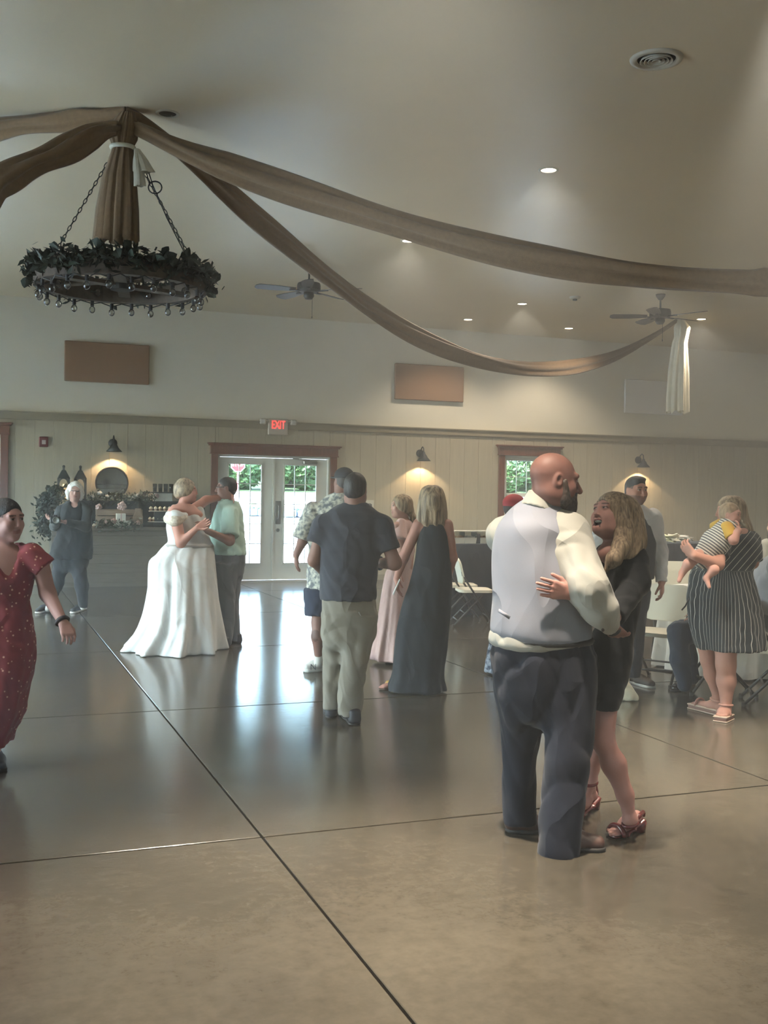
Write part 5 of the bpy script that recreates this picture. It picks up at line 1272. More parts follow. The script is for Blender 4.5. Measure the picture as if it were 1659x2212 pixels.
S = P.hair_cap(th=.004, face=(0, .108, -.045, .072, .084, .12), tilt=True); S.disp(.004, 50, seed=2); P.add('hair', S, hairm('black_hair', (44, 40, 42), (24, 22, 24)), .009)
P.mb('glasses', MB().tube([P.q(.078, .02, .015), P.q(.06, .095, .016), P.q(.015, .105, .013), P.q(-.015, .105, .013), P.q(-.06, .095, .016), P.q(-.078, .02, .015)], .004, 5), mat('glasses_frame', (50, 48, 50), .3))
S = SDF()
S.loft(P.rows([(1082, 474, 514, .15), (1094, 468, 520, .2), (1112, 461, 525, .25), (1140, 455, 527, .29), (1168, 448, 530, .32), (1190, 453, 532, .32), (1198, 459, 532, .31)]), P.r, P.f, .03, rnd=.012)
S.cap(P.pt(498, 1110, -.13), P.pt(497, 1156, -.22), .085, .095, .04, fb=True); S.cap(P.pt(480, 1110, .15), P.pt(466, 1156, .2), .08, .09, .04, fb=True); S.disp(.010, 13, seed=4); pl = P.add('polo_shirt', S, M_mint)
S = SDF(); S.cap(P.pt(490, 1098), P.pt(493, 1078), .092, .072, .01, fa=True, fb=True); S.cap(P.pt(490, 1104), P.pt(494, 1070), .07, .062, .004, sub=True); P.add('collar', S, M_mint, .009, parent=pl)
S = SDF(); S.loft(P.rows([(1192, 459, 530, .29), (1215, 459, 529, .29), (1245, 463, 522, .25)]), P.r, P.f, .05); S.loft(P.rows([(1215, 460, 512, .22, -.1), (1290, 466, 508, .2, -.11), (1340, 470, 506, .18, -.12), (1388, 474, 500, .17, -.13)]), P.r, P.f, .05, rnd=.01)
S.loft(P.rows([(1215, 478, 528, .22, .08), (1290, 484, 517, .19, .1), (1340, 490, 517, .18, .12), (1386, 492, 521, .18, .12)]), P.r, P.f, .05, rnd=.01); S.disp(.012, 12, (1, 1, .7), seed=8); P.add('trousers', S, M_slate2)
P.shoe(at_z(497, 1399, 0), at_z(452, 1402, 0), M_dkshoe, w=.052); P.shoe(at_z(523, 1391, 0), at_z(494, 1390, 0), M_dkshoe, w=.052)

# ---- photographer
M_blk = cloth('black_jacket', (28, 31, 34), .85, fold=.35); M_blk2 = cloth('charcoal_cardigan', (56, 60, 62), .9); M_jean = cloth('dark_trousers', (28, 32, 38), .85, fold=.5)
P = Person(150, 13.93, 'white-haired photographer in black clothes facing us by counter', vox=.013, skin=(178, 140, 128), head_vox=.008)
P.head(162, 1061, .24, 2, -6, 4, neck=P.pt(161, 1090), neck_r=.052, female=True, nose=1.05, brow=(150, 140, 135))
simple_torso(P, [(1090, 145, 180, .14), (1120, 138, 184, .2), (1200, 140, 180, .2)])
s1, e1, w1 = P.pt(132, 1104), P.pt(119, 1136, -.06), P.pt(121, 1124, -.30); s2, e2, w2 = P.pt(187, 1104), P.pt(186, 1137, -.08), P.pt(142, 1126, -.30)
P.limb([s1, e1, w1], [.05, .042, .03]); P.limb([s2, e2, w2], [.05, .042, .03])
P.hand(w1, P.pt(108, 1119, -.34)-w1, P.r+P.f*.3, 1, .6, vox=.007); P.hand(w2, P.pt(124, 1126, -.36)-w2, P.up, -1, .4, vox=.007)
P.finish_body()
S = P.hair_cap(th=.011, face=(0, .112, -.035, .07, .092, .118), low=-.1); 
for sg in (-1, 1): S.chain([P.q(sg*.07, .0, .06), P.q(sg*.088, .01, -.02), P.q(sg*.078, .02, -.095)], [.022, .03, .024], .02)
S.disp(.008, 26, seed=4); P.add('hair', S, hairm('white_hair', (232, 230, 224), (186, 184, 180), (18, 18, 6)), .008)
P.mb('glasses', MB().tube([P.q(.05, .09, .016), P.q(.03, .105, .01), P.q(0, .108, .015), P.q(-.03, .105, .01), P.q(-.05, .09, .016)], .004, 5), mat('glasses_frame', (50, 48, 50), .3))
S = SDF()
S.loft(P.rows([(1084, 146, 180, .15), (1095, 134, 190, .2), (1115, 130, 193, .25), (1150, 124, 197, .29), (1180, 112, 197, .32), (1208, 106, 195, .33)]), P.r, P.f, .03, fold=(5, 0, .05, 1), rnd=.01); S.disp(.008, 12, seed=3)
S.ell(P.pt(161, 1080, -.09), (.06, .08, .1), None, .01, True); P.add('tunic', S, M_blk)
S = SDF(); S.chain([s1-P.up*.01, e1], [.075, .066], .03); S.cap(e1, w1, .064, .045, .03, fb=True); S.chain([s2-P.up*.01, e2], [.075, .066], .03); S.cap(e2, w2, .064, .045, .03, fb=True); S.chain([P.pt(148, 1090), s1], [.05, .07], .03); S.chain([P.pt(176, 1090), s2], [.05, .07], .03); S.disp(.008, 16, seed=4); P.add('sleeves', S, M_blk2)
S = SDF(); S.loft(P.rows([(1195, 116, 190, .26), (1215, 115, 190, .26), (1235, 130, 178, .18)]), P.r, P.f, .04)
S.chain([P.pt(133, 1215, .0), P.pt(122, 1262, -.02), P.pt(107, 1308, .16)], [.105, .08, .05], .05); S.chain([P.pt(168, 1215), P.pt(176, 1262, -.08), P.pt(179, 1304, -.02)], [.105, .082, .062], .05); S.disp(.008, 14, (1, 1, .7), seed=5); P.add('trousers', S, M_jean)
P.body = SDF()
M_bsh = mat('black_runner', (38, 40, 44), .7); M_wsole = mat('pale_sole', (200, 198, 192), .6)
P.shoe(at_z(184, 1316, 0), at_z(156, 1326, 0), M_bsh, M_wsole, w=.05, sole_h=.028, ankle=.09)
P.shoe(at_z(106, 1318, 0), at_z(80, 1326, 0), M_bsh, M_wsole, w=.05, sole_h=.028, ankle=.09)
S = SDF(); S.chain([P.pt(179, 1300, -.02), P.pt(179, 1312, -.02)], [.035, .035]); S.chain([P.pt(106, 1306, .16), at_z(103, 1316, .05)], [.035, .035]); P.add('sock', S, M_wsole, .01)
cm = thing('photo_camera', tuple(P.pt(122, 1124, -.42)), 'black camera with glass lens held by white-haired photographer', 'camera')
cM = Matrix((P.r, P.f, P.up)).transposed()
MB().box(P.pt(120, 1121, -.42), (.13, .07, .09), M=cM, bev=.01).box(P.pt(120, 1113, -.42), (.05, .06, .03), M=cM, bev=.006).build('camera_body', M_black, cm)
lm = cM @ Matrix.Rotation(math.pi/2, 3, 'X')
MB().lathe([(.036, 0), (.038, .05), (.042, .1), (.036, .102), (.034, .095), (0, .09)], P.pt(122, 1121, -.455), 20, M=lm).build('lens', mat('lens_barrel', (120, 125, 120), .25), cm, smooth=True)

# ---- woman in red dress at the left edge
M_redd = cloth('red_dot_dress', (150, 70, 74), .85, fold=.4)
nt = M_redd.node_tree; bs_ = nt.nodes['Principled BSDF']; vo = nt.nodes.new('ShaderNodeTexVoronoi'); vo.inputs['Scale'].default_value = 30
tc_ = nt.nodes.new('ShaderNodeTexCoord'); nt.links.new(tc_.outputs['Object'], vo.inputs['Vector'])
cr_ = nt.nodes.new('ShaderNodeValToRGB'); cr_.color_ramp.elements[0].position = .15; cr_.color_ramp.elements[1].position = .2; cr_.color_ramp.elements[0].color = (*lin((214, 170, 150)), 1); cr_.color_ramp.elements[1].color = (*lin((132, 60, 66)), 1)
nt.links.new(vo.outputs['Distance'], cr_.inputs[0]); nt.links.new(cr_.outputs[0], bs_.inputs['Base Color'])
P = Person(8, 6.2, 'woman in dotted red short-sleeved dress walking in at left edge', vox=.009, skin=(186, 146, 140), head_vox=.005)
P.head(16, 1123, .242, 36, -4, -3, neck=P.pt(4, 1190, .03), neck_r=.048, female=True, brow=(70, 60, 62), shave=(62, 60, 66))
simple_torso(P, [(1176, -28, 32, .12), (1200, -70, 72, .17), (1250, -62, 62, .2), (1300, -52, 48, .19)])
sh, el, wr = P.pt(84, 1206, .0), P.pt(104, 1284, .06), P.pt(135, 1342, -.06)
P.limb([sh, el, wr], [.052, .046, .028]); P.hand(wr, P.pt(148, 1372, -.12)-wr, -P.r*.3+P.f, 1, .85, k=.95, vox=.005)
P.limb([P.pt(-84, 1206), P.pt(-110, 1284, .06), P.pt(-100, 1340, -.1)], [.05, .042, .028]); P.hand(P.pt(-100, 1340, -.1), -P.up, P.r, -1, .5, vox=.009)
for x, dd in ((-8, .1), (-40, -.1)): P.body.chain([P.pt(x, 1500, dd), P.pt(x, 1560, dd), P.pt(x-2, 1590, dd), P.pt(x-4, 1640, dd)], [.07, .05, .052, .032], .03)
P.finish_body()
S = P.hair_cap(th=.004, face=(0, .110, -.045, .076, .088, .128), tilt=True); S.ell(P.q(0, -.12, .03), np.array([.05, .045, .045])*P.hk, P.ax, .02); S.disp(.003, 50, (1, 1, .5)); P.add('hair', S, hairm('slicked_dark_hair', (58, 58, 66), (34, 34, 42)), .006)
P.mb('earring', MB().tube([P.q(.082, -.005, -.045), P.q(.084, -.005, -.085)], .005, 5).ball(P.q(.084, -.005, -.09), .009, 8, 6), mat('earring_dark', (50, 60, 66), .3))
S = SDF()
S.loft(P.rows([(1172, -45, 45, .13, .01), (1184, -62, 66, .17, .01), (1205, -72, 78, .21), (1240, -68, 74, .235), (1275, -62, 66, .23), (1302, -58, 60, .22), (1335, -62, 66, .25), (1400, -70, 72, .30), (1450, -76, 67, .34), (1500, -84, 56, .38), (1545, -92, 46, .41), (1580, -98, 28, .42), (1604, -100, 22, .42)]), P.r, P.f, .03, fold=(6, 0, .06, .4), rnd=.008)
S.cap(P.pt(68, 1196), P.pt(98, 1226, .01), .062, .07, .04, fb=True); S.cap(P.pt(-68, 1196), P.pt(-98, 1226), .062, .07, .04, fb=True)
S.cap(P.pt(8, 1182, -.10), P.pt(24, 1250, -.112), .088, .022, .012, sub=True); S.cap(P.pt(4, 1170, 0), P.pt(8, 1192, -.1), .095, .08, .012, sub=True)
S.disp(.007, 14, seed=6); P.add('dress', S, M_redd)
P.mb('bracelet', MB().tube([wr+(unit(np.cross(unit(wr-el), P.up))*math.cos(a)+unit(np.cross(np.cross(unit(wr-el), P.up), unit(wr-el)))*math.sin(a))*.034-unit(wr-el)*.01 for a in [2*math.pi*i/16 for i in range(16)]], .012, 6, closed=True), mat('bracelet_dark', (60, 52, 56), .5))
P.shoe(P.base*0+P.pt(-12, 1640, .16)*[1, 1, 0], P.pt(2, 1655, -.1)*[1, 1, 0], M_dkshoe, w=.045, ankle=.06); P.shoe(P.pt(-44, 1640, -.04)*[1, 1, 0], P.pt(-40, 1655, -.28)*[1, 1, 0], M_dkshoe, w=.045, ankle=.06)
# ================================================================== PEOPLE: right side
# ---- dark-haired man in shirt and black vest
M_grsh = cloth('pale_grey_shirt', (196, 196, 198), .85); M_bvest = cloth('black_vest', (40, 42, 46), .85, fold=.3); M_btr = cloth('black_trousers', (42, 44, 50), .85, fold=.5)
P = Person(1362, 9.07, 'dark-haired man in grey shirt and black vest behind the laughing woman', vox=.011, skin=(172, 120, 102), head_vox=.006)
P.head(1374, 1060, .24, 36, -4, 0, neck=P.pt(1366, 1098), neck_r=.064, chub=1.08, brow=(50, 40, 36), beard=(112, 82, 72), shave=(70, 56, 50))
simple_torso(P, [(1098, 1342, 1388, .14), (1130, 1325, 1400, .2), (1230, 1330, 1395, .2)])
s1, e1, w1 = P.pt(1312, 1118), P.pt(1292, 1180, -.02), P.pt(1300, 1225, -.2); s2, e2, w2 = P.pt(1408, 1120), P.pt(1424, 1195, .04), P.pt(1429, 1256, -.02)
P.limb([s1, e1, w1], [.058, .046, .032]); P.limb([s2, e2, w2], [.058, .046, .034]); P.hand(w2, -P.up+P.r*.05, -P.r+P.f*.2, -1, .6, k=1.08, vox=.006); P.hand(w1, -P.up, P.r, 1, .5, vox=.011)
P.finish_body()
S = P.hair_cap(th=.002, face=(0, .106, -.05, .072, .086, .128), tilt=True); S.ell(P.q(0, .035, .098), np.array([.056, .052, .022])*P.hk, P.ax, .03); S.disp(.003, 50); P.add('hair', S, hairm('black_hair', (44, 40, 42), (24, 22, 24)), .007)
S = SDF(); S.loft(P.rows([(1090, 1345, 1390, .14), (1102, 1326, 1402, .18), (1120, 1310, 1412, .22), (1170, 1312, 1414, .24), (1248, 1322, 1406, .24)]), P.r, P.f, .03)
S.cap(s1, e1, .085, .075, .04); S.cap(e1, w1, .075, .045, .03, fb=True); S.cap(s2, e2, .088, .072, .04); S.cap(e2, w2, .072, .046, .03, fb=True); S.disp(.010, 14, seed=5); sh_ = P.add('shirt', S, M_grsh)
S = SDF(); S.cap(P.pt(1366, 1104), P.pt(1368, 1088), .088, .075, .01, fa=True, fb=True); S.cap(P.pt(1366, 1108), P.pt(1368, 1080), .07, .064, .004, sub=True); P.add('collar', S, M_grsh, .009, parent=sh_)
S = SDF(); S.loft(P.rows([(1106, 1332, 1399, .22), (1130, 1317, 1408, .275), (1170, 1311, 1416, .295), (1210, 1313, 1414, .295), (1250, 1316, 1412, .30)]), P.r, P.f, .02, rnd=.01); S.cap(P.pt(1366, 1090, -.14), P.pt(1366, 1190, -.16), .07, .02, .01, sub=True); P.add('vest', S, M_bvest)
S = SDF(); S.loft(P.rows([(1240, 1322, 1404, .24), (1270, 1322, 1404, .25), (1310, 1330, 1396, .2)]), P.r, P.f, .05); S.loft(P.rows([(1280, 1356, 1402, .2, -.02), (1350, 1352, 1394, .18, -.02), (1420, 1354, 1388, .16, -.02), (1462, 1356, 1382, .15, -.02)]), P.r, P.f, .05, rnd=.01)
S.loft(P.rows([(1280, 1322, 1366, .2, .05), (1350, 1322, 1360, .18, .08), (1420, 1325, 1356, .16, .1), (1460, 1326, 1354, .15, .1)]), P.r, P.f, .05, rnd=.01); S.disp(.008, 13, (1, 1, .7), seed=4); P.add('trousers', S, M_btr)
M_brsh = mat('brown_suede', (66, 58, 52), .75, var=.15); P.shoe(at_z(1354, 1472, 0), at_z(1412, 1488, 0), M_brsh, M_wsole, w=.055, sole_h=.022); P.shoe(at_z(1330, 1462, 0), at_z(1345, 1474, 0)-P.f*.1, M_brsh, M_wsole, w=.052, sole_h=.022)

# ---- woman in striped dress
M_str = cloth('striped_dress', (40, 46, 50), .85, fold=.25)
nt = M_str.node_tree; bs_ = nt.nodes['Principled BSDF']; at_ = nt.nodes.new('ShaderNodeAttribute'); at_.attribute_name = 'Col'; sp = nt.nodes.new('ShaderNodeSeparateColor'); nt.links.new(at_.outputs['Color'], sp.inputs[0])
fr_ = nt.nodes.new('ShaderNodeMath'); fr_.operation = 'FRACT'; ml_ = nt.nodes.new('ShaderNodeMath'); ml_.operation = 'MULTIPLY'; ml_.inputs[1].default_value = 26.0
nt.links.new(sp.outputs[0], ml_.inputs[0]); nt.links.new(ml_.outputs[0], fr_.inputs[0])
cr_ = nt.nodes.new('ShaderNodeValToRGB'); cr_.color_ramp.interpolation = 'CONSTANT'; cr_.color_ramp.elements[0].position = 0; cr_.color_ramp.elements[1].position = .92
cr_.color_ramp.elements[0].color = (*lin((38, 44, 48)), 1); cr_.color_ramp.elements[1].color = (*lin((205, 202, 192)), 1)
nt.links.new(fr_.outputs[0], cr_.inputs[0]); nt.links.new(cr_.outputs[0], bs_.inputs['Base Color'])
P = Person(1565, 7.95, 'woman in black dress with thin white stripes carrying a baby', vox=.010, skin=(180, 132, 116), head_vox=.007)
P.head(1577, 1107, .225, -78, 0, 0, neck=P.pt(1587, 1140, .03), neck_r=.046, female=True, dd=.08)
simple_torso(P, [(1140, 1570, 1612, .12), (1165, 1562, 1622, .18), (1230, 1520, 1600, .2), (1300, 1510, 1610, .22), (1360, 1520, 1610, .22)])
s1, e1, w1 = P.pt(1560, 1168, -.12), P.pt(1550, 1212, -.38), P.pt(1504, 1194, -.46); P.limb([s1, e1, w1], [.055, .048, .032]); P.hand(w1, P.pt(1487, 1178, -.42)-w1, P.f*.6+P.up*.2+P.r*.3, 1, .6, vox=.006)
s2, e2, w2 = P.pt(1622, 1168, .06), P.pt(1624, 1215, .04), P.pt(1600, 1200, -.04); P.limb([s2, e2, w2], [.055, .05, .03]); P.hand(w2, -P.r, -P.f, -1, .4, vox=.01)
P.body.chain([P.pt(1522, 1370, .1), P.pt(1529, 1432, .1), P.pt(1537, 1462, .12), P.pt(1550, 1514, .14)], [.085, .052, .055, .031], .03)
P.body.chain([P.pt(1568, 1370, -.06), P.pt(1568, 1432, -.08), P.pt(1569, 1468, -.06), P.pt(1568, 1524, -.06)], [.095, .07, .068, .036], .03)
def bare_foot(P, ank, toe, z=.045):
    t = V3(toe).copy(); t[2] = z; h = V3(ank).copy(); h[2] = z+.012; d = unit(t-h); sd = unit(np.cross(d, P.up)); L = np.linalg.norm(t-h)
    P.body.cap(ank, h+d*.05+P.up*.01, .032, .034, .03); P.body.cap(h-d*.03, h+d*.05, .03, .034, .03); P.body.cap(h+d*.04, t-d*.05, .034, .023, .03, flat=sd, fs=1.35)
    for i in range(5): P.body.cap(t-d*.055+sd*(i-2)*.0155, t-d*(.006+.008*abs(i-2))+sd*(i-2)*.017, .0115, .0095, .004)
    c = (h+t)/2; P.fine.append((c-.17, c+np.array([.17, .17, .08]), .006)); return h, t, d, sd
f1 = bare_foot(P, P.pt(1550, 1514, .14), at_z(1497, 1530, 0)); f2 = bare_foot(P, P.pt(1568, 1524, -.06), at_z(1556, 1560, 0))
P.finish_body()
M_plat = mat('platform_tan', (130, 92, 78), .6); M_rim = mat('platform_rim', (205, 180, 160), .5); M_strap = mat('rose_strap', (190, 140, 125), .4)
for h, t, d, sd in (f1, f2):
    g = h-d*.045; g[2] = 0; e_ = t+d*.012; e_[2] = 0; S = SDF(); c = (g+e_)/2; L = np.linalg.norm(e_-g)
    S.box(c+P.up*.02, (L/2, .05, .02), np.array([unit(e_-g), sd, P.up]), r=.012); so = P.add('sandal', S, M_plat, .007)
    S = SDF(); S.box(c+P.up*.038, (L/2+.003, .053, .006), np.array([unit(e_-g), sd, P.up]), r=.005); S.box(c+P.up*.0055, (L/2+.003, .053, .005), np.array([unit(e_-g), sd, P.up]), r=.004, k=0); P.add('welt', S, M_rim, .005, parent=so)
    P.mb('toe_strap', MB().tube([t-d*.07+sd*.052*math.cos(a)+P.up*(-.01+.052*math.sin(a)) for a in [math.pi*i/10 for i in range(11)]], .009, 6), M_strap, so)
    P.mb('ankle_strap', MB().tube([h-d*.0+P.up*.055+sd*.046*math.cos(a)+d*.055*math.sin(a)+P.up*.01*math.sin(a) for a in [2*math.pi*i/16 for i in range(16)]], .008, 6, closed=True), M_strap, so)
S = P.hair_cap(th=.016, face=(0, .11, -.04, .066, .09, .11), low=-.09)
S.loft(P.rows([(1076, 1562, 1598, .14, .09), (1095, 1556, 1608, .2, .09), (1120, 1575, 1618, .18, .09), (1150, 1592, 1628, .14, .06), (1180, 1612, 1638, .09, .03), (1205, 1628, 1641, .05, .02)]), P.r, P.f, .03, fold=(6, .03, .08, .2)); S.disp(.006, 30, (1, 1, .2), seed=2)
hr = P.add('hair', S, hairm('ash_brown_hair', (168, 148, 122), (100, 84, 70), (24, 24, 3)), .008)
S = SDF()
S.loft(P.rows([(1138, 1578, 1606, .12, .03), (1148, 1562, 1622, .17, .02), (1165, 1553, 1634, .22), (1190, 1546, 1637, .25), (1212, 1520, 1632, .26), (1232, 1496, 1622, .27), (1262, 1489, 1628, .32), (1300, 1486, 1637, .36), (1345, 1490, 1644, .39), (1380, 1498, 1647, .4), (1402, 1506, 1648, .41)]), P.r, P.f, .03, fold=(7, 0, .04, .9), rnd=.006)
S.cap(s1+P.up*.01, P.pt(1554, 1204, -.30), .072, .07, .04, fb=True); S.cap(s2, P.pt(1626, 1212, .0), .075, .075, .04, fb=True)
S.ell(P.pt(1572, 1150, -.11), (.07, .09, .07), None, .015, True); S.disp(.007, 13, seed=3)
zw = P.pt(1560, 1232)[2]
def stripe(v):
    l = v-P.base; u = l@P.r; w = l@P.f; z = v[:, 2]
    th = np.arctan2(w+.06, u)          # skirt: round the body; bodice: slanted
    a = th/(2*math.pi)*1.55
    b = (u*.62+(z-zw)*-.5)*1.25
    t = np.where(z > zw, b, a); return np.stack([t+2.0]*3, 1)
P.add('dress', S, M_str, colf=stripe)
P.mb('tie_belt', MB().tube([P.pt(1489, 1290, -.1), P.pt(1482, 1305, -.14), P.pt(1474, 1314, -.14)], .006, 5), M_blackd)

# ---- baby
M_ones = cloth('striped_onesie', (206, 206, 196), .9, fold=.2); nt = M_ones.node_tree; bs_ = nt.nodes['Principled BSDF']
wv = nt.nodes.new('ShaderNodeAttribute'); wv.attribute_name = 'Col'; sp = nt.nodes.new('ShaderNodeSeparateColor'); nt.links.new(wv.outputs['Color'], sp.inputs[0])
ml_ = nt.nodes.new('ShaderNodeMath'); ml_.operation = 'MULTIPLY'; ml_.inputs[1].default_value = 52; fr_ = nt.nodes.new('ShaderNodeMath'); fr_.operation = 'FRACT'; nt.links.new(sp.outputs[0], ml_.inputs[0]); nt.links.new(ml_.outputs[0], fr_.inputs[0])
cr_ = nt.nodes.new('ShaderNodeValToRGB'); cr_.color_ramp.interpolation = 'CONSTANT'; cr_.color_ramp.elements[1].position = .5; cr_.color_ramp.elements[0].color = (*lin((210, 208, 198)), 1); cr_.color_ramp.elements[1].color = (*lin((92, 92, 96)), 1)
nt.links.new(fr_.outputs[0], cr_.inputs[0]); nt.links.new(cr_.outputs[0], bs_.inputs['Base Color'])
M_yel = cloth('mustard_sleeve', (196, 158, 70), .9, fold=.2)
P = Person(1545, 7.68, 'baby in grey striped romper with mustard sleeves carried by striped woman', vox=.007, skin=(190, 142, 128), head_vox=.005)
P.head(1578, 1112, .172, 72, -6, -4, neck=P.pt(1570, 1136), neck_r=.04, chub=1.15, nose=.6, female=True, brow=(150, 120, 100))
P.body.chain([P.pt(1565, 1142), P.pt(1525, 1200)], [.06, .075], .03)
P.limb([P.pt(1577, 1146, -.06), P.pt(1584, 1165, -.12), P.pt(1594, 1144, -.13)], [.034, .032, .024]); P.hand(P.pt(1594, 1144, -.13), P.up, -P.r, 1, .8, k=.5, vox=.005)
P.limb([P.pt(1548, 1140, .05), P.pt(1540, 1150, .12)], [.034, .03])
P.body.chain([P.pt(1510, 1198, -.05), P.pt(1488, 1216, -.12), P.pt(1474, 1236, -.1)], [.044, .036, .023], .02); P.body.cap(P.pt(1474, 1236, -.1), P.pt(1468, 1252, -.12), .021, .015, .015)
P.body.chain([P.pt(1530, 1208, -.05), P.pt(1542, 1228, -.14), P.pt(1526, 1246, -.13)], [.044, .035, .022], .02); P.body.cap(P.pt(1526, 1246, -.13), P.pt(1532, 1264, -.16), .02, .013, .015)
P.fine.append((P.pt(1500, 1250, -.1)-.14, P.pt(1500, 1250, -.1)+.14, .005)); P.finish_body()
S = P.hair_cap(th=.004, face=(0, .108, -.05, .074, .085, .115), tilt=True); P.add('hair', S, hairm('fine_baby_hair', (172, 146, 118), (134, 112, 92), (20, 20, 8)), .006)
a_, b_ = P.pt(1572, 1138), P.pt(1520, 1204); S = SDF(); S.cap(a_, P.pt(1545, 1172), .075, .095, .03); S.cap(P.pt(1545, 1172), b_, .095, .085, .03); S.ell(P.pt(1578, 1124), (.05, .05, .04), None, .01, True); S.disp(.004, 22, seed=2)
ax_ = unit(b_-a_); P.add('romper', S, M_ones, colf=lambda v: np.stack([((v-a_)@ax_)*1.0+2.0]*3, 1))
S = SDF(); S.cap(P.pt(1570, 1140, -.05), P.pt(1580, 1160, -.10), .05, .046, .02, fb=True); P.add('sleeve', S, M_yel); S = SDF(); S.cap(P.pt(1556, 1134, .03), P.pt(1540, 1142, .08), .045, .042, .02, fb=True); P.add('sleeve', S, M_yel)

# ---- seated man behind her (navy trousers, polished shoes)
M_nv2 = cloth('dark_navy_trousers', (44, 52, 66), .85, fold=.4); M_pol = mat('polished_black', (22, 22, 24), .12)
P = Person(1520, 9.0, 'seated man in navy trousers and polished black shoes behind the striped woman', vox=.014, skin=(172, 128, 110), head_vox=.012)
P.head(1560, 1200, .225, -70, -10, 0, neck=P.pt(1565, 1232), neck_r=.055)
simple_torso(P, [(1235, 1548, 1582, .14), (1280, 1540, 1592, .2), (1350, 1540, 1600, .22)])
for dd in (-.16, .16): P.limb([P.pt(1560, 1255, dd), P.pt(1555, 1310, dd*1.2), P.pt(1520, 1330, dd)], [.055, .045, .032]); P.hand(P.pt(1520, 1330, dd), -P.r, -P.up, 1 if dd < 0 else -1, .4, vox=.014)
P.finish_body()
S = P.hair_cap(th=.007, tilt=True, face=(0, .105, -.045, .07, .085, .115)); P.add('hair', S, hairm('dark_brown_hair', (58, 52, 52), (34, 30, 30)), .012)
S = SDF(); S.loft(P.rows([(1232, 1548, 1584, .16), (1260, 1532, 1598, .26), (1360, 1535, 1602, .28)]), P.r, P.f, .03)
for dd in (-.18, .18): S.cap(P.pt(1560, 1255, dd), P.pt(1555, 1308, dd*1.2), .075, .07, .04); S.cap(P.pt(1555, 1308, dd*1.2), P.pt(1522, 1328, dd), .068, .045, .03, fb=True)
S.disp(.008, 14, seed=4); P.add('shirt', S, M_grsh)
S = SDF(); S.ell(P.pt(1562, 1362), (.17, .17, .11), None, .04)
S.chain([P.pt(1560, 1362, -.1), P.pt(1466, 1362, -.12), P.pt(1470, 1420, -.10), P.pt(1479, 1476, -.06)], [.1, .085, .078, .062], .04); S.chain([P.pt(1560, 1362, .1), P.pt(1476, 1365, .12), P.pt(1484, 1420, .12), P.pt(1494, 1468, .12)], [.1, .085, .078, .062], .04)
S.disp(.008, 13, seed=2); P.add('trousers', S, M_nv2)
P.shoe(at_z(1486, 1482, 0), at_z(1456, 1492, 0)-P.f*.08, M_pol, w=.052, sole_h=.015); P.shoe(at_z(1500, 1472, 0), at_z(1476, 1474, 0), M_pol, w=.05, sole_h=.015)

# ---- seated person in grey T-shirt, cut by the right edge
M_gt2 = cloth('heather_grey_tee', (150, 148, 152), .9, fold=.7)
P = Person(1665, 8.5, 'seated person in heather grey T-shirt cut by the right edge', vox=.013, skin=(176, 130, 112), head_vox=.012)
P.head(1690, 1160, .23, 100, -10, 0, neck=P.pt(1685, 1200), neck_r=.055)
simple_torso(P, [(1205, 1665, 1710, .14), (1250, 1650, 1715, .2), (1320, 1650, 1715, .22)])
for dd in (-.18, .18): P.limb([P.pt(1680, 1222, dd), P.pt(1700, 1290, dd*1.3), P.pt(1745, 1285, dd)], [.055, .045, .032]); P.hand(P.pt(1745, 1285, dd), P.r, -P.up, 1, .4, vox=.013)
P.finish_body()
S = P.hair_cap(th=.007, tilt=True); P.add('hair', S, hairm('dark_brown_hair', (58, 52, 52), (34, 30, 30)), .012)
S = SDF(); S.loft(P.rows([(1198, 1662, 1706, .18), (1222, 1638, 1718, .3), (1250, 1629, 1722, .34), (1290, 1632, 1725, .36), (1320, 1640, 1725, .36), (1332, 1650, 1720, .34)]), P.r, P.f, .03)
for dd in (-.2, .2): S.cap(P.pt(1678, 1222, dd), P.pt(1692, 1262, dd*1.2), .08, .075, .04, fb=True)
S.disp(.012, 11, seed=4); P.add('shirt', S, M_gt2)
S = SDF(); S.ell(P.pt(1688, 1340), (.19, .19, .12), None, .04); S.chain([P.pt(1690, 1345, -.1), P.pt(1790, 1345, -.12), P.pt(1785, 1480, -.12)], [.1, .085, .06], .04); S.chain([P.pt(1690, 1345, .1), P.pt(1790, 1345, .12), P.pt(1785, 1470, .12)], [.1, .085, .06], .04); P.add('trousers', S, M_slate2)

# ---- guest in black waistcoat at the far table, cut by the right edge
P = Person(1672, 12.5, 'seated guest in black waistcoat and white collar at far right edge', vox=.013, skin=(200, 160, 145), head_vox=.010)
P.head(1674, 1136, .235, -30, -5, 0, neck=P.pt(1676, 1166), neck_r=.055)
simple_torso(P, [(1168, 1660, 1692, .14), (1200, 1652, 1702, .2), (1270, 1655, 1700, .2)])
for sg in (-1, 1): P.limb([P.pt(1676+sg*26, 1180), P.pt(1676+sg*32, 1225, -.05), P.pt(1676+sg*12, 1235, -.28)], [.055, .045, .032]); P.hand(P.pt(1676+sg*12, 1235, -.28), -P.f, -P.up, sg, .4, vox=.013)
P.finish_body()
S = P.hair_cap(th=.008, tilt=True); P.add('hair', S, hairm('black_hair', (44, 40, 42), (24, 22, 24)), .011)
S = SDF(); S.loft(P.rows([(1163, 1660, 1692, .16), (1175, 1650, 1704, .22), (1270, 1652, 1700, .25)]), P.r, P.f, .03)
for sg in (-1, 1): S.cap(P.pt(1676+sg*24, 1180), P.pt(1676+sg*32, 1225, -.05), .075, .07, .04); S.cap(P.pt(1676+sg*32, 1225, -.05), P.pt(1676+sg*12, 1235, -.28), .07, .045, .03, fb=True)
P.add('shirt', S, M_shirtw)
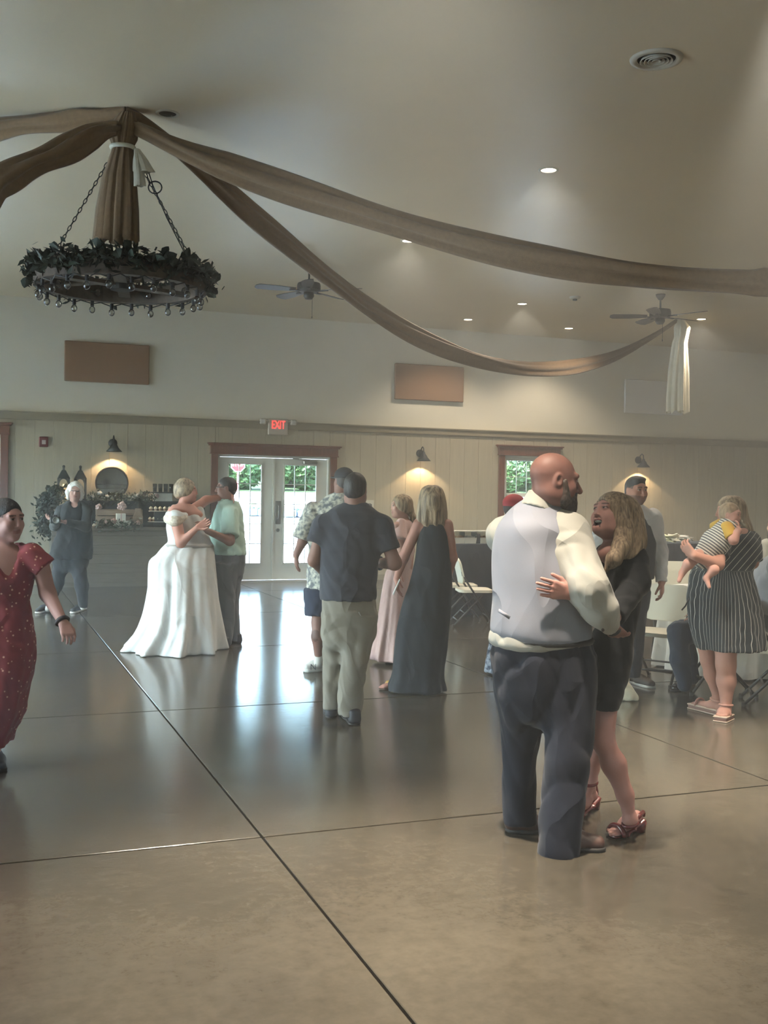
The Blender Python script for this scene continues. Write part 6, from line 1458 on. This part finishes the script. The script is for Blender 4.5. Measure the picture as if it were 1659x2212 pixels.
S = SDF(); S.loft(P.rows([(1166, 1656, 1696, .18), (1180, 1648, 1704, .25), (1270, 1650, 1702, .28)]), P.r, P.f, .03); S.cap(P.pt(1676, 1160, -.15), P.pt(1676, 1215, -.17), .06, .01, .01, sub=True); P.add('waistcoat', S, M_bvest)
S = SDF(); S.ell(P.pt(1676, 1275), (.18, .18, .11), None, .04)
for sg in (-1, 1): S.chain([P.pt(1676+sg*10, 1278), P.pt(1676+sg*12, 1280, -.42), P.pt(1676+sg*12, 1345, -.45)], [.09, .075, .06], .04)
P.add('trousers', S, M_btr)

# ---- woman in red headscarf and navy print skirt, mostly behind the bald man
M_prt = cloth('navy_print', (150, 156, 168), .9, col2=(44, 52, 70), scale=30, contrast=2.5, fold=.5); M_rcap = mat('red_cap', (158, 44, 52), .8, var=.08)
P = Person(1106, 9.75, 'person in red cap and navy print dress hidden behind the bald man', vox=.013, skin=(150, 108, 92), head_vox=.008)
P.head(1113, 1097, .225, 100, 0, 0, neck=P.pt(1108, 1130), neck_r=.05, female=True)
simple_torso(P, [(1130, 1095, 1130, .14), (1160, 1085, 1135, .18), (1240, 1090, 1130, .18)])
for dd in (-.17, .17): P.limb([P.pt(1108, 1150, dd), P.pt(1106, 1210, dd*1.2), P.pt(1130, 1250, dd)], [.048, .04, .028]); P.hand(P.pt(1130, 1250, dd), P.r-P.up, -P.up, 1, .4, vox=.013)
P.finish_body()
S = SDF(); S.ell(P.q(0, -.014, .045), np.array([.09, .11, .088])*P.hk, P.ax, .02); S.plane(P.q(0, 0, .0), -P.hU); cp = P.add('cap', S, M_rcap, .008); S = SDF(); S.ell(P.q(0, .11, .02), np.array([.07, .08, .012])*P.hk, P.ax, .02); P.add('cap_brim', S, M_rcap, .008, parent=cp)
S = P.hair_cap(th=.006, low=-.08); P.add('hair', S, hairm('dark_brown_hair', (58, 52, 52), (34, 30, 30)), .010)
S = SDF(); S.loft(P.rows([(1128, 1096, 1126, .16), (1150, 1082, 1136, .24), (1230, 1084, 1134, .25), (1300, 1074, 1140, .36), (1400, 1056, 1150, .48), (1452, 1049, 1156, .54)]), P.r, P.f, .03, fold=(8, 0, .07, .3), rnd=.01); 
for dd in (-.17, .17): S.cap(P.pt(1108, 1148, dd), P.pt(1107, 1185, dd*1.1), .065, .065, .03, fb=True)
P.add('dress', S, M_prt)
P.shoe(at_z(1100, 1450, 0), at_z(1125, 1455, 0), M_dkshoe, w=.045, ankle=.06); P.shoe(at_z(1092, 1440, 0), at_z(1118, 1444, 0), M_dkshoe, w=.045, ankle=.06)
# ================================================================== FURNITURE
M_plas = mat('white_plastic', (214, 208, 190), .45, var=.04); M_frame = mat('grey_brown_tube', (62, 58, 54), .5, metal=.3, var=.1)
def panel(w, h, t, r, bow=0.0, n=5):
    """rounded rectangle plate in the xz plane, bowed backwards"""
    out = []
    for cx, cz, a0 in ((w/2-r, h/2-r, 0), (-w/2+r, h/2-r, 90), (-w/2+r, -h/2+r, 180), (w/2-r, -h/2+r, 270)):
        for k in range(n): a = math.radians(a0+90*k/(n-1)); out.append((cx+r*math.cos(a), cz+r*math.sin(a)))
    N = len(out); m = MB(); vs = []; bw = lambda x: -bow*(1-(2*x/w)**2)
    for y in (t/2, -t/2):
        for x, z in out: vs.append((x, y+bw(x), z))
    ins = [(x*.9, z*.9) for x, z in out]
    for y in (t/2*1.0, -t/2*1.0):
        for x, z in ins: vs.append((x, y*1.25+bw(x), z))
    fs = []
    for k in range(N):
        l = (k+1) % N; fs += [(k, l, N+l, N+k), (2*N+k, 2*N+l, l, k), (N+k, N+l, 3*N+l, 3*N+k)]
    nx = 6
    fs += [tuple(2*N+k for k in range(N)), tuple(3*N+k for k in range(N))[::-1]]
    return m.add(vs, fs)
def make_chair():
    r = thing('folding_chair', (0, 0, 0)); 
    m = panel(.44, .42, .032, .07); M_ = Matrix.Rotation(-math.pi/2, 4, 'X'); s = m.build('seat', M_plas, r); s.data.transform(Matrix.Translation((0, .01, .445)) @ M_); smooth_by_angle(s)
    m = panel(.45, .33, .022, .09, .035); b = m.build('backrest', M_plas, r); b.data.transform(Matrix.Translation((0, -.175, .70)) @ Matrix.Rotation(math.radians(14), 4, 'X')); smooth_by_angle(b)
    for sx in (-1, 1):
        MB().tube([(sx*.215, .25, .012), (sx*.215, -.02, .42), (sx*.213, -.165, .64), (sx*.205, -.2, .78)], .0125, 8).build('leg', M_frame, r, smooth=True)
        MB().tube([(sx*.19, -.27, .012), (sx*.19, .13, .44)], .0125, 8).build('leg', M_frame, r, smooth=True)
    for y, z, w in ((.17, .13, .215), (-.21, .08, .19), (-.12, .17, .19)): MB().tube([(-w, y, z), (w, y, z)], .009, 6).build('crossbar', M_frame, r, smooth=True)
    for sx, y in ((-.215, .252), (.215, .252), (-.19, -.272), (.19, -.272)): MB().lathe([(.017, 0), (.017, .03), (.012, .035)], (sx, y, 0), 10).build('foot_cap', M_frame, r)
    return r
proto = make_chair(); used_ = [False]
def place_chair(p, ang, label):
    if not used_[0]: o = proto; used_[0] = True
    else:
        o = proto.copy(); COL.objects.link(o)
        for c in list(proto.children): q = c.copy(); COL.objects.link(q); q.parent = o
    o.location = (p[0], p[1], 0); o.rotation_euler = (0, 0, ang)
    tag(o, label, 'chair', 'white plastic folding chairs')
def face(yaw, px):
    """rotation for a thing whose front is +Y: yaw 0 = towards the camera, 90 = picture right"""
    d = unit(np.array([*ray(px, 1106)[:2], 0])); r_ = np.array([d[1], -d[0], 0]); v = -d*math.cos(math.radians(yaw))+r_*math.sin(math.radians(yaw)); return math.atan2(v[1], v[0])-math.pi/2
place_chair(at_z(1020, 1351, 0), face(100, 1020), 'white folding chair facing the black buffet table, nearest the black gown')
place_chair(at_z(990, 1337, 0), face(100, 1000), 'white folding chair half hidden behind the one by the buffet table')
place_chair(at_z(1420, 1474, 0), face(-22, 1420), 'white folding chair beside the dark-haired man, facing the dance floor')
place_chair(at_depth(1560, 1106, 8.98)*[1, 1, 0], face(-80, 1560), 'white folding chair under the seated man in navy trousers')
place_chair(at_depth(1462, 1106, 11.3)*[1, 1, 0], face(8, 1462), 'white folding chair facing us behind the carried baby')
place_chair(at_depth(1460, 1106, 12.9)*[1, 1, 0], face(8, 1460), 'white folding chair facing us, farthest back on the right')
place_chair(at_depth(1690, 1106, 8.5)*[1, 1, 0], face(95, 1690), 'white folding chair under the grey T-shirt guest at right edge')
place_chair(at_depth(1676, 1106, 12.55)*[1, 1, 0], face(0, 1676), 'white folding chair under the guest in black waistcoat')

# round table with white cloth
M_clothw = cloth('white_tablecloth', (214, 212, 204), .85, fold=.3)
def round_table(p, r, label, lcl, zt=.75):
    t = thing('round_table', (p[0], p[1], 0), label, 'table', 'round guest tables')
    MB().lathe([(0, zt-.03), (r-.01, zt-.03), (r, zt-.015), (r-.01, zt), (0, zt)], (p[0], p[1], 0), 40).build('table_top', M_plas, t)
    for k in range(4):
        a = k*math.pi/2+.4; MB().tube([(p[0]+r*.55*math.cos(a), p[1]+r*.55*math.sin(a), 0), (p[0]+r*.5*math.cos(a), p[1]+r*.5*math.sin(a), zt-.03)], .016, 8).build('leg', M_frame, t, smooth=True)
    vs = []; fs = []; K = 120
    prof = [(0, zt+.006), (r*.6, zt+.006), (r, zt+.006), (r+.012, zt-.01), (r+.02, zt-.15), (r+.04, zt-.4), (r+.06, .02)]
    for i, (rr, z) in enumerate(prof):
        for k in range(K):
            a = 2*math.pi*k/K; w = max(0, (zt-z)/zt); f = 1+.06*w*(math.sin(14*a+1)+.5*math.sin(23*a)); vs.append((p[0]+rr*f*math.cos(a), p[1]+rr*f*math.sin(a), z))
    for i in range(len(prof)-1):
        for k in range(K): l = (k+1) % K; fs.append((i*K+k, i*K+l, (i+1)*K+l, (i+1)*K+k))
    o = MB().add(vs, fs).build('tablecloth', M_clothw, None, smooth=True); o.data.transform(Matrix.Translation((-p[0], -p[1], 0))); o.location = (p[0], p[1], 0); tag(o, lcl, 'tablecloth', 'white tablecloths')
pT = at_depth(1600, 1106, 10.3); round_table(pT, .72, 'round guest table under a white cloth behind the striped woman', 'white floor-length cloth on the table behind the striped woman')
pU = at_depth(1710, 1106, 11.35); round_table((pU[0]+.2, pU[1]+.2, 0), .55, 'round guest table in front of the waistcoat guest at right edge', 'white cloth on the table of the waistcoat guest')
# things on the near table
M_jar = glass_mat('jar_glass', (230, 235, 230), 2.0)
g = thing('glass_vase', (pT[0]+.38, pT[1]-.05, .756), 'clear glass vase on the white round table', 'vase'); MB().lathe([(.0, 0), (.05, 0), (.06, .05), (.045, .16), (.05, .2)], (pT[0]+.38, pT[1]-.05, .757), 20, cap=False).build('vessel', M_jar, g, smooth=True)
g = thing('drinks_tray', (pT[0]-.52, pT[1]-.15, .756), 'dark tray on the white round table by the baby\'s feet', 'tray'); MB().lathe([(0, 0), (.13, 0), (.15, .018), (.14, .02), (.125, .008), (0, .008)], (pT[0]-.5, pT[1]-.15, .757), 28).build('plate', mat('dark_tray', (52, 40, 36), .4), g)
# crumpled white tulle on the floor
S = SDF(); q_ = at_z(1352, 1512, 0)
S.chain([q_+np.array([0, 0, .02]), q_+np.array([-.02, .0, .22])], [.06, .02], .03); S.chain([q_+np.array([.05, -.02, .02]), q_+np.array([.0, .0, .12])], [.045, .03], .03); S.chain([q_+np.array([-.05, .02, .02]), q_+np.array([-.01, 0, .14])], [.045, .03], .03); S.disp(.02, 17, seed=3); S.plane(np.array([0, 0, .002]), -np.array([0, 0, 1.0]))
v_, F_ = S.net(.009); o = bpy.data.objects.new('tulle_bundle', quad_mesh('tulle_bundle', v_-q_, F_, M_wt)); COL.objects.link(o); o.location = q_; tag(o, 'crumpled white tulle on the floor behind the laughing woman\'s knee', 'fabric')

# buffet tables with black cloths
M_blkc = cloth('black_tablecloth', (34, 36, 44), .85, fold=.3)
def buffet(x0, x1, y0, zt, lt, lc):
    y1 = y0+.75; cx_, cy2 = (x0+x1)/2, (y0+y1)/2
    t = thing('buffet_table', (cx_, cy2, 0), lt, 'table', 'buffet tables'); MB().box((cx_, cy2, zt-.02), (x1-x0, .75, .035), bev=.008).build('table_top', M_plas, t)
    for sx in (x0+.15, x1-.15):
        for sy in (y0+.1, y1-.1): MB().tube([(sx, sy, 0), (sx, sy, zt-.03)], .016, 8).build('leg', M_frame, t, smooth=True)
    per = []; n1, n2 = 50, 18
    for k in range(n1): per.append((x0+(x1-x0)*k/n1, y0, 0, -1))
    for k in range(n2): per.append((x1, y0+.75*k/n2, 1, 0))
    for k in range(n1): per.append((x1-(x1-x0)*k/n1, y1, 0, 1))
    for k in range(n2): per.append((x0, y1-.75*k/n2, -1, 0))
    K = len(per); vs = []; fs = []
    for z in (zt+.006, zt-.01, zt*.7, zt*.35, .015):
        w = (zt-z)/zt
        for k, (x, y, nx, ny) in enumerate(per):
            d = .012+.03*w*(1+math.sin(k*.9)+.5*math.sin(k*.37)) if z < zt else 0.004; vs.append((x+nx*d-cx_, y+ny*d-cy2, z))
    for i in range(4):
        for k in range(K): l = (k+1) % K; fs.append((i*K+k, (i+1)*K+k, (i+1)*K+l, i*K+l))
    fs.append(tuple(range(K)))
    o = MB().add(vs, fs).build('tablecloth', M_blkc, None, smooth=True, loc=(cx_, cy2, 0)); smooth_by_angle(o, 60); tag(o, lc, 'tablecloth', 'black tablecloths')
BY = 12.95; BZ = .965
buffet(5.85, 8.3, BY, BZ, 'buffet table under a black cloth left of the bald man', 'black cloth on the buffet table left of the bald man'); buffet(8.55, 11.0, BY, BZ, 'buffet table under a black cloth right of the dark-haired man', 'black cloth on the buffet table right of the dark-haired man')
M_tray = mat('foil_white', (206, 202, 192), .35, var=.08); M_clear = glass_mat('clear_lid', (225, 228, 228), 2.0); M_food = mat('pastry', (200, 150, 110), .8, var=.25, scale=20)
def container(px, w, h, label, food=M_food, lid=True):
    q = at_y(px, 1170, BY+.12); x = q[0]; t = thing('food_container', (x, BY+.2, BZ+.008), label, 'container', 'food containers on the buffet')
    MB().lathe([(.0, 0), (w*.45, 0), (w*.5, h*.45), (w*.52, h*.47), (w*.48, h*.44), (w*.43, .01), (0, .01)], (0, 0, 0), 4, M=Matrix.Rotation(math.pi/4, 3, 'Z')).build('tray', M_tray, t, loc=(0, 0, 0))
    rr = random.Random(px); mm = MB()
    for i in range(9): mm.ball((rr.uniform(-.22, .22)*w, rr.uniform(-.22, .22)*w, h*.4), rr.uniform(.025, .045), 8, 5)
    mm.build('food', food, t, smooth=True, loc=(0, 0, 0))
    if lid:
        MB().lathe([(w*.5, h*.48), (w*.47, h*.92), (w*.44, h), (0, h)], (0, 0, 0), 4, M=Matrix.Rotation(math.pi/4, 3, 'Z'), cap=False).build('lid', M_clear, t, loc=(0, 0, 0)); MB().lathe([(w*.5, h*.93), (w*.51, h*1.0), (w*.46, h*1.02)], (0, 0, 0), 4, M=Matrix.Rotation(math.pi/4, 3, 'Z')).build('rim', M_tray, t, loc=(0, 0, 0))
container(992, .24, .17, 'clear lidded food tray at the left end of the black buffet'); container(1016, .26, .17, 'white wrapped food tray in the middle of the left buffet', M_tray); container(1052, .3, .17, 'foil food tray beside the bald man\'s shoulder'); container(1085, .3, .16, 'foil food tray hidden behind the bald man')
nb = at_y(1032, 1165, BY+.15); t = thing('napkin_roll', (nb[0], BY+.15, BZ+.008), 'dark napkin roll standing among the food trays', 'napkin'); MB().lathe([(.035, 0), (.04, .06), (.03, .13), (.0, .135)], (0, 0, 0), 16).build('roll', mat('dark_napkin', (50, 46, 52), .9), t, smooth=True, loc=(0, 0, 0))
for i, (px, c) in enumerate(((1444, (230, 226, 190)), (1462, (225, 220, 205)), (1480, (235, 233, 228)))):
    q = at_y(px, 1172, BY+.2); t = thing('napkin_pile', (q[0], BY+.2, BZ+.008), ['yellowish crumpled paper napkins at the left of the right buffet', 'cream crumpled paper napkins in the middle of the right buffet', 'white crumpled paper napkins nearest the carried baby'][i], 'napkins', 'paper napkins')
    rr = random.Random(i); mm = MB()
    for k in range(7): mm.box((rr.uniform(-.08, .08), rr.uniform(-.05, .05), .03+.012*k), (.13, .12, .012), M=Matrix.Rotation(rr.uniform(-.5, .5), 3, 'X') @ Matrix.Rotation(rr.uniform(0, 3), 3, 'Z'))
    mm.build('napkins', mat('napkin_%d' % i, c, .9, var=.05), t, loc=(0, 0, 0))
# ================================================================== DESSERT COUNTER
M_cw = mat('counter_wood', (104, 94, 80), .6, var=.12, scale=4, stretch=(1, 1, 8)); M_blkw = mat('black_painted_wood', (34, 36, 38), .6, var=.15)
X0, X1, CYF, CZ = 1.15, 3.8, 18.12, .98
c = thing('dessert_counter', ((X0+X1)/2, 18.4, 0), 'brown wooden dessert counter against the board siding', 'counter')
MB().box(((X0+X1)/2, 18.43, CZ-.02), (X1-X0+.04, .64, .04), bev=.006).build('counter_top', M_cw, c)
MB().box(((X0+X1)/2, 18.45, CZ/2-.02), (X1-X0, .55, CZ-.04)).build('counter_body', M_cw, c)
for k in range(6):
    MB().box(((X0+X1)/2, 18.168, .08+.155*k+.07), (X1-X0, .018, .147), bev=.004).build('front_plank', M_cw, c)
r = thing('tiered_riser', ((X0+X1)/2, 18.58, CZ), 'black stepped riser shelf on the dessert counter', 'shelf')
MB().box((2.6, 18.58, 1.415), (2.3, .3, .03), bev=.004).build('top_shelf', M_blkw, r)
for x in (1.5, 2.6, 3.7): MB().box((x, 18.58, 1.19), (.03, .28, .42)).build('upright', M_blkw, r)
MB().box((2.6, 18.7, 1.19), (2.3, .02, .42)).build('back_board', M_blkw, r)
RZ = 1.432
def cx_at(px, py, y=18.55): return at_y(px, py, y)
def on_riser(px): return (cx_at(px, 1075)[0], 18.55, RZ)
def on_top(px, y=18.28): return (at_y(px, 1130, y)[0], y, CZ+.001)
# lanterns
M_wax = mat('candle_wax', (232, 214, 170), .5, emit=(255, 214, 140), estr=.25); M_flame = mat('candle_flame', (255, 220, 140), .5, emit=(255, 200, 110), estr=12)
def lantern(px, label, lit):
    p = on_riser(px); t = thing('lantern', p, label, 'lantern', 'black candle lanterns'); x, y, z = p; w, h = .19, .36
    MB().box((x, y, z+.012), (w, w, .024), bev=.004).build('base', M_blkw, t)
    for sx in (-1, 1):
        for sy in (-1, 1): MB().box((x+sx*(w/2-.012), y+sy*(w/2-.012), z+h/2), (.024, .024, h)).build('post', M_blkw, t)
    vs = [(x+sx*w*.52, y+sy*w*.52, z+h) for sx, sy in ((-1, -1), (1, -1), (1, 1), (-1, 1))]+[(x+sx*.03, y+sy*.03, z+h+.14) for sx, sy in ((-1, -1), (1, -1), (1, 1), (-1, 1))]
    MB().add(vs, [(0, 1, 5, 4), (1, 2, 6, 5), (2, 3, 7, 6), (3, 0, 4, 7), (4, 5, 6, 7), (3, 2, 1, 0)]).build('roof', M_blkw, t)
    MB().tube([(x, y, z+h+.13), (x, y, z+h+.19)], .018, 8).ball((x, y, z+h+.2), .024, 10, 8).build('finial', M_blkw, t)
    for sy in (-1, 1):
        arch = MB()
        for k in range(8):
            a0, a1 = math.pi*k/8, math.pi*(k+1)/8; arch.bar((x+.075*math.cos(a0), y+sy*(w/2-.01), z+h-.07+.075*math.sin(a0)), (x+.075*math.cos(a1), y+sy*(w/2-.01), z+h-.07+.075*math.sin(a1)), .02, .02, up=(0, 1, 0))
        arch.build('arch_frame', M_blkw, t)
    if lit:
        MB().lathe([(0, 0), (.05, 0), (.05, .2), (.035, .195), (0, .19)], (x, y, z+.024), 20).build('candle', M_wax, t, smooth=False); MB().ball((x, y, z+.245), (.01, .01, .02), 8, 6).build('flame', M_flame, t)
lantern(137, 'black arched candle lantern with a lit candle, left of the pair', True); lantern(173, 'black arched candle lantern without candle, right of the pair', False)
# round mirror
p = cx_at(242, 1043, 18.62); t = thing('round_mirror', (p[0], 18.64, p[2]-.26), 'round black-framed mirror under the wall lamp', 'mirror'); RX = Matrix.Rotation(math.pi/2, 3, 'X')
MB().tube([(p[0]+.265*math.cos(a), 18.63, p[2]+.265*math.sin(a)) for a in [2*math.pi*k/48 for k in range(48)]], .014, 8, closed=True).build('frame', M_blkw, t, smooth=True)
MB().lathe([(0, 0), (.262, 0)], (p[0], 18.635, p[2]), 48, M=RX, cap=False).build('mirror_glass', mat('mirror_silver', (150, 160, 165), .06, metal=1.0, var=.05), t)
MB().box((p[0], 18.618, p[2]-.03), (.5, .004, .008)).box((p[0], 18.618, p[2]-.1), (.5, .004, .008)).build('name_rule', M_blkw, t)
# picture frame, plate of sticks, flowers on the riser
def frame_(px, w, h, label):
    p = on_riser(px); t = thing('picture_frame', p, label, 'picture frame', 'small picture frames'); R_ = Matrix.Rotation(-.15, 3, 'X')
    MB().box((p[0], p[1], p[2]+h/2), (w, .015, h), M=R_).build('frame', M_blkw, t); MB().box((p[0], p[1]-.009, p[2]+h/2-.001), (w*.7, .006, h*.72), M=R_).build('photo', mat('photo_print', (96, 96, 98), .5, col2=(50, 52, 56), scale=40, contrast=2), t)
frame_(309, .11, .16, 'small black picture frame on the riser behind the bride'); frame_(296, .09, .12, 'smaller dark picture frame left of the black one on the riser')
M_gls = glass_mat('tumbler_glass', (215, 222, 222), 2.5)
p = on_riser(352); t = thing('serving_stand', p, 'white box stand with a black tray behind the bride', 'stand'); MB().box((p[0], p[1], RZ+.07), (.3, .2, .14), bev=.006).build('box', mat('stand_white', (190, 192, 184), .6), t); MB().box((p[0], p[1], RZ+.15), (.4, .26, .02), bev=.004).build('tray', M_blkw, t)
for k in range(4):
    x = p[0]-.14+.093*k; g = thing('tumbler', (x, p[1], RZ+.161), 'clear tumbler on the black tray, %s from the left' % ['first', 'second', 'third', 'fourth'][k], 'glass', 'tumblers on the black tray'); MB().lathe([(0, 0), (.03, 0), (.042, .14), (.039, .14), (.028, .008), (0, .008)], (x, p[1], RZ+.161), 16).build('vessel', M_gls, g, smooth=True)
M_dleaf = mat('eucalyptus_leaf', (78, 92, 78), .7, var=.25, scale=20, coord='World'); M_flw = mat('pale_flower', (210, 204, 196), .8, var=.06); M_flp = mat('blush_flower', (196, 166, 162), .8, var=.08)
def greenery(pts, n, rad, label, name='greenery_garland', flowers=(), seed=1, ls=.07):
    rr = random.Random(seed); P_ = [Vector(q) for q in pts]; t = thing(name, tuple(P_[len(P_)//2]), label, 'garland', 'greenery on the dessert counter'); m = MB()
    MB().tube(P_, .008, 6).build('stem', mat('stem_brown', (70, 64, 50), .8), t)
    for i in range(n):
        u = rr.uniform(0, len(P_)-1.001); k = int(u); c = P_[k].lerp(P_[k+1], u-k)+Vector((rr.gauss(0, rad), rr.gauss(0, rad*.6), rr.gauss(0, rad)))
        d = Vector((rr.gauss(0, 1), rr.gauss(0, 1), rr.gauss(0, 1))).normalized(); w = d.orthogonal().normalized(); s = ls*rr.uniform(.6, 1.2); m.add([c-d*s*.5, c+w*s*.28, c+d*s*.5, c-w*s*.28], [(0, 1, 2, 3)])
    tag(m.build('leaves', M_dleaf, t), kind='stuff')
    for fx, fm, s in flowers:
        f = MB(); c = Vector(fx)
        for k in range(9): a = 2*math.pi*k/9*1.6; f.ball(c+Vector((math.cos(a)*s*.5*(k/9), -s*.2+s*.25*(k/9), math.sin(a)*s*.5*(k/9))), s*.38, 8, 5)
        f.build('blossom', fm, t, smooth=True)
rp = lambda px, py: tuple(at_y(px, py, 18.45))
greenery([rp(190, 1074), rp(220, 1077), rp(260, 1077), rp(300, 1076), rp(335, 1076)], 500, .05, 'leafy garland with small white flowers along the riser top', flowers=[(rp(200, 1073), M_flw, .05), (rp(216, 1066), M_flw, .06), (rp(232, 1073), M_flw, .05), (rp(290, 1074), M_flw, .05), (rp(298, 1071), M_flw, .055), (rp(338, 1072), M_flp, .07)], seed=2)
tp = lambda px, py, y=18.14: tuple(at_y(px, py, y))
greenery([tp(208, 1134), tp(250, 1137), tp(300, 1136)], 420, .05, 'leafy garland with blush flowers on the counter front edge', flowers=[(tp(246, 1126), M_flp, .07), (tp(230, 1128), M_flp, .05), (tp(298, 1130), M_flp, .06)], seed=3)
q0 = lambda px, py: tuple(at_y(px, py, 18.3))
greenery([q0(130, 1064), q0(112, 1072), q0(102, 1095), q0(98, 1125), q0(102, 1150)], 900, .075, 'big trailing eucalyptus bunch left of the photographer', 'eucalyptus_bunch', flowers=[(q0(126, 1066), M_flw, .06)], seed=4, ls=.1)
# crate with boxes
M_crate = mat('crate_wood', (150, 128, 108), .75, var=.15, scale=5, stretch=(1, 1, 10)); xa, xb = on_top(208)[0], on_top(308)[0]
t = thing('wooden_crate', ((xa+xb)/2, 18.36, CZ), 'wooden slatted crate standing on the dessert counter', 'crate')
for k in range(3): MB().box(((xa+xb)/2, 18.29, CZ+.05+.1*k), (xb-xa, .018, .085), bev=.003).build('slat', M_crate, t); MB().box(((xa+xb)/2, 18.43, CZ+.05+.1*k), (xb-xa, .018, .085)).build('slat', M_crate, t)
for x in (xa+.02, xb-.02): MB().box((x, 18.36, CZ+.15), (.02, .13, .3)).build('end_board', M_crate, t)
MB().box(((xa+xb)/2, 18.36, CZ+.3), (xb-xa, .15, .015)).build('lid_board', M_crate, t)
def gift(px, y, z, w, h, label, m):
    x = at_y(px, 1110, y)[0]; t = thing('cake_box', (x, y, z), label, 'box', 'small white cake boxes'); MB().box((x, y, z+h/2), (w, .12, h), bev=.004).build('carton', m, t); MB().box((x, y-.061, z+h/2), (.02, .004, h)).build('ribbon', M_flp, t)
M_box = mat('box_white', (206, 204, 192), .7, var=.04)
gift(263, 18.2, CZ+.001, .3, .12, 'long white cake box leaning on the crate front', M_box); gift(261, 18.2, CZ+.122, .15, .12, 'small white cake box on top of the long one', M_box)
x = on_top(297)[0]; t = thing('wooden_tag_block', (x, 18.22, CZ), 'tag-shaped wooden block on the dessert counter', 'sign')
MB().add([(x-.08, 18.2, CZ), (x+.08, 18.2, CZ), (x+.08, 18.2, CZ+.2), (x+.05, 18.2, CZ+.25), (x+.05, 18.2, CZ+.33), (x-.05, 18.2, CZ+.33), (x-.05, 18.2, CZ+.25), (x-.08, 18.2, CZ+.2)]+[(a, 18.235, b) for a, b in ((x-.08, CZ), (x+.08, CZ), (x+.08, CZ+.2), (x+.05, CZ+.25), (x+.05, CZ+.33), (x-.05, CZ+.33), (x-.05, CZ+.25), (x-.08, CZ+.2))], [tuple(range(8)), tuple(range(15, 7, -1))]+[(k, 8+k, 8+(k+1) % 8, (k+1) % 8) for k in range(8)]).build('block', M_crate, t)
# big flowers on the crate
for px, py, s, m_, lb in ((213, 1095, .085, M_flp, 'blush rose on the left end of the crate'), (263, 1093, .12, M_flp, 'cluster of blush roses over the small cake box')):
    q = Vector(at_y(px, py, 18.24)); t = thing('rose', tuple(q), lb, 'flower', 'roses on the crate'); f = MB()
    for k in range(14): a = 2.4*k; rr_ = s*.5*math.sqrt(k/14); f.ball((math.cos(a)*rr_, -.02*(1-k/14), math.sin(a)*rr_), s*.24, 8, 6)
    f.build('petals', m_, t, smooth=True, loc=(0, 0, 0))
# cupcake stands
M_cake = mat('cupcake_frosting', (220, 210, 186), .7, var=.06); M_case = mat('cupcake_case', (150, 120, 96), .8, var=.1)
def cupcake(x, y, z, label, group):
    t = thing('cupcake', (x, y, z), label, 'cupcake', group); MB().lathe([(.0, 0), (.02, 0), (.028, .035), (0, .036)], (0, 0, 0), 12).build('case', M_case, t, loc=(0, 0, 0)); MB().lathe([(.03, .034), (.032, .045), (.022, .06), (.01, .07), (0, .075)], (0, 0, 0), 12).build('frosting', M_cake, t, smooth=True, loc=(0, 0, 0))
def tier(px0, px1, py, label, cl, n):
    a, b = at_y(px0, py, 18.25), at_y(px1, py, 18.25); z = a[2]; t = thing('dessert_tray', ((a[0]+b[0])/2, 18.25, max(z, CZ)), label, 'tray', 'dessert trays'); MB().box(((a[0]+b[0])/2, 18.25, z), (b[0]-a[0]+.06, .16, .012), bev=.004).build('plate', mat('tray_white', (205, 202, 190), .4), t)
    if z > CZ+.03: MB().box(((a[0]+b[0])/2, 18.27, (z+CZ)/2-.003), (.2, .1, z-CZ-.006)).build('pedestal', M_blkw, t)
    for k in range(n): cupcake(a[0]+(b[0]-a[0])*k/(n-1), 18.25, z+.008, cl % ['first', 'second', 'third', 'fourth', 'fifth', 'sixth'][k], 'cupcakes on the dessert trays')
tier(326, 366, 1104, 'white dessert tray on the upper pedestal left of the bride', 'cupcake on the upper tray, %s from the left', 5); tier(324, 364, 1127, 'white dessert tray on the middle pedestal left of the bride', 'cupcake on the middle tray, %s from the left', 6)
for k, px in enumerate((203, 211, 219)): p = at_y(px, 1140, 18.2); cupcake(p[0], 18.2, CZ+.001, 'pale cupcake on the counter beside the photographer, %s from the left' % ['first', 'second', 'third'][k], 'pale cupcakes by the photographer')

for _m in bpy.data.materials: _m.cycles.emission_sampling = 'NONE'      # small glowing lenses; their lamps do the lighting
# ================================================================== added thin haze volume, standing in for veiling lens glare
hm = bpy.data.materials.new('added_haze'); hm.use_nodes = True; _n = hm.node_tree; _n.nodes.clear()
_ho = _n.nodes.new('ShaderNodeOutputMaterial'); _hv = _n.nodes.new('ShaderNodeVolumeScatter'); _hv.inputs['Density'].default_value = 0.012; _hv.inputs['Anisotropy'].default_value = 0.35; _hv.inputs['Color'].default_value = (.91, .96, 1, 1)
_n.links.new(_hv.outputs[0], _ho.inputs['Volume'])
hz = MB().box(((XL+XR)/2, (YF+YW)/2, ZC/2), (XR-XL-.1, YW-YF-.1, ZC-.02)).build('haze', hm); tag(hz, 'added thin haze imitating veiling lens glare in the hall', kind='stuff')
